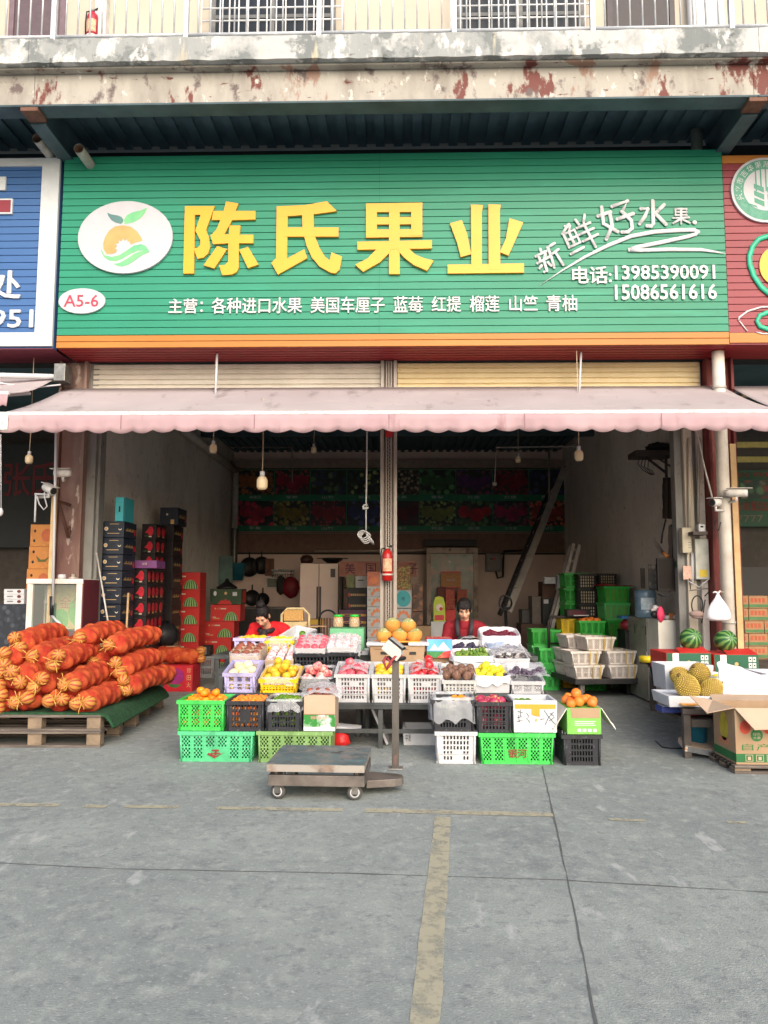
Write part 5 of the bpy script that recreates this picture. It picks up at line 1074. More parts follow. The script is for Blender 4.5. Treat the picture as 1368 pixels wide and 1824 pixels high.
MELON=layers('netted_melon',(150,152,96),[((120,132,84),9,.4,.6),((196,190,140),40,.52,.6)],.6);PAPER=layers('tan_paper_wrap',(208,150,72),[((188,130,56),8,.4,.65),((226,176,100),14,.58,.7)],.8,bump=.5,bscale=40)
for i,(px,py,lb)in enumerate(((699,1113,'upper melon near the steel pillar, in tan paper'),(727,1114,'upper melon of the pile in tan paper, away from the pillar'),(684,1131,'lower melon nearest the jars, fully wrapped in tan paper'),(712,1131,'lower middle melon behind the scale display'),(738,1131,'lower melon nearest the gift carton, half wrapped'))):
 p=P(px,py,8.5);o=MB().ball((0,0,0),(.082,.082,.076),MELON,20,14,None,lambda i_,j_,q:1+.015*math.cos(8*math.atan2(q[1],q[0]))).obj('melon',None,p);o.rotation_euler=(R(20*(i-2)),R(15*(i%3)-10),i)
 tag(o,lb,'melon');b=MB();rr=random.Random(i);b.ball((0,0,0),(.086,.086,.081),PAPER,20,8,None,lambda i_,j_,q:1+rr.uniform(-.02,.03));b.f=[f for f in b.f if sum(b.v[k][2]for k in f)/len(f)<.022];b.m=b.m[:len(b.f)];b.s=b.s[:len(b.f)]
 w2=b.obj('paper_wrap',o)
 w2.rotation_euler=(-o.rotation_euler.x*.7,-o.rotation_euler.y*.7,0)
gj=carton('green carton with a white brush mark, two jars standing on it',(587,1119,648,1158),8.75,.34,mat('jade_carton',(108,176,130),.55,(92,160,114),3),lambda b,w,h,y:b.text('吧',(w*.28,h*.25,w*.42,h*.62),FOAM,y,0,.02));
gj2=carton('white carton with a dark hand slot, under the green carton',(600,1158,655,1178),8.75,.34,FOAM,lambda b,w,h,y:b.rect(w*.26,h*.4,w*.31,h*.8,BLACK,y));gj2.location.z=ZT3+.002;gj2.scale.z=(gj.location.z-ZT3-.004)/gj2['h']
JG=mat('jar_glass',(236,226,200),.06,(226,214,186),4,alpha=.28,spec=.8);FIG=mat('dried_fig',(188,140,84),.6,(150,104,58),30);LIDG=mat('green_lid',(40,196,70),.4)
for px,lb in ((602,'round jar of dried fruit with green lid, nearer the woman in red'),(631,'round jar of dried fruit with green lid, nearer the steel pillar')):
 p=P(px,1119,8.86);zz=gj.location.z+gj['h']+.002;zl=P(px,1096,8.86).z;H=zl-zz;t=thing('jar',lb,'jar',(p.x,8.88,zz),'fruit jars')
 b=MB();b.lathe([(.05,0),(.058,.01),(.06,H*.3),(.058,H*.72),(.046,H*.83),(.046,H*.88)],JG,n=20);b.obj('glass',t)
 b=MB();b.lathe([(.05,H*.86),(.05,H),(.046,H+.006),(0,H+.008)],LIDG,n=20);b.obj('lid',t)
 b=MB();rr=random.Random(px)
 for k in range(4):
  for i in range(8):a=i*.785+k*.4;b.ball((.036*math.cos(a),.036*math.sin(a),.024+k*H*.2),(.019,.019,.019),FIG,10,7)
  b.ball((0,0,.024+k*H*.2),.02,FIG,10,7)
 b.obj('dried_fruit',t)
BLUP=mat('sky_blue_print',(80,160,220),.5,(120,190,236),4);REDP=layers('red_gift_print',(206,60,56),[((226,120,90),12,.55,.65),((240,200,180),26,.62,.68)],.5)
def gift(b,w,h,y):
 b.rect(-w/2+.002,h*.3,w/2-.002,h-.003,BLUP,y);b.flat([(-w*.4,h*.4),(-w*.2,h*.75),(-.02,h*.5),(w*.15,h*.85),(w*.42,h*.4)],FOAM,y-.001);b.rect(-w/2+.002,.002,w/2-.002,h*.35,mat('meadow_print',(70,140,80),.6,(50,110,60),20),y-.002);b.flat([(-w*.1,.003),(w*.48,.003),(w*.48,h*.4),(w*.2,h*.35)],REDP,y-.003)
gc=carton('colourful gift carton with a red top and snowy mountain print',(760,1138,806,1172),8.4,.42,REDP,gift);b=MB();b.text('中华',(-.12,-.1,.12,.1),CREAMP,0);
for v in range(len(b.v)):xx,yy,zz=b.v[v];b.v[v]=(xx,zz,gc['h']+.0015)
b.obj('print',gc)
gc.location.z=P(780,1172,8.4).z
for nm,o in (('kraft carton under the melon carton',mc),('flat box under the gift carton',gc)):
 x,y,z=o.location;b=MB();zb=ZT2+.001;b.box(x-.2,y-.15,zb,x+.2,y+.15,z-.001,KRAFT);tag(b.obj('carton',None,bev=.003),nm,'box')
cl3=onT(crate('white slotted lid crate lying behind the third white crate',(733,1172,798,1184),8.2,.4,mat('grey_white_crate',(206,206,204),.5),nx=7,nz=1,margin=.05,taper=.02),z_3)
def tray_on(label,r,Y,d,z=None,bag=None,over=.07,seed=0):
 t=foam_tray(label,r,Y,d,wall=.02)
 if z:t.location.z=z
 if bag:liner(t,FILMW,bag,over,seed)
 return t
with Tilt(8.16,ZT2,9):
 pl=tray_on('white foam tray of small greengages',(807,1178,879,1198),8.2,.34,z_3+.002,'milky bag lining the greengage tray',.05,21)
 x,y,z=pl.location;heap('plum',.018,x-.17,x+.17,y-.14,y+.15,z+pl['h']*.95,'small greengage in the white foam tray','greengages in the foam tray','greengage',.02,second=.3)
 bp=tray_on('foam tray of pears in dark nets under clear film',(880,1178,944,1198),8.2,.36,z_3+.002)
 x,y,z=bp.location;heap('banded_pear',.038,x-.15,x+.15,y-.15,y+.15,z+bp['h'],'fruit in a dark banded net under clear film','netted fruit in the foam tray','pear',.02)
 sheet('plastic_film','clear film over the fruit in dark nets','plastic film',lambda u,v:(x-.2+.4*u,y-.19+.38*v,z+bp['h']+.065-.05*abs(2*u-1)**4),12,10,FILM,amp=.008)
with Tilt(8.55,P(800,1180,8.55).z,11):
 g1=tray_on('white lined box of black grapes in front of the woman in the dark red top',(803,1160,862,1180),8.55,.4,None,'crumpled milky bag around the black grapes',.08,22);x,y,z=g1.location
 for i in range(5):bunch('bunch of black grapes in the milky lined box','grapes',(x-.12+.06*i,y-.07+.12*(i%2),z+g1['h']*.8),.2,.06,.017,GRD,40,'black grape bunches',30+i)
with Tilt(8.55,P(800,1180,8.55).z,11):
 g2=tray_on('foam box of blue black grapes beneath the red grape box',(868,1158,935,1180),8.55,.36);x,y,z=g2.location
 for i in range(3):bunch('bunch of small blue black grapes beside the blue bag','grapes',(x-.01+.06*i,y-.03+.06*(i%2),z+g2['h']*.75),.17,.055,.013,GRB,46,'blue black grape bunches',40+i)
 sheet('plastic_bag','pale blue clear bag beside the blue black grapes','plastic bag',lambda u,v:(x-.19+.2*u,y-.16+.3*v,z+g2['h']+.012+.02*math.sin(5*u)*math.sin(4*v)),8,8,mat('pale_blue_film',(176,196,224),.2,(160,182,214),5,alpha=.7,bump=.8,bscale=20),amp=.012)
with Tilt(8.85,P(890,1159,8.85).z,11):
 g3=tray_on('tall white foam box of red grapes at the top of the stall',(858,1136,926,1159),8.85,.4,None,'milky bag folded over the red grape box',.1,23);x,y,z=g3.location
 for i in range(5):bunch('bunch of red grapes in the topmost foam box','grapes',(x-.14+.07*i,y-.05+.09*(i%2),z+g3['h']*.85),.2,.06,.016,GRR,40,'red grape bunches',50+i)
for o in (g1,g2,g3):
 x,y,z=o.location;z-=.05;b=MB();zb=ZT2+.002
 if y-.16<8.72<y+.18:zb=ZT3+.002
 b.box(x-.16,y-.15,zb,x+.16,y+.15,max(z-.001,zb+.02),FOAM);tag(b.obj('foam_box',None,bev=.003),'closed white foam box under a grape box','box','closed foam boxes under the grapes')
for o in ():
 x,y,z=o.location;b=MB();b.box(x-.17,y-.15,z_3,x+.17,y+.15,z-.001,FOAM);tag(b.obj('foam_box',None,bev=.003),'flat closed foam box under the small fruit trays','box','flat foam boxes under the small fruit')
sheet('cloth','crumpled grey and tan cloth in front of the woman in the dark red top','cloth',lambda u,v:(P(815,1140,9.05).x-.02+.3*u,8.95+.25*v,P(815,1146,9).z+.07*math.sin(3.1*u)*(1.2-v*.6)+.02*math.sin(9*u+4*v)),12,10,mat('grey_cloth',(150,154,160),.9,(170,150,130),5,.5,.6),amp=.014,thick=.006)
t=foam_tray('shallow tilted white tray with a little green fruit, beside the woman in red',(504,1118,548,1138),8.95,.42);t['d']=.42;t.location.z=P(520,1146,9.0).z;t.rotation_euler=(R(14),R(10),R(-18))
x,y,z=t.location;put('lime',(x+.06,y-.05,z+.1),'lone greenish yellow fruit in the tilted white tray',None,'fruit',1.1)
b=MB();b.box(-.11,-.08,0,.11,.08,.006,KRAFT);tag(b.obj('cardboard_piece',None,P(562,1122,9.0)+Vector((0,0,.04)),rz=20),'loose brown cardboard piece behind the pink apples','cardboard')
b=MB();rr=random.Random(4);b.ball((0,0,.07),(.10,.08,.075),mat('red_bag',(206,44,40),.4,(180,30,30),8,bump=.6,bscale=30),16,10,None,lambda i,j,q:1+rr.uniform(-.1,.12));p=G(604,1335);tag(b.obj('plastic_bag',None,(p.x,p.y+.1,0)),'crumpled red plastic bag on the ground under the front table','plastic bag')
b=MB();b.box(-.012,-.2,0,.012,.2,.50,mat('grey_panel_board',(186,186,190),.5,(150,146,152),3));o=b.obj('board',None,(P(690,1335,7.7).x,7.95,.01));o.rotation_euler=(0,R(-24),0);tag(o,'pale board leaning against the table leg under the white crates','board')
o=foam_tray('empty white foam lid box on the ground under the third white crate',(717,1292,785,1322),7.75,.4);o.location.z=.001;b=MB();b.text('中发',(-o['w']*.42,o['h']*.25,-o['w']*.28,o['h']*.7),PEN,-.203);b.obj('print',o)
b=MB();b.box(-.16,-.1,0,.16,.1,.02,FOAM);o=b.obj('white_lid',None,(P(612,1297,7.62).x,7.72,P(612,1299,7.62).z));o.rotation_euler=(0,R(6),0);tag(o,'white foam lid lying on the table rail by the grass print carton','lid')
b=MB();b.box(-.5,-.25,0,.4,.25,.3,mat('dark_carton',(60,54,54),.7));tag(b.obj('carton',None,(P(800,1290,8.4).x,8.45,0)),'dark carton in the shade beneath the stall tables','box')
PLM=layers('worn_teal_plate',(112,130,132),[((92,108,110),4,.42,.6),((140,136,130),7,.5,.6),((84,80,78),5,.6,.68),((104,150,156),3,.62,.7)],.5,metal=.3);GST=layers('grimy_steel',(120,112,106),[((88,82,78),4,.42,.65),((140,104,88),6,.62,.72)],.5,metal=.4);EDGE=layers('scuffed_steel_edge',(176,168,160),[((150,130,116),5,.5,.65),((110,104,100),9,.6,.7)],.4,metal=.5)
pc=G(567,1420);zp_=P(477,1361,5.72).z
S=thing('platform_scale','grey steel platform scale on castors with its post and tilted display','scale',(P(563,1400,5.7).x,6.06,0),rz=-1.5)
WX=(P(652,1370,5.75).x-P(478,1370,5.75).x)/2;DY=.34;zt=zp_
b=MB();b.box(-WX,-DY,zt-.055,WX,DY,zt-.004,EDGE);b.box(-WX-.004,-DY-.004,zt-.0036,WX+.004,DY+.004,zt,PLM);b.obj('plate',S,bev=.004)
b=MB();zf=zt-.08
for (x0_,y0_,x1_,y1_)in ((-WX+.01,-DY+.01,WX,-DY+.05),(-WX+.01,DY-.05,WX,DY-.01),(-WX+.01,-DY+.051,-WX+.05,DY-.051),(WX-.04,-DY+.051,WX,DY-.051)):b.box(x0_,y0_,zf-.075,x1_,y1_,zf,GST)
for s in (-1,1):
 for u in (-1,1):b.tube([(s*(WX-.06),u*(DY-.06),zf),(s*(WX-.06),u*(DY-.06),zt-.056)],.018,GST,8)
b.obj('frame',S,bev=.003)
RUB=mat('caster_rubber',(84,82,80),.7);zc_=.055
for s in (-1,1):
 for u in (-1,1):
  x_,y_=s*(WX-.075),u*(DY-.07);b=MB();T=at((x_,y_,zc_),12*s*u+75,90)
  T=Matrix.Translation((x_,y_,zc_))@Matrix.Rotation(R(10*s),4,'Z')@Matrix.Rotation(R(90),4,'X')
  b.lathe([(.014,-.02),(.04,-.02),(.0541,-.014),(.0541,.014),(.04,.02),(.014,.02)],RUB,n=22,T=T);o=b.obj('caster',S)
  b=MB();b.lathe([(.0,-.0225),(.014,-.022),(.034,-.021),(.036,-.0195)],WHITE,n=18,T=T);b.lathe([(.036,.0195),(.034,.021),(.014,.022),(0,.0225)],WHITE,n=18,T=T);b.lathe([(.02,.0226),(.026,.0226)],RUB,n=16,T=T);b.obj('hub',o)
  b=MB();T2=Matrix.Translation((x_,y_,0))@Matrix.Rotation(R(10*s),4,'Z')
  for k in (-1,1):b.box(-.022,k*.027-.002,zc_-.01,.022,k*.027+.002,zf-.079,STEEL,T2)
  b.box(-.04,-.04,zf-.079,.04,.04,zf-.0755,STEEL,T2);b.obj('fork',o)
xc_=P(704,1381,5.9).x-S.location.x
b=MB();b.prism([(WX+.001,-.15),(xc_,-.09),(xc_+.05,-.06),(xc_+.06,0),(xc_+.05,.06),(xc_,.09),(WX+.001,.15)],0,.055,GST,Matrix.Translation((0,.0,zf-.072))@Matrix.Rotation(R(90),4,'X')@Matrix.Translation((0,-.055,0)));b.obj('post_bracket',S,bev=.004)
zc0=zf-.018;zh=P(706,1176,6.06).z
b=MB();b.box(xc_-.026,-.026,zc0,xc_+.026,.026,zh,layers('scuffed_dark_post',(92,88,84),[((70,64,62),5,.42,.62,(1,1,.3),7),((120,90,78),8,.62,.7,(1,1,.4),6)],.5,metal=.3));b.box(xc_-.055,-.05,zc0-.001,xc_+.055,.05,zc0+.012,STEEL);b.obj('post',S,bev=.003)
b=MB();b.lathe([(.0,0),(.06,.0),(.072,.012),(.072,.026),(.066,.03),(0,.032)],BLACK,n=24);o=b.obj('tray',S,(xc_+.0,0,zh));o.scale=(1.12,.8,1)
T=Matrix.Translation((xc_-.01,-.01,zh+.085))@Matrix.Rotation(R(-8),4,'Z')@Matrix.Rotation(R(38),4,'Y')
b=MB();b.prism([(-.075,-.052),(.075,-.052),(.075,.006),(.05,.04),(-.075,.04)],-.06,.06,mat('display_case',(214,206,194),.4,(190,180,168),4),T);d_o=b.obj('display',S,bev=.006)
b=MB();b.box(-.08,-.064,.041,.062,.064,.055,BLACK,T);b.box(-.07,-.055,.0555,.05,.055,.058,mat('screen_grey',(200,200,196),.25),T);b.obj('panel',d_o)
b=MB();rr=random.Random(2);RC=mat('red_cord',(150,60,64),.8)
b.tube([(-.07,-.05,.03),(-.09,-.07,-.0),(-.07,-.08,-.05),(-.04,-.07,-.01),(.0,-.07,.035),(.05,-.06,.04)],.012,RC,6);b.tube([(-.06,-.06,.02),(-.03,-.075,-.02),(-.07,-.08,-.06)],.01,RC,6);o=b.obj('cord',None,(S.location.x+xc_,S.location.y-.01,zh));tag(o,'dusty red cord tied below the scale display','cord')
# ================================================================== THE TWO WOMEN (each body one continuous remeshed surface)
SKIN=mat('skin',(218,168,140),.55,(206,152,124),9,sss=.15);HAIR=mat('black_hair',(22,19,20),.38,(36,31,31),40,stretch_dummy=None)if False else layers('black_hair',(20,17,18),[((40,34,33),60,.5,.7,(3,.6,.6),3)],.62,spec=.25)
def capsule(b,p,q,r0,r1,m,n=12):
 p,q=Vector(p),Vector(q);k=5;b.tube([p.lerp(q,i/k)for i in range(k+1)],[r0+(r1-r0)*i/k for i in range(k+1)],m,n);b.ball(p,r0,m,n,8);b.ball(q,r1,m,n,8)
def fuse(b,name,parent,vox=.008,smooth=6,mats=None,paint=None):
 """overlapping limbs -> one closed skin"""
 o=b.obj('tmp');r=o.modifiers.new('fuse','REMESH');r.mode='VOXEL';r.voxel_size=vox;r.use_smooth_shade=True
 s=o.modifiers.new('soft','SMOOTH');s.factor=.5;s.iterations=smooth
 bpy.context.view_layer.update();me=bpy.data.meshes.new_from_object(o.evaluated_get(bpy.context.evaluated_depsgraph_get()));bpy.data.objects.remove(o)
 me.materials.clear()
 for m in (mats or b.mats[:1]):me.materials.append(m)
 if paint:
  for p in me.polygons:p.material_index=paint(p.center)
 for p in me.polygons:p.use_smooth=True
 c=bpy.data.objects.new(name,me);COL.objects.link(c);c.parent=parent;return c
def woman(label,loc,rz,head_pitch,lean,top,top2,shoulder=.19,collar=True,bun=False,fringe=False,apron=None,scarf=None,text=None,cardigan=False):
 t=thing('person',label,'person',loc,None,rz)
 hip=Vector((0,.06,.50));chest=hip+Vector((0,-math.sin(R(lean))*.36,math.cos(R(lean))*.36));nk=hip+Vector((0,-math.sin(R(lean+4))*.52,math.cos(R(lean+4))*.52))
 hc=nk+Vector((0,-math.sin(R(lean+head_pitch*.6))*.17,math.cos(R(lean+head_pitch*.6))*.17));HM=Matrix.Translation(hc)@Matrix.Rotation(R(head_pitch),4,'X')
 H=lambda x,y,z:HM@Vector((x,y,z))
 sh={s:chest+Vector((s*shoulder,-.01,.10))for s in (-1,1)};el={s:sh[s]+Vector((s*.07,-.07,-.25))for s in (-1,1)};wr={s:el[s]+Vector((-s*.12,-.19,-.05))for s in (-1,1)}
 b=MB();m=SKIN
 capsule(b,hip,chest,.135,.135,m,16);b.ball(hip+Vector((0,.0,.0)),(.17,.13,.12),m);b.ball(chest+Vector((0,0,.02)),(.165,.115,.14),m)
 capsule(b,chest+Vector((0,0,.08)),nk,.075,.052,m);capsule(b,nk,hc+Vector((0,.02,-.03)),.052,.05,m)
 for s in (-1,1):
  capsule(b,chest+Vector((s*.06,0,.11)),sh[s],.07,.058,m);capsule(b,sh[s],el[s],.052,.042,m);capsule(b,el[s],wr[s],.04,.027,m)
  kn=hip+Vector((s*.11,-.44,.0));an=kn+Vector((0,.03,-.42));capsule(b,hip+Vector((s*.09,-.02,-.01)),kn,.085,.06,m);capsule(b,kn,an,.056,.038,m);capsule(b,an,an+Vector((0,-.14,-.03)),.038,.032,m)
  d=(wr[s]-el[s]).normalized();side=d.cross(Vector((0,0,1))).normalized();up=side.cross(d);pl=wr[s]+d*.055
  T=Matrix((side,d,up)).transposed().to_4x4();T.translation=pl;b.ball((0,0,0),(.038,.055,.016),m,12,8,T)
  for k,(off,L)in enumerate(((-.028,.062),(-.009,.072),(.010,.068),(.028,.052))):
   p0=pl+side*off+d*.045;p1=p0+d*L*.5-up*.008;p2=p1+d*L*.42-up*.026;b.tube([p0,p1,p2],[.0095,.009,.0078],m,8);b.ball(p2,.0078,m,8,6)
  p0=pl-side*s*.03-d*.02;p1=p0-side*s*.025+d*.03;p2=p1+d*.03-up*.01;b.tube([p0,p1,p2],[.012,.011,.009],m,8);b.ball(p2,.009,m,8,6)
 b.ball((0,.015,.03),(.076,.096,.09),m,20,14,HM);b.ball((0,-.02,-.035),(.062,.07,.075),m,18,12,HM);b.ball((0,-.045,-.082),(.034,.034,.026),m,12,8,HM)
 for s in (-1,1):
  b.ball((s*.04,-.055,-.02),(.026,.026,.026),m,12,8,HM);b.ball((s*.078,.015,-.01),(.012,.022,.034),m,10,8,HM);b.ball((s*.03,-.07,.03),(.028,.016,.012),m,12,8,HM)
 b.tube([H(0,-.078,.025),H(0,-.093,-.005),H(0,-.103,-.028)],[.009,.011,.014],m,10);b.ball((0,-.1,-.03),(.018,.013,.012),m,10,8,HM);b.ball((0,-.085,-.058),(.026,.013,.010),m,12,8,HM)
 LIP=mat('lips',(168,84,80),.45);Hi=HM.inverted()
 def paint(c):
  q=Hi@c
  if abs(q.x)<.024 and -.068<q.z<-.050 and q.y<-.075:return 1
  return 0
 body=fuse(b,'body',t,.0065,4,[SKIN,LIP],paint)
 b=MB();EY=mat('eye_dark',(34,26,24),.2);EW=mat('eye_white',(214,206,200),.3)
 for s in (-1,1):
  b.ball((s*.031,-.0775,.008),(.014,.006,.0065 if not bun else .0035),EW,12,8,HM);b.ball((s*.031,-.0815,.007),(.0065,.004,.006 if not bun else .0034),EY,10,8,HM)
  b.tube([H(s*.014,-.088,.030),H(s*.03,-.088,.036),H(s*.05,-.076,.031)],[.003,.0038,.002],HAIR,6);b.tube([H(s*.016,-.083,.0145),H(s*.031,-.086,.0175),H(s*.046,-.079,.0135)],[.0016,.002,.0012],EY,5)
 b.obj('eyes',t)
 b=MB()
 b.ball((0,.026,.048),(.086,.100,.090),HAIR,22,16,HM);b.ball((0,.055,.0),(.080,.075,.085),HAIR,18,12,HM)
 for s in (-1,1):b.ball((s*.066,-.005,.035),(.022,.05,.055),HAIR,12,10,HM)
 if fringe:
  for i,x in enumerate((-.055,-.042,-.03,-.018,-.006,.008,.02,.034,.046,.057)):b.tube([H(x*.7,-.02,.118),H(x*.92,-.066,.088),H(x*1.05,-.0845,.060),H(x*1.12+.006,-.081+abs(x)*.2,.034+.007*(i%3))],[.018,.0125,.0085,.003],HAIR,8)
  for s in (-1,1):b.tube([H(s*.06,-.04,.08),H(s*.077,-.035,.03),H(s*.078,-.025,-.02)],[.02,.013,.005],HAIR,8)
  b.ball((0,.115,-.02),(.04,.03,.05),HAIR,12,8,HM)
 if bun:b.ball((0,.05,.150),(.055,.052,.048),HAIR,16,12,HM,lambda i,j,q:1+.06*math.sin(4*math.atan2(q[1],q[0])+6*q[2]));b.ball((0,.03,.115),(.06,.06,.03),HAIR,14,8,HM)
 hr=fuse(b,'hair',t,.005,2);tx=bpy.data.textures.new('strands','CLOUDS');tx.noise_scale=.018;dm=hr.modifiers.new('strands','DISPLACE');dm.texture=tx;dm.strength=.012;dm.mid_level=.5
 b=MB()
 for s in (-1,1):
  capsule(b,chest+Vector((s*.06,0,.11)),sh[s],.088,.076,top);capsule(b,sh[s],el[s],.072,.060,top);capsule(b,el[s],el[s].lerp(wr[s],.92),.058,.044,top)
 capsule(b,hip+Vector((0,0,.02)),chest,.16,.15,top,18);b.ball(chest+Vector((0,.0,.04)),(.185,.135,.13),top)
 if collar:b.tube([nk+Vector((0,.0,-.05)),nk+Vector((0,-.005,.0)),nk+Vector((0,-.012,.035))],[.085,.072,.064],top,16)
 tp=fuse(b,'top',t,.011,5)
 tx=bpy.data.textures.new('folds','CLOUDS');tx.noise_scale=.09;dm=tp.modifiers.new('folds','DISPLACE');dm.texture=tx;dm.strength=.03;dm.mid_level=.5
 b=MB();TR=mat('dark_trousers',(44,44,52),.8)
 for s in (-1,1):
  kn=hip+Vector((s*.11,-.44,.0));an=kn+Vector((0,.03,-.40));capsule(b,hip+Vector((s*.08,.0,0)),kn,.105,.078,TR);capsule(b,kn,an,.074,.056,TR)
 b.ball(hip,(.19,.15,.12),TR);fuse(b,'trousers',t,.012,4)
 b=MB()
 for s in (-1,1):an=hip+Vector((s*.11,-.41,-.42));b.ball(an+Vector((0,-.07,-.035)),(.048,.125,.045),BLACK,14,8)
 b.obj('shoes',t)
 up_=(nk-hip).normalized();fw=Vector((0,-up_.z,up_.y));
 if apron:
  b=MB();n=12;vs=[];rows=((.40,.075),(.34,.095),(.26,.135),(.16,.165),(.05,.17))
  for (hh,wv)in rows:
   for i in range(n+1):u=-1+2*i/n;c0=hip+up_*hh;q=c0+Vector((u*wv,0,0))+fw*(.185-.09*u*u*(wv/.17)**2);vs.append(q)
  b.add(vs,[(j*(n+1)+i,(j+1)*(n+1)+i,(j+1)*(n+1)+i+1,j*(n+1)+i+1)for j in range(len(rows)-1)for i in range(n)],apron,True)
  for s in (-1,1):a0=hip+up_*.40+Vector((s*.07,0,0))+fw*.17;b.tube([a0,hip+up_*.50+Vector((s*.085,0,0))+fw*.12,hip+up_*.565+Vector((s*.09,0,0))+fw*.02],.017,apron,8,flat=(1.4,1,1))
  ao=b.obj('apron',t);k=ao.modifiers.new('t','SOLIDIFY');k.thickness=.006
  b=MB();T=Matrix((Vector((1,0,0)),-fw,up_)).transposed().to_4x4();T.translation=hip+up_*.235+fw*.196
  b.text('陈氏果业',(-.09,-.022,.09,.022),FOAM,0,0,.01,T=T);b.obj('lettering',ao)
 if cardigan:
  b=MB();ins=mat('dark_inner_top',(36,32,36),.8,(60,50,48),22,.5,.6);n=8;vs=[];rows=((.50,.05),(.40,.065),(.28,.07),(.14,.075))
  for (hh,wv)in rows:
   for i in range(n+1):u=-1+2*i/n;vs.append(hip+up_*hh+Vector((u*wv,0,0))+fw*((.158 if hh>.45 else .188)-.03*u*u))
  b.add(vs,[(j*(n+1)+i,(j+1)*(n+1)+i,(j+1)*(n+1)+i+1,j*(n+1)+i+1)for j in range(len(rows)-1)for i in range(n)],ins,True)
  o=b.obj('inner_top',t);k=o.modifiers.new('t','SOLIDIFY');k.thickness=.006
  b=MB();b.tube([nk+Vector((math.sin(a)*.085,-math.cos(a)*.085+.0,-.045+.02*math.cos(a)*-1))for a in [i*math.pi/6 for i in range(13)]],.03,ins,10);b.tube([nk+Vector((.02,-.11,-.05)),nk+Vector((.03,-.15,-.14)),nk+Vector((.02,-.17,-.25))],[.035,.042,.03],ins,10);b.obj('scarf',t)
 return t
def stool(loc,label,z=.37):
 t=thing('stool',label,'stool',loc);b=MB();b.box(-.17,-.17,z-.03,.17,.17,z,mat('stool_red',(150,50,50),.5));b.obj('seat',t,bev=.01);legs(t,(-.14,.14),(-.14,.14),z-.031,.018,GREY)
REDC=mat('red_cardigan',(206,26,36),.8,(188,18,28),6,bump=.3,bscale=160);DRED=mat('dark_red_top',(134,22,36),.8,(116,16,28),8,bump=.3,bscale=160);APR=mat('charcoal_apron',(50,44,50),.7,(60,54,58),5)
p=P(480,1095,9.55)
W1=woman('woman in a red cardigan with a high hair bun, seated and looking down',(p.x,9.72,p.z-1.11),-14,44,20,REDC,None,.2,False,bun=True,cardigan=True)
stool((p.x,9.78,p.z-1.11),'stool under the woman in the red cardigan',.37)
p=P(829,1086,9.5)
W2=woman('woman in a dark red top and charcoal apron with a short fringe',(p.x,9.62,p.z-1.17),-6,26,7,DRED,None,.185,True,fringe=True,apron=APR)
stool((p.x,9.68,p.z-1.18),'stool under the woman in the charcoal apron',.37)
# ================================================================== INSIDE THE SHOP
mb_=thing('fruit_banner','long dark green banner of fruit pictures across the back wall','banner',(0,YB-.04,2.85))
x0,x1,za,zb_=fr((424,836,1008,950),YB-.04);za=2.855
GB=mat('banner_green',(34,130,92),.5,(28,112,80),3)
b=MB();b.box(x0,-.02,za-2.85,x1,.0,zb_-2.85,GB);b.obj('panel',mb_)
ncell=9;cwid=(x1-x0)/ncell;hh=(zb_-za)/2
pal1=[[(90,60,30),(110,70,40)],[(90,20,40),(120,40,50),(40,60,40)],[(30,40,60),(60,80,50)],[(30,50,40),(110,120,70)],[(110,100,80),(60,50,40)],[(40,80,50),(60,110,60)],[(60,30,70),(80,40,60)],[(110,24,40),(90,20,34)],[(30,30,60),(50,50,80)]]
pal2=[[(150,40,60),(120,30,50)],[(110,100,50),(90,90,40)],[(120,40,50),(70,20,30)],[(40,50,90),(60,70,110)],[(60,14,26),(40,10,20)],[(100,120,60),(80,100,50)],[(60,90,50),(40,60,40)],[(90,40,60),(50,60,50)],[(150,60,50),(130,80,50)]]
names1=['哈密瓜','草莓','山竹','葡萄','芒果','雪梨','红提','红提','黑提'];names2=['苹果','榴莲','山竹','蓝莓','车厘子','释迦','莲雾','火龙果','桃']
for row,(pal,nms)in enumerate(((pal2,names2),(pal1,names1))):
 for i in range(ncell):
  xa=x0+cwid*i+.01;xb=x0+cwid*(i+1)-.01;z0_=za-2.85+hh*row+.13;z1_=za-2.85+hh*(row+1)-.02
  b=MB();m=voro('picture_%d_%d'%(row,i),[tuple(min(255,v*1.5)for v in c)for c in pal[i]],7+3*((i+row)%3),.5,(28,40,36));b.rect(xa,z0_,xb,z1_,m,-.024)
  cx,cz=(xa+xb)/2,(z0_+z1_)/2;big={(0,0):(160,40,60),(0,1):(120,104,44),(0,5):(120,130,60),(0,6):(170,30,44),(0,8):(150,60,50),(1,7):(120,20,40),(1,1):(140,30,50),(1,5):(50,96,54),(0,2):(140,40,50),(0,3):(50,60,110),(0,4):(90,20,36),(0,7):(150,40,80),(1,0):(150,90,50),(1,6):(84,40,96)}.get((row,i))
  if big:
   bm=mat('picture_fruit_%d_%d'%(row,i),tuple(min(255,v*1.15)for v in big),.5,tuple(v*.7 for v in big),5)
   for k,(dx,dz,r)in enumerate(((-.24,.04,.15),(.05,-.03,.17),(.28,.05,.12))):b.disc(cx+dx,cz+dz,r,r*.95,bm,-.026-k*.001,20)
  b.obj('picture',mb_)
  b=MB();b.text(nms[i],(cx-.15,z0_-.095,cx+.13,z0_-.025),mat('caption_grey',(200,206,200),.6),-.0225);b.obj('caption',mb_)
b=MB();q=P(419,900,18.2);GP=mat('duct_grey',(196,190,182),.5,(170,164,158),4)
b.tube([(q.x,18.2,2.9),(q.x,18.2,P(419,835,18.2).z)],.075,GP,12);b.tube([(q.x,18.2,P(419,838,18.2).z),P(330,768,13.8)],.08,GP,12)
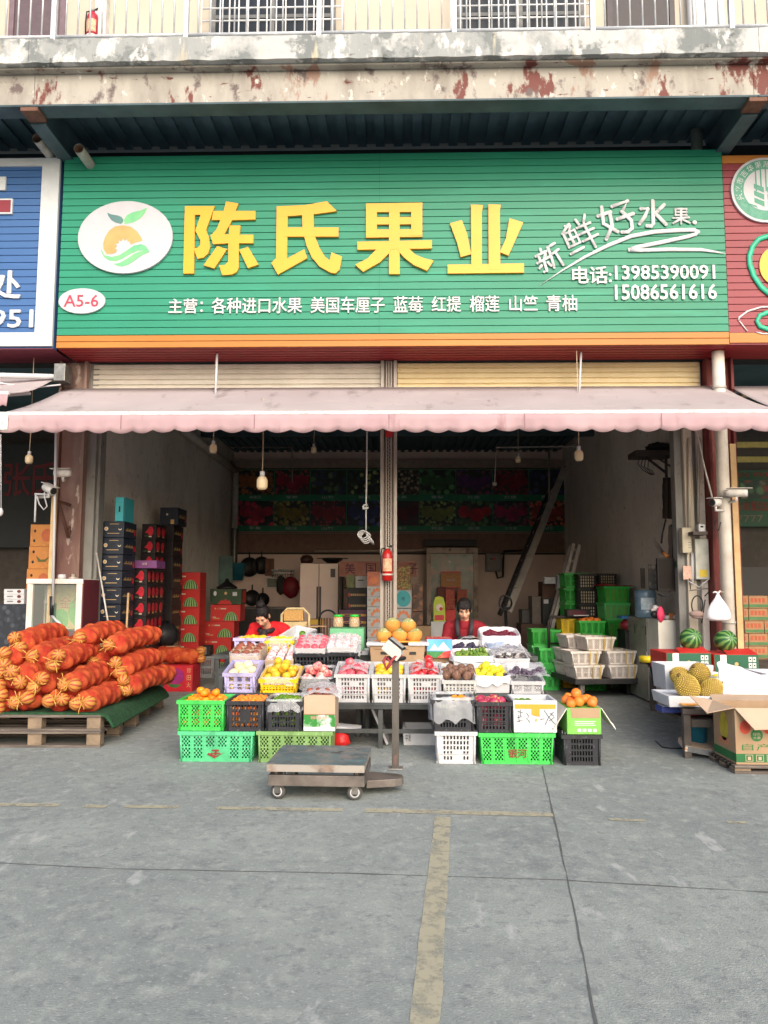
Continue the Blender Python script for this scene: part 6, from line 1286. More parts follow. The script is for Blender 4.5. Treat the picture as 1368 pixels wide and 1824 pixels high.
zz0,zz1=1.9,2.9;b.tube([(q.x,18.2,zz0+(zz1-zz0)*i/40)for i in range(41)],[.07 if i%2 else .085 for i in range(41)],mat('flex_duct',(110,108,106),.35,metal=.5),12);tag(b.obj('air_duct'),'pale flue pipe with a ribbed flexible end in the shop corner','duct')
def bulb(px,py,Y,label,L=.21,top=4.3,cord_to=None):
 p=P(px,py,Y);t=thing('pendant_bulb',label,'lamp',p,'hanging bulbs');s=L/.21
 b=MB();b.lathe([(0,-.105*s),(.045*s,-.1*s),(.062*s,-.07*s),(.062*s,-.0*s),(.05*s,.03*s),(.026*s,.05*s)],mat('opal_bulb',(232,214,180),.35,(220,196,156),8),n=18);b.obj('bulb',t)
 b=MB();b.lathe([(.028*s,.048*s),(.028*s,.1*s),(.012*s,.108*s),(0,.108*s)],WHITE,n=14);b.obj('socket',t)
 b=MB();b.tube([(0,0,.105*s),(.004,0,.3),(.0,0,top-p.z)],.005,mat('lamp_cord',(196,176,150),.6),6);b.obj('cord',t)
bulb(467,856,8.9,'large opal bulb hanging lowest, in front of the banner left of the rope',.21,4.0)if False else bulb(467,856,8.9,'large opal bulb hanging lowest, in front of the banner near the duct corner',.215,3.7)
bulb(380,796,9.6,'opal bulb hanging against the plaster side wall, above the carton stacks',.16,4.6);bulb(559,799,12.2,'small dim bulb hanging deep inside, between the rope and the lowest bulb',.15,CEIL)
bulb(1031,808,9.4,'opal bulb under the awning above the leaning steel rails',.18,4.4);bulb(923,816,12.6,'small dim bulb deep inside above the red pictures of the banner',.15,CEIL);bulb(52,815,9.6,'bulb hanging in the dim bay over the faded characters',.16,4.4)
b=MB();LC=mat('grey_conduit',(120,114,110),.6)
b.tube([P(410,797,14.0),P(520,797,14.0),P(521,860,14.0)],.012,LC,6);tag(b.obj('conduit'),'thin conduit with a drop, hanging below the ceiling near the duct','conduit')
b=MB();b.tube([P(1031,795,11.0),P(884,797,11.0),P(881,860,11.0)],.012,LC,6);b.ball(P(881,862,11.0),.035,LC,10,8);tag(b.obj('conduit'),'thin conduit ending in an empty lamp holder over the banner','conduit')
b=MB();b.tube([P(978,800,15),P(978,893,15)],.02,LC,6);tag(b.obj('conduit'),'straight dropped conduit behind the leaning steel rails','conduit')
b=MB();ROPE=mat('grey_rope',(196,196,194),.8,(160,160,158),60);Y=9.45
b.tube([(P(654,770,Y).x,Y,3.86),P(653,860,Y),P(652,902,Y),P(652,945,Y)],.009,ROPE,7)
for i in range(3):b.tube([P(652+4*math.cos(a)-i,903+4*math.sin(a),Y-.02*i)for a in [k*.8 for k in range(8)]],.008,ROPE,6)
b.tube([P(652,903,Y),P(646,907,Y-.03)],.007,ROPE,6)
for k in range(4):b.tube([P(650+9*math.cos(a)+2*k-4,952+(7+k)*math.sin(a)+2*k,Y-.02+.015*k)for a in [j*.6 for j in range(11)]],.007,ROPE,6)
for k in range(3):b.tube([P(653,950,Y),P(660+2*k,962+k,Y-.02*k),P(664+k,970,Y),P(658-k,962,Y+.02*k),P(652,949,Y)],.007,ROPE,6)
tag(b.obj('rope'),'grey knotted rope hanging with a looped bundle beside the steel pillar','rope')
def extinguisher(label,p,H,r,m):
 t=thing('fire_extinguisher',label,'extinguisher',p);b=MB();b.lathe([(r*.7,0),(r,.01),(r,H*.74),(r*.8,H*.84),(r*.35,H*.9),(r*.35,H*.93)],m,n=18);b.obj('cylinder',t)
 b=MB();b.box(-r*.35,-r*.4,H*.93,r*.35,r*.35,H*.97,STEEL);b.tube([(0,0,H*.97),(r*.9,-.01,H*1.02)],.008,BLACK,6);b.tube([(0,0,H*.97),(r*.8,-.01,H*.98)],.007,BLACK,6);b.obj('valve',t)
 b=MB();b.tube([(-r*.3,0,H*.95),(-r*1.1,-.01,H*.92),(-r*1.25,-.01,H*.6),(-r*1.15,-.01,H*.22)],.010,BLACK,7);b.obj('hose',t)
 b=MB();n=12;a0,a1=-2.5,-.6;vs=[]
 for i in range(n+1):
  a=a0+(a1-a0)*i/n;vs+=[((r+.0015)*math.cos(a),(r+.0015)*math.sin(a),H*.28),((r+.0015)*math.cos(a),(r+.0015)*math.sin(a),H*.64)]
 b.add(vs,[(2*i,2*i+2,2*i+3,2*i+1)for i in range(n)],mat('extinguisher_label',(214,186,150),.5,(190,120,90),30));b.obj('label_print',t)
 b=MB();b.lathe([(r+.003,H*.16),(r+.004,H*.16),(r+.004,H*.21),(r+.003,H*.21)],mat('strap_white',(214,200,190),.4),n=18);b.obj('strap',t);return t
EXR=mat('extinguisher_red',(186,36,34),.35,(160,28,28),5,coat=.3)
p0=P(690,1035,9.74);p1=P(690,973,9.74);extinguisher('red fire extinguisher strapped to the steel pillar',(p0.x,9.74,p0.z),p1.z-p0.z,.066,EXR)
p0=P(162,76,9.75);extinguisher('red fire extinguisher on the upper gallery behind the railing',(p0.x,9.78,p0.z),.5,.075,mat('extinguisher_crimson',(176,40,60),.4))
x0,x1,za,zb_=fr((534,1003,602,1105),16.6);FRW=(x1-x0)/2;FRH=zb_
f_=thing('refrigerator','tall pinkish white double door refrigerator by the back wall','refrigerator',((x0+x1)/2,16.6,0));FRM=mat('fridge_pink_white',(232,206,198),.2,(222,194,186),2,coat=.4)
b=MB();b.box(-FRW,.06,.02,FRW,.7,FRH,FRM);b.obj('body',f_,bev=.01)
for s in (-1,1):
 b=MB();b.box(s*.006,0,.06,s*FRW,.058,FRH-.01,FRM);d=b.obj('door',f_,bev=.008);b=MB();b.box(s*.012,-.012,.5,s*.05,-.0005,1.55,mat('fridge_handle',(60,52,52),.4));b.obj('handle',d)
b=MB();b.rect(FRW*.6,FRH-.3,FRW*.85,FRH-.12,mat('panel_dark',(90,74,72),.4),-.001);b.obj('control_panel',f_)
def pan(label,c,r,d,m,vertical=True,name='pan',rim=True):
 b=MB();T=Matrix.Translation(c)@(Matrix.Rotation(R(90),4,'X')if vertical else Matrix.Identity(4))
 b.lathe([(0,-d),(r*.6,-d*.92),(r*.9,-d*.4),(r,0),(r*.97,.004),(r*.86,-d*.36),(r*.55,-d*.8),(0,-d*.86)],m,n=22,T=T)
 h=.12
 b.box(-.015,-.008,r*.95,.015,.008,r+h,m,Matrix.Translation(c));o=b.obj(name);return tag(o,label,cat='pan')
IRON=mat('black_iron',(34,34,36),.4,(50,48,48),7,metal=.4)
b=MB();b.lathe([(.1,0),(.22,.08),(.24,.12),(.23,.12),(.2,.07),(0,.02)],IRON,n=20);b.box(-.34,-.02,.1,-.23,.02,.12,IRON);b.box(.23,-.02,.1,.34,.02,.12,IRON);q=P(590,1003,16.9);tag(b.obj('wok',None,(q.x+.02,16.95,FRH+.001)),'dark wok standing on top of the refrigerator','wok')
b=MB();b.lathe([(.12,0),(.15,.1),(.1,.17),(0,.19)],mat('brown_pot',(74,44,40),.4),n=18);q=P(546,1003,16.9);tag(b.obj('pot',None,(q.x,16.95,FRH+.001)),'brown lidded pot on top of the refrigerator','pot')
yb=YB-.12
for px,py,r,lb in ((444,1010,.23,'round black pan hanging on the back wall nearer the duct'),(466,1007,.21,'round black pan hanging beside a brown board on the back wall'),(449,1065,.19,'round dark pan low on the back wall over the dark counter'),(468,1068,.16,'smaller dark pan low on the back wall')):
 p=P(px,py,yb);pan(lb,(p.x,yb,p.z),r,.07,IRON)
b=MB();p=P(418,1018,17.9);b.lathe([(.16,-.2),(.2,.2),(.21,.2),(.205,.18),(.16,-.17),(0,-.17)],mat('teal_bucket',(40,110,130),.4),(0,0,0),18);tag(b.obj('bucket',None,(p.x,18.1,p.z)),'teal bucket hung in the corner under the flexible duct','bucket')
b=MB();p=P(480,1010,yb);b.box(p.x-.1,yb,p.z-.2,p.x+.1,yb+.05,p.z+.2,mat('brown_board',(120,80,60),.6));tag(b.obj('board'),'brown wooden board hung next to the black pans','board')
b=MB();b.box(P(484,1020,yb).x,yb,P(484,1021,yb).z-.02,P(524,1020,yb).x,yb+.04,P(484,1021,yb).z+.02,STEEL)
for i in range(9):xx=P(486+4.5*i,1020,yb).x;b.tube([(xx,yb-.01,P(484,1021,yb).z-.02),(xx,yb-.03,P(484,1021,yb).z-.1)],.01,STEEL,6);b.ball((xx,yb-.01,P(484,1016,yb).z),.03,WHITE,8,6)
tag(b.obj('hook_rack'),'steel hook rack on the back wall beside the pans','rack')
b=MB();x0,x1,za,zb_=fr((474,1028,497,1048),yb);b.box(x0,yb,za,x1,yb+.02,zb_,mat('notice_white',(210,204,196),.5));b.rect(x0+.03,za+.03,x1-.03,zb_-.03,mat('notice_picture',(120,118,108),.5,(90,100,80),8),yb-.002);tag(b.obj('notice_board'),'small framed notice under the hook rack','notice')
rr=random.Random(9);b=MB();p=P(518,1042,yb);b.ball((0,0,0),(.22,.1,.3),mat('hanging_crimson_bag',(150,36,48),.5,(120,24,36),7,bump=.5,bscale=12),16,12,None,lambda i,j,q:(1+rr.uniform(-.06,.06))*(.55+.45*min(1,.5-q[2]*.6+.3)));b.tube([(0,.02,.22),(0,.05,.34)],.02,REDF,6);tag(b.obj('bag',None,(p.x,yb-.02,p.z)),'crimson bag hanging on the hook rack next to the refrigerator','bag')
b=MB();p=P(501,1042,yb);b.ball((0,0,0),(.12,.08,.22),mat('dark_cloth',(60,56,56),.8),12,10,None,lambda i,j,q:1+rr.uniform(-.1,.1));tag(b.obj('cloth',None,(p.x,yb,p.z)),'dark cloth hanging on the hook rack beside the crimson bag','cloth')
b=MB();x0,x1,za,zb_=fr((380,990,414,1050),17.2);b.box(x0,17.2,0,x1,17.25,zb_,mat('glass_green_panel',(110,136,130),.3,(80,110,110),4));b.box(x0,17.15,0,x0+.03,17.3,zb_+.02,WHITE);tag(b.obj('screen_panel'),'pale greenish screen panel standing by the kitchen corner','panel')
b=MB();x0,x1,za,zb_=fr((422,1085,536,1165),17.7);b.box(x0,17.7,0,x1,18.4,zb_,mat('kitchen_counter',(70,66,66),.6));b.box(x0-.02,17.66,zb_+.001,x1,18.42,zb_+.04,mat('counter_top',(110,106,102),.4));tag(b.obj('counter'),'dark kitchen counter under the hanging pans','counter')
b=MB();p=P(398,1046,15.9);b.lathe([(0,.0),(.16,.0),(.2,.03),(.17,.06),(.05,.14),(.03,.2),(0,.2)],IRON,n=18);
o=b.obj('pan_cover',None,P(402,1046,14.35)+Vector((0,.1,-.04)));tag(o,'shiny black lid on the dark green carton','lid')
sh=thing('stock_shelf','dark open shelf under a brown lettered board, beside the refrigerator','shelf',(P(640,1100,15.8).x,15.8,0));ox=sh.location.x
x0,x1,za,zb_=fr((604,1000,742,1027),15.8)
b=MB();b.box(x0-ox,0,za,x1-ox,.06,zb_,layers('pinkish_printed_board',(176,120,104),[((150,96,84),4,.4,.65)],.6))
for i,ch in enumerate('美国提子'):xx=x0-ox+.12+i*.42;b.text(ch,(xx,za+.06,xx+.2,zb_-.04),mat('plum_letter',(96,50,70),.6),-.002,0,.015)
b.obj('board',sh)
DK=mat('shelf_dark',(60,50,48),.6)
for px in (604,652):b=MB();xx=P(px,1060,15.8).x-ox;b.box(xx,0,0,xx+.05,.5,za-.002,DK);b.obj('upright',sh)
for py in (1048,1090):b=MB();z_=P(620,py,15.8).z;b.box(P(604,py,15.8).x-ox+.051,.02,z_,P(652,py,15.8).x-ox,.5,z_+.02,DK);b.obj('shelf',sh)
def gold_txt(b,w,h,y):b.rect(-w*.45,h*.3,w*.45,h*.5,GOLD,y);[b.rect(-w*.45+w*.1*i,h*.3,-w*.43+w*.1*i,h*.5,BLACK,y-.001)for i in range(10)];b.disc(-w*.4,h*.4,w*.05,h*.2,REDF,y-.002,12)
carton('black fruit carton with gold text, upper one beside the orange-slice cartons',(619,1048,653,1067),15.2,.4,BLACK,gold_txt,'black gold-text cartons');carton('black fruit carton with gold text, lower one beside the orange-slice cartons',(619,1067,653,1087),15.18,.4,BLACK,gold_txt,'black gold-text cartons')
carton('white carton above the black gold-text cartons',(633,1026,654,1047),15.25,.35,FOAM,lambda b,w,h,y:b.rect(-w*.3,h*.6,w*.2,h*.68,BLACK,y));carton('small leafy print carton by the brown lettered board',(617,1024,632,1047),15.3,.3,mat('leafy_print',(150,150,110),.6,(90,110,70),14));
def py_(b,w,h,y):b.rect(-w/2+.004,h*.1,w/2-.004,h*.42,mat('gold_band',(200,150,60),.5),y);b.rect(-w*.3,h*.15,w*.3,h*.35,mat('purple_band',(90,50,90),.5),y-.001)
for i in range(2):carton('gold and purple banded carton, %s one behind the jars'%('upper','lower')[i],(604,1086+13*i,653,1099+13*i),14.6,.4,mat('purple_carton',(92,60,84),.6),py_,'gold and purple cartons')
carton('yellow carton with purple band beside the cane chair',(546,1103,580,1118),13.5,.3,mat('gold_carton',(200,160,60),.6),py_)
OSL=mat('orange_slice_print',(236,150,104),.5,(226,120,80),12)
def slices(b,w,h,y):
 for i in range(5):a=20+i*35;cx,cz=w*.08+w*.3*math.cos(R(a)),h*.05+h*.6*math.sin(R(a));b.disc(cx,cz,w*.09,h*.2,OSL,y-.0006*i,12)
 b.rect(-w*.44,h*.6,-w*.3,h*.65,GREY,y);b.rect(-w*.44,h*.72,-w*.3,h*.76,GREY,y)
nm5=('topmost','second','third','fourth','fifth','lowest')
for i in range(6):
 c=carton('white carton with orange slices, %s of the stack on the fridge side of the pillar'%nm5[i],(654,1044+18.3*i,685,1062+18.3*i),14.4,.4,FOAM,slices,'orange-slice cartons');c.location.z=max(.001,c.location.z)
for i in range(3):carton('white carton with orange slices, %s of the stack on the glass door side'%nm5[i],(700,1084+18.3*i,732,1102+18.3*i),14.4,.4,FOAM,slices,'orange-slice cartons')
b=MB();x0,x1,za,zb_=fr((600,1139,736,1240),14.45);b.box(x0,14.45,0,x1,14.95,zb_-.0,mat('dark_dais',(70,62,58),.7));tag(b.obj('low_cabinet'),'low dark cabinet carrying the stacked cartons behind the stall','cabinet')
carton('peach pink carton with fruit print, above the orange-slice stack',(654,1018,679,1044),14.42,.4,mat('peach_print',(220,150,120),.6,(200,110,90),8),lambda b,w,h,y:b.disc(0,h*.4,w*.3,h*.25,OSL,y,16))
carton('tan carton with green mesh print, above the teal carton',(703,1008,731,1050),14.5,.35,voro('melon_mesh_print',[(190,150,90),(150,160,80),(176,120,80)],26,.6,(120,90,60)),None)
carton('teal carton with a ragged flower shape behind the pillar',(704,1051,733,1083),14.4,.35,FOAM,lambda b,w,h,y:(b.disc(0,h*.52,w*.46,h*.46,TEAL,y,18),b.text('橙',(-w*.12,h*.42,w*.1,h*.62),mat('navy_letter',(30,60,80),.5),y-.001)))
for i in range(3):carton('brown box of round biscuits, %s of three beside the glass door'%('top','middle','bottom')[i],(735,1040+25*i,753,1064+25*i),14.6,.4,voro('biscuit_print',[(120,76,52),(150,96,64)],9,.5,(70,44,34),.1),None,'brown biscuit boxes')
b=MB();x0,x1,za,zb_=fr((733,1115,800,1200),14.65);b.box(x0,14.65,0,x1,15.1,zb_-.0,KRAFT);tag(b.obj('carton'),'plain carton under the brown biscuit boxes','box')
yd=17.9;dr=thing('glass_door','cold room door with scorched white frame and leafy poster','door',(P(805,1100,yd).x,yd,0));ox=dr.location.x
x0,x1,za,zb_=fr((760,986,852,1120),yd);x0-=ox;x1-=ox
b=MB();FRS=layers('scorched_frame',(200,182,168),[((120,84,70),2.5,.5,.66),((60,40,36),4,.62,.72)],.6);b.box(x0,0,0,x0+.1,.12,zb_,FRS);b.box(x1-.1,0,0,x1,.12,zb_,FRS);b.box(x0,-.02,zb_+.001,x1,.14,zb_+.13,FRS);b.obj('frame',dr,bev=.005)
b=MB();b.box(x0+.101,.04,.02,x1-.101,.06,zb_-.01,layers('leafy_poster',(96,110,92),[((50,76,56),3,.45,.6),((150,96,84),5,.52,.64),((190,182,168),4,.62,.7)],.25));b.obj('panel',dr)
b=MB();x0_,x1_,za_,zb2_=fr((786,1018,821,1048),yd-.2);b.box(x0_,yd-.2,za_,x1_,yd-.16,zb2_,mat('gold_pattern',(206,160,90),.5,(160,60,40),30));b.rect(x0_,za_,x1_,za_+.03,REDF,yd-.202);b.rect(x0_,zb2_-.03,x1_,zb2_,REDF,yd-.202);b.text('恭喜',(x0_+.12,za_+.16,x1_-.12,zb2_-.16),FOAM,yd-.203);o=b.obj('new_year_sign');tag(o,'red and gold festive sign hanging on the glass door','sign')
def slab(label,r,Y,c,name='red_packet',cat='decoration',d=.06,c2=None):
 x0,x1,za,zb_=fr(r,Y);b=MB();b.box(x0,Y,za,x1,Y+d,zb_,mat('slab_%d_%d_%d'%c,c,.5,c2,20));return tag(b.obj(name,None,bev=.006),label,cat)
slab('tall red festive packet hanging below the red and gold sign',(794,1050,810,1086),17.5,(196,40,40),c2=(214,120,90));slab('red gift bag standing behind the woman in the apron',(790,1086,812,1128),15.0,(206,36,40),'gift_bag','bag',.2);slab('orange festive packet beside the tall red packet',(814,1050,832,1078),17.5,(196,90,50),c2=(150,50,40));slab('dark red festive packet behind the tall one',(779,1046,795,1070),17.6,(120,30,34))
x0,x1,za,zb_=fr((772,1062,793,1107),14.6);b=MB();w_=(x1-x0)/2;b.prism([(-w_,0),(w_,0),(w_,(zb_-za)*.7),(w_*.7,(zb_-za)*.95),(0,zb_-za),(-w_*.7,(zb_-za)*.95),(-w_,(zb_-za)*.7)],0,.22,mat('lime_gift',(190,200,60),.5,(150,176,50),5));b.disc(0,(zb_-za)*.55,w_*.6,w_*.6,mat('gift_white',(230,214,200),.6),-.002,20);b.rect(-w_*.8,.02,w_*.8,(zb_-za)*.25,REDF,-.002);b.disc(w_*.3,(zb_-za)*.5,w_*.3,w_*.3,REDF,-.0035,16);o=b.obj('gift_box',None,((x0+x1)/2,14.6,za));tag(o,'lime green arched gift box with pink picture, beside the glass door','box')
b=MB();x0,x1,za_,zb_=fr((768,1107,797,1200),14.62);b.box(x0-.001,14.62,.0,x1+.15,15.2,za-.001,FOAM);tag(b.obj('carton'),'white carton carrying the arched gift box','box')
x0,x1,za,zb_=fr((755,961,850,973),18.2);ac=thing('air_curtain','long dark air curtain unit above the glass door','air curtain',((x0+x1)/2,18.2,za));w_=(x1-x0)/2
b=MB();b.box(-w_,0,0,w_,.25,zb_-za,mat('unit_dark',(52,50,50),.5));b.obj('casing',ac,bev=.01)
b=MB();[b.box(-w_+.05,-.012,.02+i*.035,w_-.05,-.001,.035+i*.035,BLACK)for i in range(4)];b.obj('grille',ac)
x0,x1,za,zb_=fr((866,986,893,1018),18.25);cb_=thing('control_box','grey electrical control box with cable on the back wall','electrical box',((x0+x1)/2,18.25,za));w_=(x1-x0)/2
b=MB();b.box(-w_,0,0,w_,.2,zb_-za,mat('box_grey',(120,114,112),.5));b.box(-w_*.8,-.006,.05,w_*.8,-.0005,zb_-za-.05,mat('box_lid_grey',(136,130,126),.5));b.obj('casing',cb_,bev=.008)
b=MB();b.disc(w_*.1,(zb_-za)*.7,.03,.03,REDF,-.008,12);b.rect(-w_*.5,(zb_-za)*.66,-w_*.1,(zb_-za)*.74,BLACK,-.008);b.obj('controls',cb_)
b=MB();b.tube([(w_*.3,.05,0),(w_*.5,.03,-.15),(w_*1.2,.05,-.12),(w_*1.35,.1,.3),(w_*1.5,.16,(zb_-za)*1.15),(w_*4,.2,(zb_-za)*1.2)],.025,BLACK,8);b.obj('cable',cb_)
b=MB();b.tube([P(560,982,18.3),P(700,981,18.3),P(857,978,18.3)],.03,mat('pale_conduit',(190,170,158),.6),8);tag(b.obj('conduit'),'pale conduit running along the back wall below the banner','conduit')
ch=thing('chair','yellowish cane chair behind the woman in red','chair',(P(522,1110,10.7).x,10.7,0));CAN=mat('cane_weave',(206,164,100),.7,(176,130,70),40);CHF=mat('cane_frame',(216,196,150),.5)
x0,x1,za,zb_=fr((496,1084,545,1160),10.9);w_=(x1-x0)/2
b=MB();b.box(-w_,-.25,.42,w_,.2,.46,CAN);b.obj('seat',ch,bev=.01);b=MB();b.box(-w_+.03,.2,zb_-.17,w_-.08,.25,zb_-.02,CAN);b.box(-w_+.03,.205,.5,w_-.03,.235,zb_-.18,mat('cane_pale',(214,190,140),.7));b.obj('backrest',ch,bev=.008)
b=MB();b.tube([(-w_,.22,0),(-w_,.22,zb_-.08),(-w_+.08,.22,zb_),(w_-.08,.22,zb_),(w_,.22,zb_-.08),(w_,.22,0)],.018,CHF,8);b.obj('frame',ch)
for s in (-1,1):b=MB();b.tube([(s*(w_-.02),-.22,0),(s*(w_-.02),-.22,.415)],.018,CHF,8);b.obj('leg',ch)
ch=thing('chair','brown slatted wicker chair beside the gold cartons','chair',(P(584,1110,12.2).x,12.2,0));x0,x1,za,zb_=fr((569,1087,600,1160),12.2);w_=(x1-x0)/2;WK=mat('wicker',(104,74,60),.7,(76,54,46),40)
b=MB();b.box(-w_,-.4,.42,w_,.02,.46,WK);b.obj('seat',ch,bev=.01);b=MB();[b.box(-w_+.02+i*.045,0,.47,-w_+.045+i*.045,.03,zb_-.12,WK)for i in range(int(2*w_/.045))];b.obj('backrest',ch)
b=MB();b.tube([(w_*math.cos(R(a)),.0,zb_-.14+.14*math.sin(R(a)))for a in range(0,181,20)],.015,IRON,8);b.tube([(-w_,0,0),(-w_,0,zb_-.14)],.015,IRON,8);b.tube([(w_,0,0),(w_,0,zb_-.14)],.015,IRON,8);b.obj('frame',ch)
legs(ch,(-w_+.03,w_-.03),(-.36,),.419,.018,IRON)
cv=thing('conveyor_frame','long dark steel conveyor rails leaning across the banner','steel frame',P(900,1090,14.5));o0=Vector(cv.location)
SG=mat('rail_steel',(168,160,152),.5,(140,132,126),4)
A0,A1=P(905,1090,14.3),P(1005,835,16.2);B0,B1=P(890,1095,14.9),P(985,860,16.8)
def beam(p,q,wx,wz,m,name,parent):
 p,q=Vector(p)-o0,Vector(q)-o0;d=(q-p);L_=d.length;d.normalize();s=d.cross(Vector((0,1,0))).normalized();u=s.cross(d);T=Matrix((s,d,u)).transposed().to_4x4();T.translation=p
 b=MB();b.box(-wx/2,0,-wz/2,wx/2,L_,wz/2,m,T);return b.obj(name,parent,bev=.004)
beam(A0,A1,.13,.06,SG,'rail',cv);beam(B0,B1,.09,.06,mat('rail_dark',(60,56,56),.6),'rail',cv)
for i in range(9):f=.06+i*.105;beam(A0.lerp(A1,f),B0.lerp(B1,f),.03,.03,SG,'crossbar',cv)
beam(P(893,1092,14.2),P(962,925,15.2),.035,.035,mat('handrail_dark',(48,46,46),.5),'handrail',cv)
for f in (.25,.6,.95):beam(A0.lerp(A1,f*.62),Vector(P(893,1092,14.2)).lerp(P(962,925,15.2),f),.025,.025,SG,'baluster',cv)
ld=thing('ladder','aluminium ladder leaning on the side wall above the green crates','ladder',P(1008,1040,14.5));o0=Vector(ld.location);AL=mat('aluminium',(206,198,190),.4)
L0,L1,M0,M1=P(998,1060,14.2),P(1021,970,14.7),P(1010,1062,14.2),P(1031,972,14.7)
for p,q in ((L0,L1),(M0,M1),(P(993,1060,14.4),P(1016,974,14.9))):beam(p-(q-p)*1.2,q,.06,.09,AL,'rail',ld)
for i in range(9):f=-.9+i*.225;beam(L0+(L1-L0)*f,M0+(M1-M0)*f,.03,.03,AL,'rung',ld)
# ================================================================== RIGHT PART OF THE SHOP: stacked crates, trolley, cabinet
GC1=mat('leaf_green_crate',(42,176,60),.42,(34,156,50),4);GC2=mat('pale_leaf_green_crate',(92,196,106),.45,(80,180,94),4);BC=mat('black_crate_dusty',(30,28,30),.55,(44,40,40),6)
PALE=mat('pale_fruit',(214,204,176),.6,(190,176,140),14)
def stack_crates(specs,Y,d,m,pat,lb,group,**k):
 """specs: front rectangles from the top down; the lowest reaches the floor through hidden ones"""
 out=[]
 for i,r in enumerate(specs):
  out.append(crate(lb%i if '%d' in lb else lb[i]if isinstance(lb,list)else lb,r,Y,d,m,pat,group,**k))
 return out
def core(label,c,m,inset=.03,top=.86,name='produce',grp=None):
 """the packed goods seen through a closed crate's slots"""
 x,y,z=c.location;w_,h,d=c['w']/2-inset,c['h'],c['d']/2-inset;b=MB();rr=random.Random(int(x*100))
 b.box(x-w_,y-d,z+.02,x+w_,y+d,z+h*top,m);return tag(b.obj(name),label,'produce',grp)
Y1=13.3
def below(c,n,lbs,m,pat,group,**k):
 """more crates under c down to the floor"""
 z=c.location.z;h=z/n if n else 0
 for i in range(n):
  crate(lbs[i],None,0,c['d'],m,pat,group,size=(c['w'],h*.985),loc=(c.location.x,c.location.y+.006*(-1)**i,z-h*(i+1)+.001),**k)
gb='black crates in the tall stack';bs=dict(nx=6,nz=4,margin=.1,taper=.02)
c1=[crate('black crate with white produce, %s in the black stack between green stacks'%s,r,Y1,.5,BC,'slots',gb,**bs)for s,r in (('topmost',(1030,1022,1062,1049)),('second',(1031,1049.5,1063,1077)),('third',(1032,1077.5,1063,1105)))]
for c in c1:core('pale produce inside a black crate of the tall stack',c,PALE,grp='produce in black crates')
below(c1[2],4,['black crate hidden low in the black stack, %s from the floor'%s for s in ('fourth','third','second','first')],BC,'slots',gb,**bs)
c=crate('black crate with white produce standing alone on the green mesh stack by the wall',(1067,1022,1098,1046),Y1+.35,.45,BC,'slots',**bs);core('pale produce inside the lone black crate',c,PALE)
b=MB();b.box(c.location.x-.2,c.location.y-.2,0,c.location.x+.2,c.location.y+.22,c.location.z-.002,BC);tag(b.obj('carton'),'dark carton pile supporting the lone black crate','box')
c2=[crate('green mesh crate, %s in the green stack half hidden behind the black stack'%s,r,Y1+.3,.5,GC1,'mesh','green crates behind the black stack')for s,r in (('topmost',(1006,1021,1046,1047)),('second',(1006,1048,1046,1073)),('third',(1007,1074,1047,1099)))]
below(c2[2],4,['green mesh crate low in the half hidden stack, %s from the floor'%s for s in ('fourth','third','second','first')],GC1,'mesh','green crates behind the black stack')
Y2=12.7
c3=[crate('green mesh crate, %s in the stack by the stained side wall'%s,r,Y2,.5,m,'mesh','green crates by the side wall')for s,r,m in (('topmost',(1077,1045,1121,1074),GC1),('second, paler',(1077,1074.5,1122,1105),GC2),('third',(1083,1105.5,1124,1137),GC1))]
for c in c3:core('yellowish produce inside a green mesh crate by the wall',c,mat('yellowish_fruit',(190,176,90),.6,(160,140,60),14),grp='produce in green crates')
below(c3[2],3,['green mesh crate low by the side wall, %s from the floor'%s for s in ('third','second','first')],GC1,'mesh','green crates by the side wall')
x,y,z=c3[0].location;sheet('cloth','red cloth lying on the topmost green crate by the wall','cloth',lambda u,v:(x-.28+.56*u,y-.27+.5*v,z+c3[0]['h']+.02+.03*math.sin(4*u)*v),10,8,REDF,amp=.008)
Y3=12.0
co=crate('green crate heaped with mandarins in front of the black stack',(1033,1106,1078,1131),Y3,.5,GC1,'mesh');fill(co,'orange',.044,'orange in the green crate in front of the black stack','oranges in the rear green crate','orange',.98,.03,front=False)
below(co,4,['green crate under the crate of oranges behind the trolley, %s from the floor'%s for s in ('fourth','third','second','first')],GC1,'mesh','green crates under the oranges')
cyl=crate('yellow mesh crate beside the crate of oranges',(1000,1102,1024,1130),Y3+.35,.4,YCR,'mesh');below(cyl,4,['yellow crate under the yellow mesh crate, %s from the floor'%s for s in ('fourth','third','second','first')],YCR,'mesh','yellow crates under the mesh one')
Y4=12.35
c4=[crate('green mesh crate, upper one behind the trolley handle',(948,1122,998,1150),Y4,.5,GC1,'mesh','green crates behind the trolley handle')]
z=c4[0].location.z
below(c4[0],3,['green mesh crate behind the trolley handle, %s from the floor'%s for s in ('third','second','first')],GC2,'mesh','green crates behind the trolley handle')
c5=crate('bright green crate on the floor, showing a dark hand hole behind the trolley',(962,1155,996,1184),12.0,.3,LGREEN,'mesh');below(c5,1,['lowest bright green crate under the one with the hand hole'],LGREEN,'mesh',None)
BRN=mat('brown_box',(96,70,58),.7,(76,56,48),4)
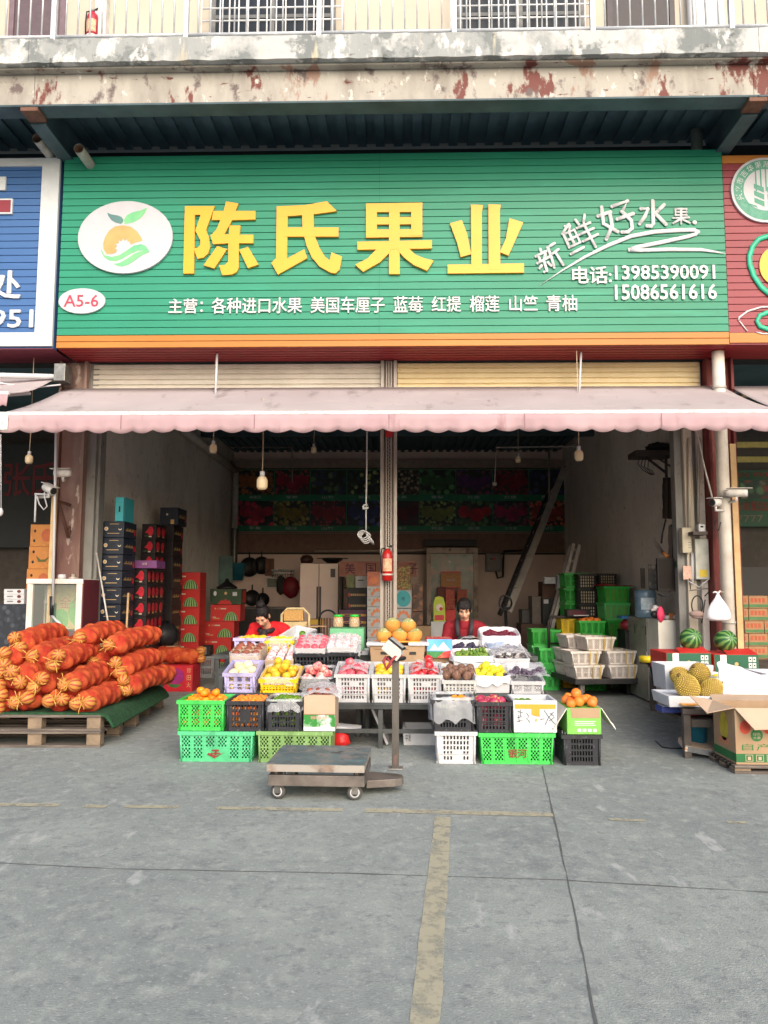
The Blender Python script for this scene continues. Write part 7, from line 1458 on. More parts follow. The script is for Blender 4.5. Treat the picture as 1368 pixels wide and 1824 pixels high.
for r,Y,m,lb in (((966,1036,1000,1068),14.6,BRN,'brown carton on the dark heap beside the leaning rails'),((967,1066,1001,1112),14.5,mat('dark_green_box',(40,46,44),.6),'dark green carton with white tabs in the heap beside the rails'),((948,1062,966,1116),14.7,mat('grey_carton',(130,120,112),.8),'narrow grey carton in the heap beside the rails'),((930,1086,950,1118),15.0,mat('grey_bin',(90,88,88),.6),'grey bin behind the pallet jack')):
 c=carton(lb,r,Y,.45,m,(lambda b,w,h,y:(b.rect(-w*.45,h*.8,-w*.2,h*.96,FOAM,y),b.rect(w*.15,h*.8,w*.42,h*.96,FOAM,y)))if 'tabs' in lb else None)
x0,x1,za,zb_=fr((930,1112,1000,1240),14.5);b=MB();b.box(x0,14.55,0,x1,15.2,zb_,BRN);tag(b.obj('carton'),'large dark carton base of the heap beside the rails','box')
for r,lb in (((993,1024,1004,1052),'white foam piece leaning at the ladder foot'),((970,1028,990,1040),'torn white foam piece on the brown carton')):
 x0,x1,za,zb_=fr(r,14.3);b=MB();b.box(x0,14.3,za,x1,14.5,zb_,FOAM);o=b.obj('foam_piece',None,bev=.01);tag(o,lb,'foam')
pj=thing('pallet_jack','black pallet jack with upright loop handle','pallet jack',(P(903,1150,12.9).x,12.9,0));za,zb_=P(903,1120,12.9).z,P(903,1061,12.9).z
b=MB();r_=.105;b.tube([(r_*math.cos(a)*.95,.12,zb_-.12+.12*math.sin(a))for a in [i*math.pi/10 for i in range(-1,22)]],.017,BLACK,8);b.obj('handle',pj)
b=MB();b.tube([(0,.12,zb_-.24),(0,.0,.35)],.028,BLACK,8);b.tube([(-.06,.12,zb_-.2),(.06,.12,zb_-.2)],.02,BLACK,8);b.obj('tow_bar',pj)
b=MB();b.box(-.12,-.1,.12,.12,.12,.42,IRON);b.lathe([(.05,0),(.05,.3),(0,.32)],STEEL,(0,.0,.2),12);b.obj('pump',pj,bev=.01)
for s in (-1,1):b=MB();b.box(s*.18-.08,.121,.09,s*.18+.08,1.2,.13,IRON);b.obj('fork',pj);b=MB();b.lathe([(.0,-.03),(.08,-.03),(.08,.03),(0,.03)],RUB,n=16,T=Matrix.Translation((s*.06,-.0,.081))@Matrix.Rotation(R(90),4,'Y'));b.obj('wheel',pj)
A=G(1025,1213,.25);ANG=9
tr=thing('platform_trolley','dark platform trolley with pipe handle, carrying strapped white baskets','trolley',(A.x,A.y,0),None,ANG);TW,TD,TZ=1.1,1.2,.27
TP=mat('trolley_plate',(52,52,54),.5,(66,64,64),5,metal=.3)
b=MB();b.box(0,0,TZ-.07,TW,TD,TZ,TP);b.obj('deck',tr,bev=.006)
b=MB();b.tube([(.04,TD-.03,TZ),(.04,TD-.03,1.02),(.08,TD-.03,1.08),(TW*.72,TD-.03,1.08),(TW*.78,TD-.03,1.0),(TW*.78,TD-.03,TZ)],.022,mat('handle_pipe',(48,40,42),.5),10);b.tube([(.04,TD-.03,.68),(TW*.78,TD-.03,.68)],.016,_M['handle_pipe'],8);b.obj('handle',tr)
for x_ in (.12,TW-.12):
 for y_ in (.1,TD-.12):
  b=MB();b.lathe([(0,-.025),(.075,-.025),(.085,-.015),(.085,.015),(.075,.025),(0,.025)],mat('trolley_wheel',(128,122,120),.6,(100,96,94),8),n=20,T=Matrix.Translation((x_,y_,.086))@Matrix.Rotation(R(75),4,'Z')@Matrix.Rotation(R(90),4,'X'));o=b.obj('wheel',tr)
  b=MB();b.box(x_-.03,y_-.045,.08,x_+.03,y_-.04,TZ-.071,STEEL);b.box(x_-.03,y_+.04,.08,x_+.03,y_+.045,TZ-.071,STEEL);b.obj('fork',o)
TM=Matrix.Translation((A.x,A.y,0))@Matrix.Rotation(R(ANG),4,'Z');WB=mat('white_basket',(222,216,210),.45,(206,198,190),5);YT=mat('yellow_strap',(222,190,90),.4)
bw,bd,bh=.42,.42,.185
for (u,v,k,lb)in ((-.06,.02,0,'white strapped basket, lower one at the handle end of the trolley'),(.44,.02,0,'white strapped basket, lower one at the far end of the trolley'),(-.10,.03,1,'white strapped basket, second layer at the handle end of the trolley'),(.42,.02,1,'white strapped basket, second layer at the far end of the trolley'),(.13,.06,2,'white strapped basket on top of the trolley load'),(-.04,.50,0,'white strapped basket in the rear row, lower at the handle end'),(.44,.50,0,'white strapped basket in the rear row, lower at the far end'),(-.04,.50,1,'white strapped basket in the rear row, second layer at the handle end'),(.44,.50,1,'white strapped basket in the rear row, second layer at the far end'),(.02,.50,2,'white strapped basket in the rear row, on top')):
 p=TM@Vector((u+bw/2+.06,v+bd/2,TZ+.002+k*(bh+.006)));o=crate(lb,None,0,bd,WB,'mesh','strapped white baskets','plastic_basket',ANG,'basket',.14,(bw,bh),p)
 b=MB();kk=.9
 for xs in (.05,.15):b.add([(xs,-bd/2*.86-.022,0),(xs+.014,-bd/2*.86-.022,0),(xs+.014,-bd/2-.02,bh+.006),(xs,-bd/2-.02,bh+.006),(xs+.014,bd/2+.015,bh+.006),(xs,bd/2+.015,bh+.006)],[(0,1,2,3),(3,2,4,5)],YT)
 b.obj('strap',o)
 x,y,z=p;q=MB();q.box(-bw/2+.045,-bd/2+.05,.016,bw/2-.045,bd/2-.05,bh-.03,mat('basket_fruit',(190,150,120),.7,(150,120,96),18));tag(q.obj('produce',None,p,rz=ANG),'packed produce inside a strapped white basket on the trolley','produce','produce in the strapped baskets')
p=TM@Vector((.5,TD-.06,1.09));sc_=thing('trolley_scale','small dark electronic display on the trolley handle','display',p,None,ANG);b=MB();b.box(-.2,-.08,0,.16,.06,.11,BLACK);b.obj('casing',sc_,bev=.006);b=MB();b.rect(-.17,.03,.1,.09,mat('dim_screen',(90,40,50),.3),-.082);b.rect(-.1,.012,.14,.024,FOAM,-.082);b.obj('screen',sc_)
CABG=mat('grey_green_cabinet',(150,150,138),.5,(134,134,122),3);CABW=mat('pale_steel_front',(214,212,202),.45,(200,196,186),3)
ca=P(1172,1107,10.3);cz=P(1172,1104,10.3).z;cbn=thing('steel_cabinet','grey green steel cabinet with pale front, below the dark screen','cabinet',(ca.x,10.3,0))
cwid_=P(1248,1107,10.3).x-ca.x
b=MB();b.box(0,0,.03,cwid_*.98,.42,cz-.003,CABW);b.obj('body',cbn,bev=.006)
cl_=(G(1136,1240));b=MB();dl=1.05;b.box(-.02,.421,.03,.42,.42+dl,cz,CABG);b.box(-.024,.43,.06,-.0205,.42+dl*.5,cz-.04,mat('cabinet_door_green',(140,142,130),.5));b.box(-.024,.43+dl*.5,.06,-.0205,.41+dl,cz-.04,_M['cabinet_door_green']);b.obj('side_body',cbn,bev=.005)
b=MB();[b.tube([(-.03,.55+.3*i,cz-.12),(-.05,.55+.3*i,cz-.12)],.015,STEEL,8)for i in range(3)];[b.box(-.032,.432+.5*i,cz-.22,-.0245,.452+.5*i,cz-.1,BLACK)for i in range(3)];b.obj('lock',cbn)
wb=thing('water_bottle','large blue grey water bottle on the steel cabinet','water bottle',(P(1155,1100,10.85).x,10.95,cz+.002));wz=P(1155,1051,10.85).z-cz;WG=mat('bottle_blue',(120,150,170),.15,(90,120,140),3,alpha=.75,spec=.7)
b=MB();r_=.145;b.lathe([(r_*.9,0),(r_,.03),(r_,.09),(r_*.95,.11),(r_,.13),(r_,wz*.6),(r_*.95,wz*.64),(r_,wz*.68),(r_,wz*.9),(r_*.85,wz),(0,wz)],WG,n=26);b.obj('body',wb);b=MB();n=10;vs=[]
for i in range(n+1):a=-2.3+1.3*i/n;vs+=[((r_+.002)*math.cos(a),(r_+.002)*math.sin(a),wz*.3),((r_+.002)*math.cos(a),(r_+.002)*math.sin(a),wz*.72)]
b.add(vs,[(2*i,2*i+2,2*i+3,2*i+1)for i in range(n)],mat('bottle_label',(206,214,220),.5,(150,176,190),22));b.obj('label_print',wb)
def on_cab(mb,name,label,cat,px,dy=.15,dz=.002,bev=0):p=P(px,1105,10.3+dy);return tag(mb.obj(name,None,(p.x,10.3+dy,cz+dz),bev=bev),label,cat)
b=MB();b.lathe([(.028,0),(.03,.01),(.03,.11),(.022,.13),(.022,.15),(0,.152)],BLACK,n=16);b.box(-.02,-.032,.03,.02,-.0302,.06,FOAM);on_cab(b,'flask','small black flask on the steel cabinet','flask',1208)
b=MB();b.box(-.05,-.04,0,.05,.04,.075,mat('orange_box',(206,130,70),.6));on_cab(b,'box','small orange box on the steel cabinet beside the flask','box',1197,.2)
rr=random.Random(5);b=MB();b.ball((0,0,.03),(.1,.06,.045),mat('silver_wrap',(206,204,204),.35,(170,168,170),20),14,8,None,lambda i,j,q:1+rr.uniform(-.15,.15));on_cab(b,'plastic_wrap','crumpled silvery plastic on the steel cabinet','plastic',1213,.08)
b=MB();b.lathe([(.02,0),(.035,.01),(.035,.05),(.03,.05),(0,.02)],WHITE,n=14);on_cab(b,'cup','small white cup on the steel cabinet','cup',1188,.12)
b=MB();b.tube([(0,0,0),(0,0,.12),(.01,-.02,.16)],.02,WHITE,8);b.tube([(-.06,-.02,.12),(.06,-.02,.14)],.016,mat('pale_pink',(226,200,196),.6),8);b.ball((0,0,.14),.045,WHITE,12,8);b.ball((-.02,-.03,.06),(.05,.04,.05),BLACK,12,8);on_cab(b,'desk_fan','small white and dark gadget standing at the corner of the steel cabinet','gadget',1168,.1)
b=MB();b.ball((0,0,.1),(.05,.03,.1),mat('pink_glove',(226,70,110),.6,(200,50,90),10,bump=.4,bscale=40),12,10,None,lambda i,j,q:1+rr.uniform(-.1,.1));on_cab(b,'cloth','bright pink cloth hung over the cabinet corner','cloth',1177,-.0,-.03)
b=MB();x0,x1,za,zb_=fr((1108,1102,1132,1125),11.7);b.ball(((x0+x1)/2,11.7,(za+zb_)/2),(.13,.12,.1),mat('dark_red_film',(150,50,60),.3,(110,30,40),8,bump=.5,bscale=20),14,10,None,lambda i,j,q:1+rr.uniform(-.08,.08));b.box(x0-.03,11.6,zb_-.0,x1,11.85,zb_+.04,mat('blue_lid',(60,130,190),.5));tag(b.obj('plastic_bag'),'dark red film bag with blue lid on the black bin','plastic bag')
x0,x1,_,zb2_=fr((1110,1122,1137,1245),11.7);b=MB();b.box(x0,11.55,0.001,x1,11.95,za,mat('black_bin',(34,34,38),.5,(44,44,48),5));b.box(x0-.01,11.54,za+.001,x1+.01,11.96,za+.03,BLACK);tag(b.obj('bin',None,bev=.006),'black bin beside the grey green cabinet','bin')
XW=XR-.02
sm=thing('wall_screen','flat dark screen hung on the side wall above the water bottle','screen',P(1190,1022,10.15));b=MB();x0,x1,za,zb_=fr((1171,994,1211,1053),10.15);c0=sm.location;b.box(x0-c0.x,0,za-c0.z,x1-c0.x,.05,zb_-c0.z,mat('screen_frame',(34,29,28),.5,spec=.15));b.obj('casing',sm,bev=.006);b=MB();b.rect(x0-c0.x+.02,za-c0.z+.03,x1-c0.x-.02,zb_-c0.z-.02,mat('screen_black',(26,21,21),.45,spec=.1),-.002);b.obj('screen',sm)
b=MB();b.tube([P(1195,1053,10.15),P(1192,1062,10.15),P(1180,1062,10.15),P(1172,1058,10.2)],.01,BLACK,6);tag(b.obj('cable'),'black cable loop hanging under the wall screen','cable')
x0,x1,za,zb_=fr((1142,1012,1149,1048),11.6);b=MB();b.box(x0,11.6,za,x1,11.63,zb_,mat('slate',(90,84,76),.6));tag(b.obj('thermometer_board'),'narrow dark board on the stained side wall','board')
x0,x1,za,zb_=fr((1156,1005,1172,1052),10.9);b=MB();b.box(x0,10.9,za,x1,10.93,zb_,voro('old_calendar',[(96,110,110),(140,130,120),(70,80,76)],16,.6,(90,84,80)));tag(b.obj('calendar'),'faded old picture calendar on the side wall beside the screen','calendar')
sb=thing('wall_bracket','dark sagging wall bracket shelf near the ceiling by the pilaster','bracket',P(1175,800,11));c0=sb.location;RS=mat('dusty_dark_steel',(74,66,62),.7,(52,46,44),5)
b=MB();x0,x1,za,zb_=fr((1131,800,1205,812),10.9);b.box(x0-c0.x,-.15,za-c0.z,x1-c0.x,.25,zb_-c0.z-.02,RS);b.ball((0,.05,zb_-c0.z+.04),(.2,.15,.08),mat('junk_dark',(44,40,42),.8),14,10,None,lambda i,j,q:1+rr.uniform(-.2,.2));b.obj('shelf',sb)
b=MB();b.tube([P(1150,814,10.9)-c0,P(1186,842,10.95)-c0],.02,RS,6);b.tube([P(1186,812,10.9)-c0,P(1187,850,10.95)-c0],.02,RS,6);b.tube([P(1170,815,10.9)-c0,P(1206,838,10.95)-c0],.014,RS,6);b.obj('brace',sb)
b=MB();[b.tube([P(1140+5*i,815,10.85),P(1136+6*i,826+3*i,10.85),P(1146+5*i,838,10.85),P(1160+2*i,846,10.85)],.006,RS,5)for i in range(4)];tag(b.obj('loose_wires'),'tangle of loose wires under the wall bracket','wires')
sheet('drape','brownish folded drape hanging from the wall bracket','cloth',lambda u,v:(P(1180+22*u,850+74*v,10.7).x+.02*math.sin(9*u),10.7+.04*math.sin(12*u),P(1190,850+74*v,10.7).z),12,14,mat('brown_drape',(84,74,68),.9,(66,58,52),6),amp=.006)
b=MB();b.tube([P(1207,780,10.3),P(1207,880,10.3),P(1203,930,10.3),P(1196,938,10.3)],.022,BLACK,8);tag(b.obj('cable'),'thick black cable running down the wall to the drape end','cable')
b=MB();b.tube([P(1186,925,10.4),P(1180,950,10.4),P(1178,968,10.4)],.012,BLACK,6);b.add([P(1164,954,10.4),P(1176,972,10.4),P(1188,990,10.4),P(1178,986,10.35),P(1168,976,10.4)],[(0,1,2,3,4)],RS);b.tube([P(1182,985,10.35),P(1190,992,10.3)],.03,mat('gourd_brown',(170,110,60),.6),10);tag(b.obj('hanging_tools'),'dark hand tools with a wooden grip hanging above the screen','tool')
sheet('drape','narrow grey drape hanging between the tools and the screen','cloth',lambda u,v:(P(1190+16*u,935+62*v,10.35).x+.015*math.sin(9*u),10.35+.03*math.sin(11*u),P(1198,935+62*v,10.35).z),10,10,mat('grey_drape',(110,100,92),.9),amp=.006)
b=MB();b.ball(P(1212,1005,10.1),(.07,.06,.09),mat('dark_green_bag',(36,70,56),.5,(26,34,34),8),14,10,None,lambda i,j,q:1+rr.uniform(-.12,.12));tag(b.obj('bag'),'small dark green bag hanging at the edge of the wall screen','bag')
mt_=thing('meter_box','beige electric meter box on the pilaster','meter box',P(1222,962,9.93));c0=mt_.location;x0,x1,za,zb_=fr((1214,940,1230,985),9.9);b=MB();b.box(x0-c0.x,-.06,za-c0.z,x1-c0.x,.06,zb_-c0.z,mat('meter_beige',(190,182,160),.5));b.obj('casing',mt_,bev=.006);b=MB();[b.rect(.0,-.1+.03*i,.04,-.09+.03*i,GREY,-.062)for i in range(3)];b.obj('vent',mt_)
b=MB();b.tube([P(1228,780,9.95),P(1228,940,9.95)],.02,CREAM,8);b.tube([P(1234,985,9.95),P(1233,1040,9.95)],.025,WHITE,8);b.tube([P(1245,780,9.95),P(1244,930,9.95)],.016,PVC,8);tag(b.obj('conduit'),'cream conduits running up and down the pilaster at the meter box','conduit')
b=MB();x0,x1,za,zb_=fr((1238,960,1262,1032),9.9);b.box(x0,9.88,za,x1,9.96,zb_,mat('pale_duct_panel',(186,188,178),.5));b.rect(x0+.04,za+.03,x1-.03,za+.12,mat('yellow_sticker',(216,190,60),.5),9.878);tag(b.obj('wall_panel',None,bev=.004),'pale panel with a yellow sticker on the pilaster','panel')
b=MB();x0,x1,za,zb_=fr((1232,947,1258,953),9.75);b.box(x0,9.7,za,x1,9.9,zb_,RS);tag(b.obj('small_shelf'),'little shelf holding a white gadget beside the pipe','shelf');p=P(1249,947,9.78);b=MB();b.box(-.04,-.03,0,.04,.03,.09,WHITE);b.lathe([(.0,0),(.02,0),(.02,.02),(0,.02)],BLACK,(0,-.03,.05),10);tag(b.obj('camera_gadget',None,(p.x,9.78,zb_+.002),bev=.012),'white rounded gadget on the little shelf beside the pipe','gadget')
b=MB();ctr=P(1242,1082,9.8);b.tube([P(1242+10*math.cos(R(a)),1078+17*math.sin(R(a)),9.8)for a in range(-250,71,20)],.008,BLACK,6);b.ball((ctr.x-.02,9.78,ctr.z-.08),(.09,.06,.045),mat('cap_taupe',(170,146,138),.8,(150,128,120),8),16,10);b.ball((ctr.x-.04,9.7,ctr.z-.12),(.07,.09,.012),_M['cap_taupe'],14,8);tag(b.obj('sun_visor'),'taupe sun visor cap hanging by its band on the pilaster','cap')
b=MB();[b.tube([P(x_,y_,9.85),P(x2,y2,9.85)],.007,m_,6)for x_,y_,x2,y2,m_ in ((1226,1035,1245,1046,WHITE),(1245,1046,1262,1032,WHITE),(1228,1052,1262,1048,STEEL),(1255,1062,1262,1055,BLACK),(1256,1068,1250,1110,BLACK),(1230,1050,1228,1030,RS))];tag(b.obj('coat_hanger'),'wire hangers and hooks on the pilaster above the sun visor','hanger')
b=MB();x0,x1,za,zb_=fr((1217,1008,1232,1032),9.9);b.box(x0,9.9,za,x1,9.92,zb_,mat('pink_note',(206,176,160),.8,(180,140,126),30));tag(b.obj('notice'),'pinkish paper notice on the pilaster below the meter box','notice')
b=MB();b.tube([P(1243,778,9.5),P(1254,830,9.45),P(1270,892,9.4)],.011,PVC,7);tag(b.obj('stay_rod'),'thin slanting awning rod near the white downpipe','rod')
p=P(1275,895,9.35);sec_cam('dark faced security camera fixed to the white downpipe',p,p+Vector((-.5,-.4,-.05)),.16,base=(PIPE_X,9.5,p.z-.08));p=P(1312,878,9.35);sec_cam('white security camera pointing away from the shop, beyond the downpipe',p,p+Vector((.6,-.25,-.03)),.24,base=(PIPE_X+.05,9.5,p.z-.1))
b=MB();b.tube([P(1284,930,9.48),P(1280,945,9.44),P(1272,942,9.44),P(1276,925,9.44)],.006,BLACK,6);tag(b.obj('cable'),'thin cable coiled on the white downpipe','cable')
b=MB();a0=P(1306,900,9.75);b.box(a0.x-.03,9.7,0,a0.x+.04,9.78,3.3,mat('pale_timber',(206,176,130),.7));tag(b.obj('timber_batten'),'pale timber batten beside the white downpipe','batten')
b=MB();rr=random.Random(8);p=P(1280,1088,9.25);prof=[(.0,.20),(.02,.19),(.035,.15),(.08,.09),(.125,.02),(.14,-.06),(.135,-.10),(.1,-.115),(0,-.118)]
b.lathe(prof,FILMW,n=20);b.v=[(x*(1+rr.uniform(-.08,.08)),y*.6*(1+rr.uniform(-.1,.1)),z+rr.uniform(-.006,.006))for x,y,z in b.v];b.tube([(0,0,.19),(-.03,0,.23),(-.06,0,.2)],.012,FILMW,6);b.tube([(0,0,.19),(.03,.0,.24)],.012,FILMW,6);b.tube([(-.04,.1,.21),(.02,.02,.22),(.1,.06,.215)],.008,mat('cord_tan',(180,160,130),.7),6);o=b.obj('carrier_bag',None,p);o.modifiers.new('s','SUBSURF').render_levels=1;tag(o,'white carrier bag tied to the white downpipe','bag')
ta,tb=G(1220,1350),G(1162,1266);tz=P(1222,1262,7.3).z
t=thing('fruit_table','long dark wooden stall table under durians and watermelon cartons','table',(2.52,7.27,0));TT=mat('worn_dark_timber',(92,84,78),.7,(64,58,54),5,bump=.3,bscale=30)
b=MB();y1=2.85;xr=.48
b.add([(-.02,0,tz-.05),(2.6,0,tz-.05),(2.6+xr,y1,tz+.15),(xr+.07,y1,tz+.15),(-.02,0,tz),(2.6,0,tz),(2.6+xr,y1,tz+.2),(xr+.07,y1,tz+.2)],[(3,2,1,0),(4,5,6,7),(0,1,5,4),(1,2,6,5),(2,3,7,6),(3,0,4,7)],TT);b.obj('tabletop',t,bev=.005)
for x_,y_ in ((.02,.04),(1.3,.04),(2.5,.04),(xr+.1,y1-.06),(2.9,y1-.06)):b=MB();b.box(x_-.032,y_-.032,0,x_+.032,y_+.032,tz-.055+.2*y_/y1,TT);b.obj('leg',t,bev=.004)
b=MB();b.box(.06,.02,.27,2.45,.06,.34,TT);b.obj('rail',t,bev=.003)
sl_=lambda y:tz+.2*(y-7.27)/y1+.002
def W(px,py,Y):return P(px,py,Y)
DUR=layers('durian_spikes',(196,172,84),[((166,140,60),12,.4,.6),((216,190,90),30,.52,.66)],.6)
def durian(label,px,py,Y,r,rot):
 rr=random.Random(px);b=MB().ball((0,0,0),(r,r*.92,r*1.25),mat('durian_skin',(150,124,54),.7),20,14);N_=380
 for i in range(N_):
  z=1-2*(i+.5)/N_;a=i*2.39996;q=Vector((math.sqrt(1-z*z)*math.cos(a)*r,math.sqrt(1-z*z)*math.sin(a)*r*.92,z*r*1.25));d=q.normalized()
  b.tube([q*.97,q+d*r*rr.uniform(.05,.085)],[r*.08,r*.012],DUR,5,False,False)
 b.tube([(0,0,r*1.2),(.004,0,r*1.42)],[.014,.018],mat('durian_stalk',(120,96,50),.7),8);o=b.obj('durian',None,P(px,py,Y));o.rotation_euler=[R(a)for a in rot];return tag(o,label,'durian')
durian('upper durian resting against the white foam box',1247,1200,7.76,.095,(20,-50,10));durian('big front durian lying on the white tray',1224,1223,7.50,.105,(10,-38,0));durian('front durian beside the milky bag, partly hidden by a carton flap',1267,1228,7.52,.093,(15,60,30));durian('rear durian with its stalk pointing away, behind the big front one',1212,1205,7.82,.088,(0,-70,20))
o=foam_tray('shallow white tray under the durians',(1190,1236,1282,1256),7.32,.5,depth=.02);o.location.z=sl_(7.32)+.001;o.location.y=7.56
b=MB();b.box(-.08,-.1,0,.07,.06,.012,TAPE);p=P(1224,1252,7.35);tag(b.obj('tape_strip',None,(p.x,7.34,sl_(7.3)+.03)),'piece of orange tape on the edge of the durian tray','tape')
o=foam_tray('white foam box behind the durians, below the first watermelon carton',(1184,1178,1272,1224),7.95,.42);o.location.z=sl_(8.3)
WMM=stripes('watermelon_skin',(38,84,44),(104,146,78),9,'Z',.55,16,-.1,.5,.35);SEAL=mat('white_seal',(226,228,222),.5)
def wm_deco(b,w,h,y):
 b.rect(-w/2+.003,.002,w/2-.003,h*.99,mat('deep_green_print',(28,92,66),.5,(22,78,56),4),y);b.disc(0,h*.5,w*.045,w*.045,GOLD,y-.001,16);b.flat([(-w*.36,h*.98),(-w*.22,h*.98),(-w*.22,h*.35),(-w*.29,h*.22),(-w*.36,h*.35)],SEAL,y-.001)
 for i in range(2):
  for j in range(2):b.rect(w*(.27+.09*i),h*(.3+.32*j),w*(.345+.09*i),h*(.56+.32*j),SEAL,y-.001);b.disc(w*(.307+.09*i),h*(.43+.32*j),w*.02,w*.02,BLACK,y-.002,8)
for r,px,py,lb,lm,rot in (((1187,1163,1267,1197),1230,1138,'red topped watermelon carton with green front, behind the white foam box','striped watermelon on the carton nearer the steel cabinet',(60,20,0)),((1272,1166,1352,1200),1292,1142,'red topped watermelon carton with green front, behind the bag of fruit','paler striped watermelon on the carton below the white downpipe',(70,-30,20))):
 c=carton(lb,r,8.55,.55,RED,wm_deco);w_,h=c['w'],c['h']
 b=MB();b.add([(-w_*.2,-.274,h+.002),(w_*.49,-.274,h+.002),(w_*.49,-.05,h+.05),(-w_*.12,-.05,h+.04)],[(0,1,2,3)],RED);o=b.obj('lid_flap',c);k=o.modifiers.new('t','SOLIDIFY');k.thickness=.005
 p=P(px,py,8.78);rad=.118;p.z=c.location.z+h+.012+rad;q_=MB();q_.box(-w_/2+.02,-.25,0,w_/2-.02,.25,c.location.z-sl_(8.8)-.002,KRAFT);tag(q_.obj('carton',None,(c.location.x,8.82,sl_(8.8))),lb.split(',')[0].replace('red topped watermelon carton with green front','plain carton under the watermelon carton')+(' nearer the cabinet' if px<1250 else ' below the downpipe'),'box')
 o=MB().ball((0,0,0),(rad,rad,rad*1.04),WMM,26,18,None,lambda i,j,q:1-(.06 if abs(q[2])>.985 else 0)).obj('watermelon',None,p);o.rotation_euler=[R(a)for a in rot];tag(o,lm,'watermelon')
fb2=foam_tray('white foam box holding bagged fruit beside the durians',(1280,1205,1362,1244),7.55,.5);fb2.location.z=sl_(7.5);x,y,z=fb2.location
for i in range(5):put(('lemon','pink_apple','lime','lemon','pink_apple')[i],(x-.12+.055*i,y+.05+.05*(i%2),z+fb2['h']*.9),'mixed fruit under the milky bag in the foam box','fruit under the milky bag','fruit',1.2)
liner(fb2,mat('thin_milky_bag',(244,244,246),.25,(230,230,236),5,alpha=.72,bump=.9,bscale=16,spec=.6),'milky plastic bag spilling over the foam box of fruit',.16,31,amp=.03)
sheet('plastic_bag','puffed white plastic bag standing between the durians and the open carton','plastic bag',lambda u,v:(x-.2+.5*u,y-.3+.1*v-.04*math.sin(3.1*u),z+.02+(.36-.14*u)*v+.02*math.sin(7*u)),14,8,_M['thin_milky_bag'],amp=.016)
f3=foam_tray('white foam box at the photo edge with a grey lining',(1366,1195,1450,1244),7.6,.5);f3.location.z=sl_(7.6)
tp_=P(1155,1174,10.0);b=MB();b.lathe([(.075,-.035),(.11,-.035),(.11,.035),(.075,.035),(.075,-.035)],mat('yellow_tape',(232,206,40),.35),n=26);tag(b.obj('tape_roll',None,(tp_.x,10.0,tp_.z)),'big yellow tape roll at the back corner of the stall table','tape roll')
b=MB();b.box(-.09,-.06,-.06,.11,.06,-.037,TT);b.tube([(0,0,-.06),(.05,.02,-.3)],.015,STEEL,8);b.tube([(-.02,0,-.06),(-.02,0,.09)],.008,STEEL,6);tag(b.obj('tape_holder',None,(tp_.x,10.0,tp_.z)),'small clamp under the yellow tape roll','clamp')
b=MB();b.box(-.13,-.1,0,.13,.1,.05,mat('blue_box',(50,66,140),.5));b.box(-.11,-.08,.051,.11,.08,.056,FOAM);o=b.obj('box',None,P(1204,1262,7.5)+Vector((0,.1,-.04)),bev=.004);tag(o,'flat blue box on the table brace beneath the durian tray','box')
for px,py,c,s,lb in ((1238,1285,(206,206,206),(.1,.08,.08),'white plastic tub under the durian table'),(1228,1270,(170,44,44),(.09,.08,.06),'red bag under the durian table'),(1265,1280,(150,84,56),(.16,.1,.06),'brown paper bundle under the durian table')):
 p=P(px,py,7.6);b=MB();b.ball((0,0,0),s,mat('bundle_%d'%c[1],c,.6,tuple(v*.75 for v in c),9,bump=.4,bscale=20),14,10,None,lambda i,j,q:1+rr.uniform(-.08,.08));tag(b.obj('bundle',None,p),lb,'bundle')
x0,x1,za,zb_=fr((1205,1296,1400,1300),7.6);b=MB();b.box(2.55,7.42,.30,4.2,7.95,.335,TT);tag(b.obj('lower_shelf'),'rough lower shelf of the durian table','shelf')
b=MB();p=G(1234,1342);b.lathe([(.09,0),(.11,.26),(.115,.26),(.105,.24),(.085,.02),(0,.02)],mat('teal_blue_bucket',(40,120,150),.4),n=18);tag(b.obj('bucket',None,(p.x+.05,7.55,0.001)),'teal blue bucket under the durian table','bucket')
b=MB();
for i in range(4):b.box(-.22,-.16,.013*i+.001,.22,.16,.013*i+.012,(FOAM,TAPE,FOAM,KRAFTL)[i])
b.rect(-.2,.0,.2,.05,GREY,-.162);o=b.obj('flattened_boxes',None,(P(1262,1335,7.35).x,7.4,.0));o.rotation_euler=(R(4),R(9),R(-8));o.location.z=.04;tag(o,'flattened boxes leaning under the durian table near the big carton','cardboard')
b=MB();b.tube([G(1168,1320,.006),G(1180,1331,.006),G(1195,1333,.006),G(1215,1333,.006),G(1240,1331,.006)],.006,BLACK,6);tag(b.obj('cable'),'black cable lying on the concrete by the durian table leg','cable')
yb_=6.72;x0,x1,za,zb_=fr((1310,1262,1400,1362),yb_);W_,D_=.62,.46;bigc=thing('open_carton','large open kraft carton with green band and fruit print, on a small pallet','box',(x0+W_/2,yb_+D_/2,za));h=zb_-za
b=MB();k=.006
for q in ((-W_/2,-D_/2,W_/2,-D_/2+k),(-W_/2,D_/2-k,W_/2,D_/2),(-W_/2,-D_/2+k+.0005,-W_/2+k,D_/2-k-.0005),(W_/2-k,-D_/2+k+.0005,W_/2,D_/2-k-.0005)):b.box(q[0],q[1],0,q[2],q[3],h,KRAFT)
b.box(-W_/2+k+.001,-D_/2+k+.001,.001,W_/2-k-.001,D_/2-k-.001,.008,KRAFT);b.obj('body',bigc)
GBN=mat('green_band_print',(44,110,62),.7,(36,94,52),5);GRP_=mat('print_green_text',(52,120,66),.7);LBX=Matrix.Translation((-W_/2,0,0))@Matrix.Rotation(R(-90),4,'Z')
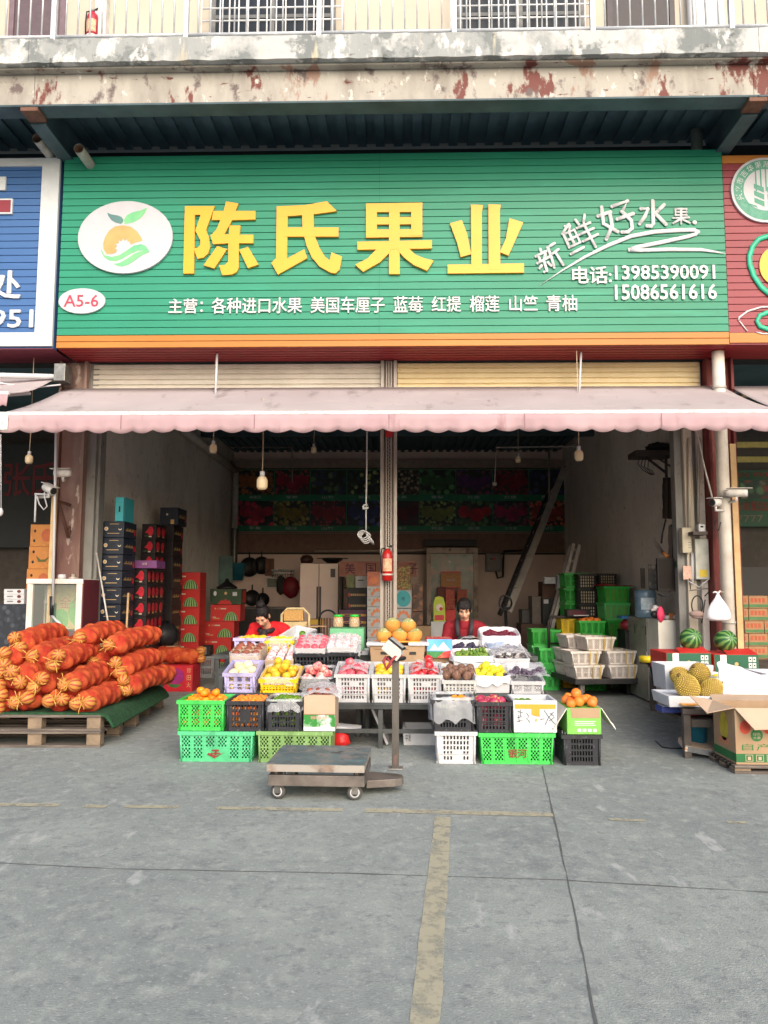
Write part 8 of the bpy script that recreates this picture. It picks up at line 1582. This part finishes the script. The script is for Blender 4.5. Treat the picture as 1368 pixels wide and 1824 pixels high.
b=MB();y=-D_/2-.002;b.rect(-W_/2,h*.04,W_/2,h*.19,GBN,y);b.disc(-W_*.22,h*.52,.05,.05,GRP_,y,24);b.disc(-W_*.37,h*.66,.045,.055,mat('coral_print',(206,80,60),.7),y-.0005,20);b.disc(-W_*.06,h*.66,.045,.055,_M['coral_print'],y-.0005,20)
b.text('自产自销',(-W_*.42,h*.25,W_*.4,h*.37),GRP_,y);b.text('绿色',(-W_*.27,h*.51,-W_*.17,h*.57),KRAFTL,y-.001);b.text('水果',(-W_*.27,h*.45,-W_*.17,h*.5),KRAFTL,y-.001)
for i in range(4):b.rect(-W_*.38+i*W_*.14,h*.055,-W_*.28+i*W_*.14,h*.175,KRAFTL,y-.001);b.rect(-W_*.372+i*W_*.14,h*.065,-W_*.288+i*W_*.14,h*.165,GBN,y-.0015);b.rect(-W_*.35+i*W_*.14,h*.08,-W_*.31+i*W_*.14,h*.14,KRAFTL,y-.002)
b.rect(-D_/2,h*.04,D_/2,h*.19,GBN,-.002,LBX);b.disc(0,h*.6,.09,.12,mat('melon_yellow_print',(196,176,60),.7,(150,140,50),9),-.002,24,LBX);b.rect(-.12,h*.26,.1,h*.4,mat('faded_red_print',(176,110,84),.7,(190,140,104),30),-.002,LBX);b.obj('print',bigc)
def flap(pts,name='flap'):
 b=MB();b.add(pts,[tuple(range(len(pts)))],KRAFTL);o=b.obj(name,bigc);s=o.modifiers.new('t','SOLIDIFY');s.thickness=.006
flap([(-W_/2,-D_/2-.003,h),(W_/2,-D_/2-.003,h),(W_/2-.03,-D_/2-.16,h-.13),(-W_/2+.09,-D_/2-.16,h-.15)]);flap([(-W_/2-.003,D_/2,h),(-W_/2-.003,-D_/2,h),(-W_/2-.21,-D_/2+.04,h-.05),(-W_/2-.24,D_/2-.1,h+.05)]);flap([(-W_/2,D_/2+.003,h),(W_/2,D_/2+.003,h),(W_/2,D_/2+.2,h+.03),(-W_/2+.05,D_/2+.2,h+.03)])
q=pallet('small wooden pallet under the large open kraft carton',(x0+W_/2+.05,yb_+D_/2+.02,0),.78,.56,0,max(.05,za-.002));
KO=layers('neighbour_kraft',(168,130,96),[((152,114,82),3,.4,.7)],.8);GRB_=mat('kraft_green_band',(86,130,84),.7);RDT=mat('kraft_red_text',(190,90,60),.7)
def kd(b,w,h,y):b.rect(-w/2+.002,h*.06,w/2-.002,h*.3,GRB_,y);[b.rect(-w*.4+i*w*.2,h*.45,-w*.27+i*w*.2,h*.8,RDT,y)for i in range(4)]
i=0
for (xa,xb_,y0_,nm)in ((1311,1333,1061,'top'),(1334,1368,1061,'top'),(1311,1333,1083.5,'second'),(1334,1368,1083.5,'second'),(1311,1326,1106,'third'),(1327,1361,1106,'third'),(1311,1333,1128.5,'fourth'),(1334,1368,1128.5,'fourth'),(1311,1333,1151,'fifth'),(1334,1368,1151,'fifth'),(1311,1333,1173.5,'sixth'),(1334,1368,1173.5,'sixth'),(1369,1402,1061,'top'),(1369,1402,1083.5,'second'),(1362,1396,1106,'third'),(1369,1402,1128.5,'fourth')):
 col_=('next to the timber batten' if xa<1320 else 'in the middle column' if xa<1340 else 'at the photo edge')
 carton('kraft carton with green band in the next bay, %s row, %s'%(nm,col_),(xa,y0_,xb_,y0_+22),10.9,.4,KO,kd,'kraft cartons in the next bay');i+=1
x0,x1,za,zb_=fr((1308,1196,1405,1260),10.9);b=MB();b.box(x0,10.9,0,x1,11.35,zb_-.0,KO);tag(b.obj('carton'),'long plain carton base under the kraft cartons of the next bay','box')
t=thing('wall_banner','dark green shop banner with red edged characters deep in the next bay','banner',(0,14.3,2));x0,x1,za,zb_=fr((1300,838,1500,938),14.3)
b=MB();b.box(x0,-.02,za-2,x1,.02,zb_-2,mat('deep_banner_green',(30,92,62),.5,(24,78,52),3));b.obj('panel',t)
def tq(body,r,m):
 b=MB();q=bx(*r,14.3);b.text(body,(q[0],q[1]-2,q[2],q[3]-2),m,-.024,0,.015);b.obj('lettering',t)
RL=mat('banner_red',(150,50,44),.6);tq('公司',(1306,842,1366,850),RL);tq('条龙配送',(1306,893,1366,910),RL);tq('7777',(1312,918,1358,930),mat('banner_pale',(140,120,100),.6));b=MB();q=bx(1318,856,1366,888,14.3);b.rect(q[0],q[1]-2,q[2],q[3]-2,voro('banner_picture',[(130,60,50),(90,130,80),(150,140,110)],6,.5,(30,60,44)),-.024);b.obj('picture',t)
b=MB();
for py in (792,818):x0,x1,za,zb_=fr((1302,py-5,1460,py+5),12.5);b.box(x0,12.5,za,x1,12.55,zb_,mat('yellow_strip',(170,156,84),.6));
tag(b.obj('ceiling_strips'),'two yellowish strips across the ceiling of the next bay','strip')
b=MB();x0,x1,za,zb_=fr((1310,1010,1460,1150),13.5);b.box(x0,13.5,0,x1,14.0,zb_,mat('black_cabinet',(24,26,32),.4));tag(b.obj('cabinet'),'black cabinet deep in the next bay behind the kraft cartons','cabinet')
b=MB();b.box(4.3,YF+.02,3.95,9,YF+.07,4.05,_M['shutter_160']if 'shutter_160' in _M else CREAM);tag(b.obj('shutter_bar'),'cream shutter bar above the next bay','shutter')
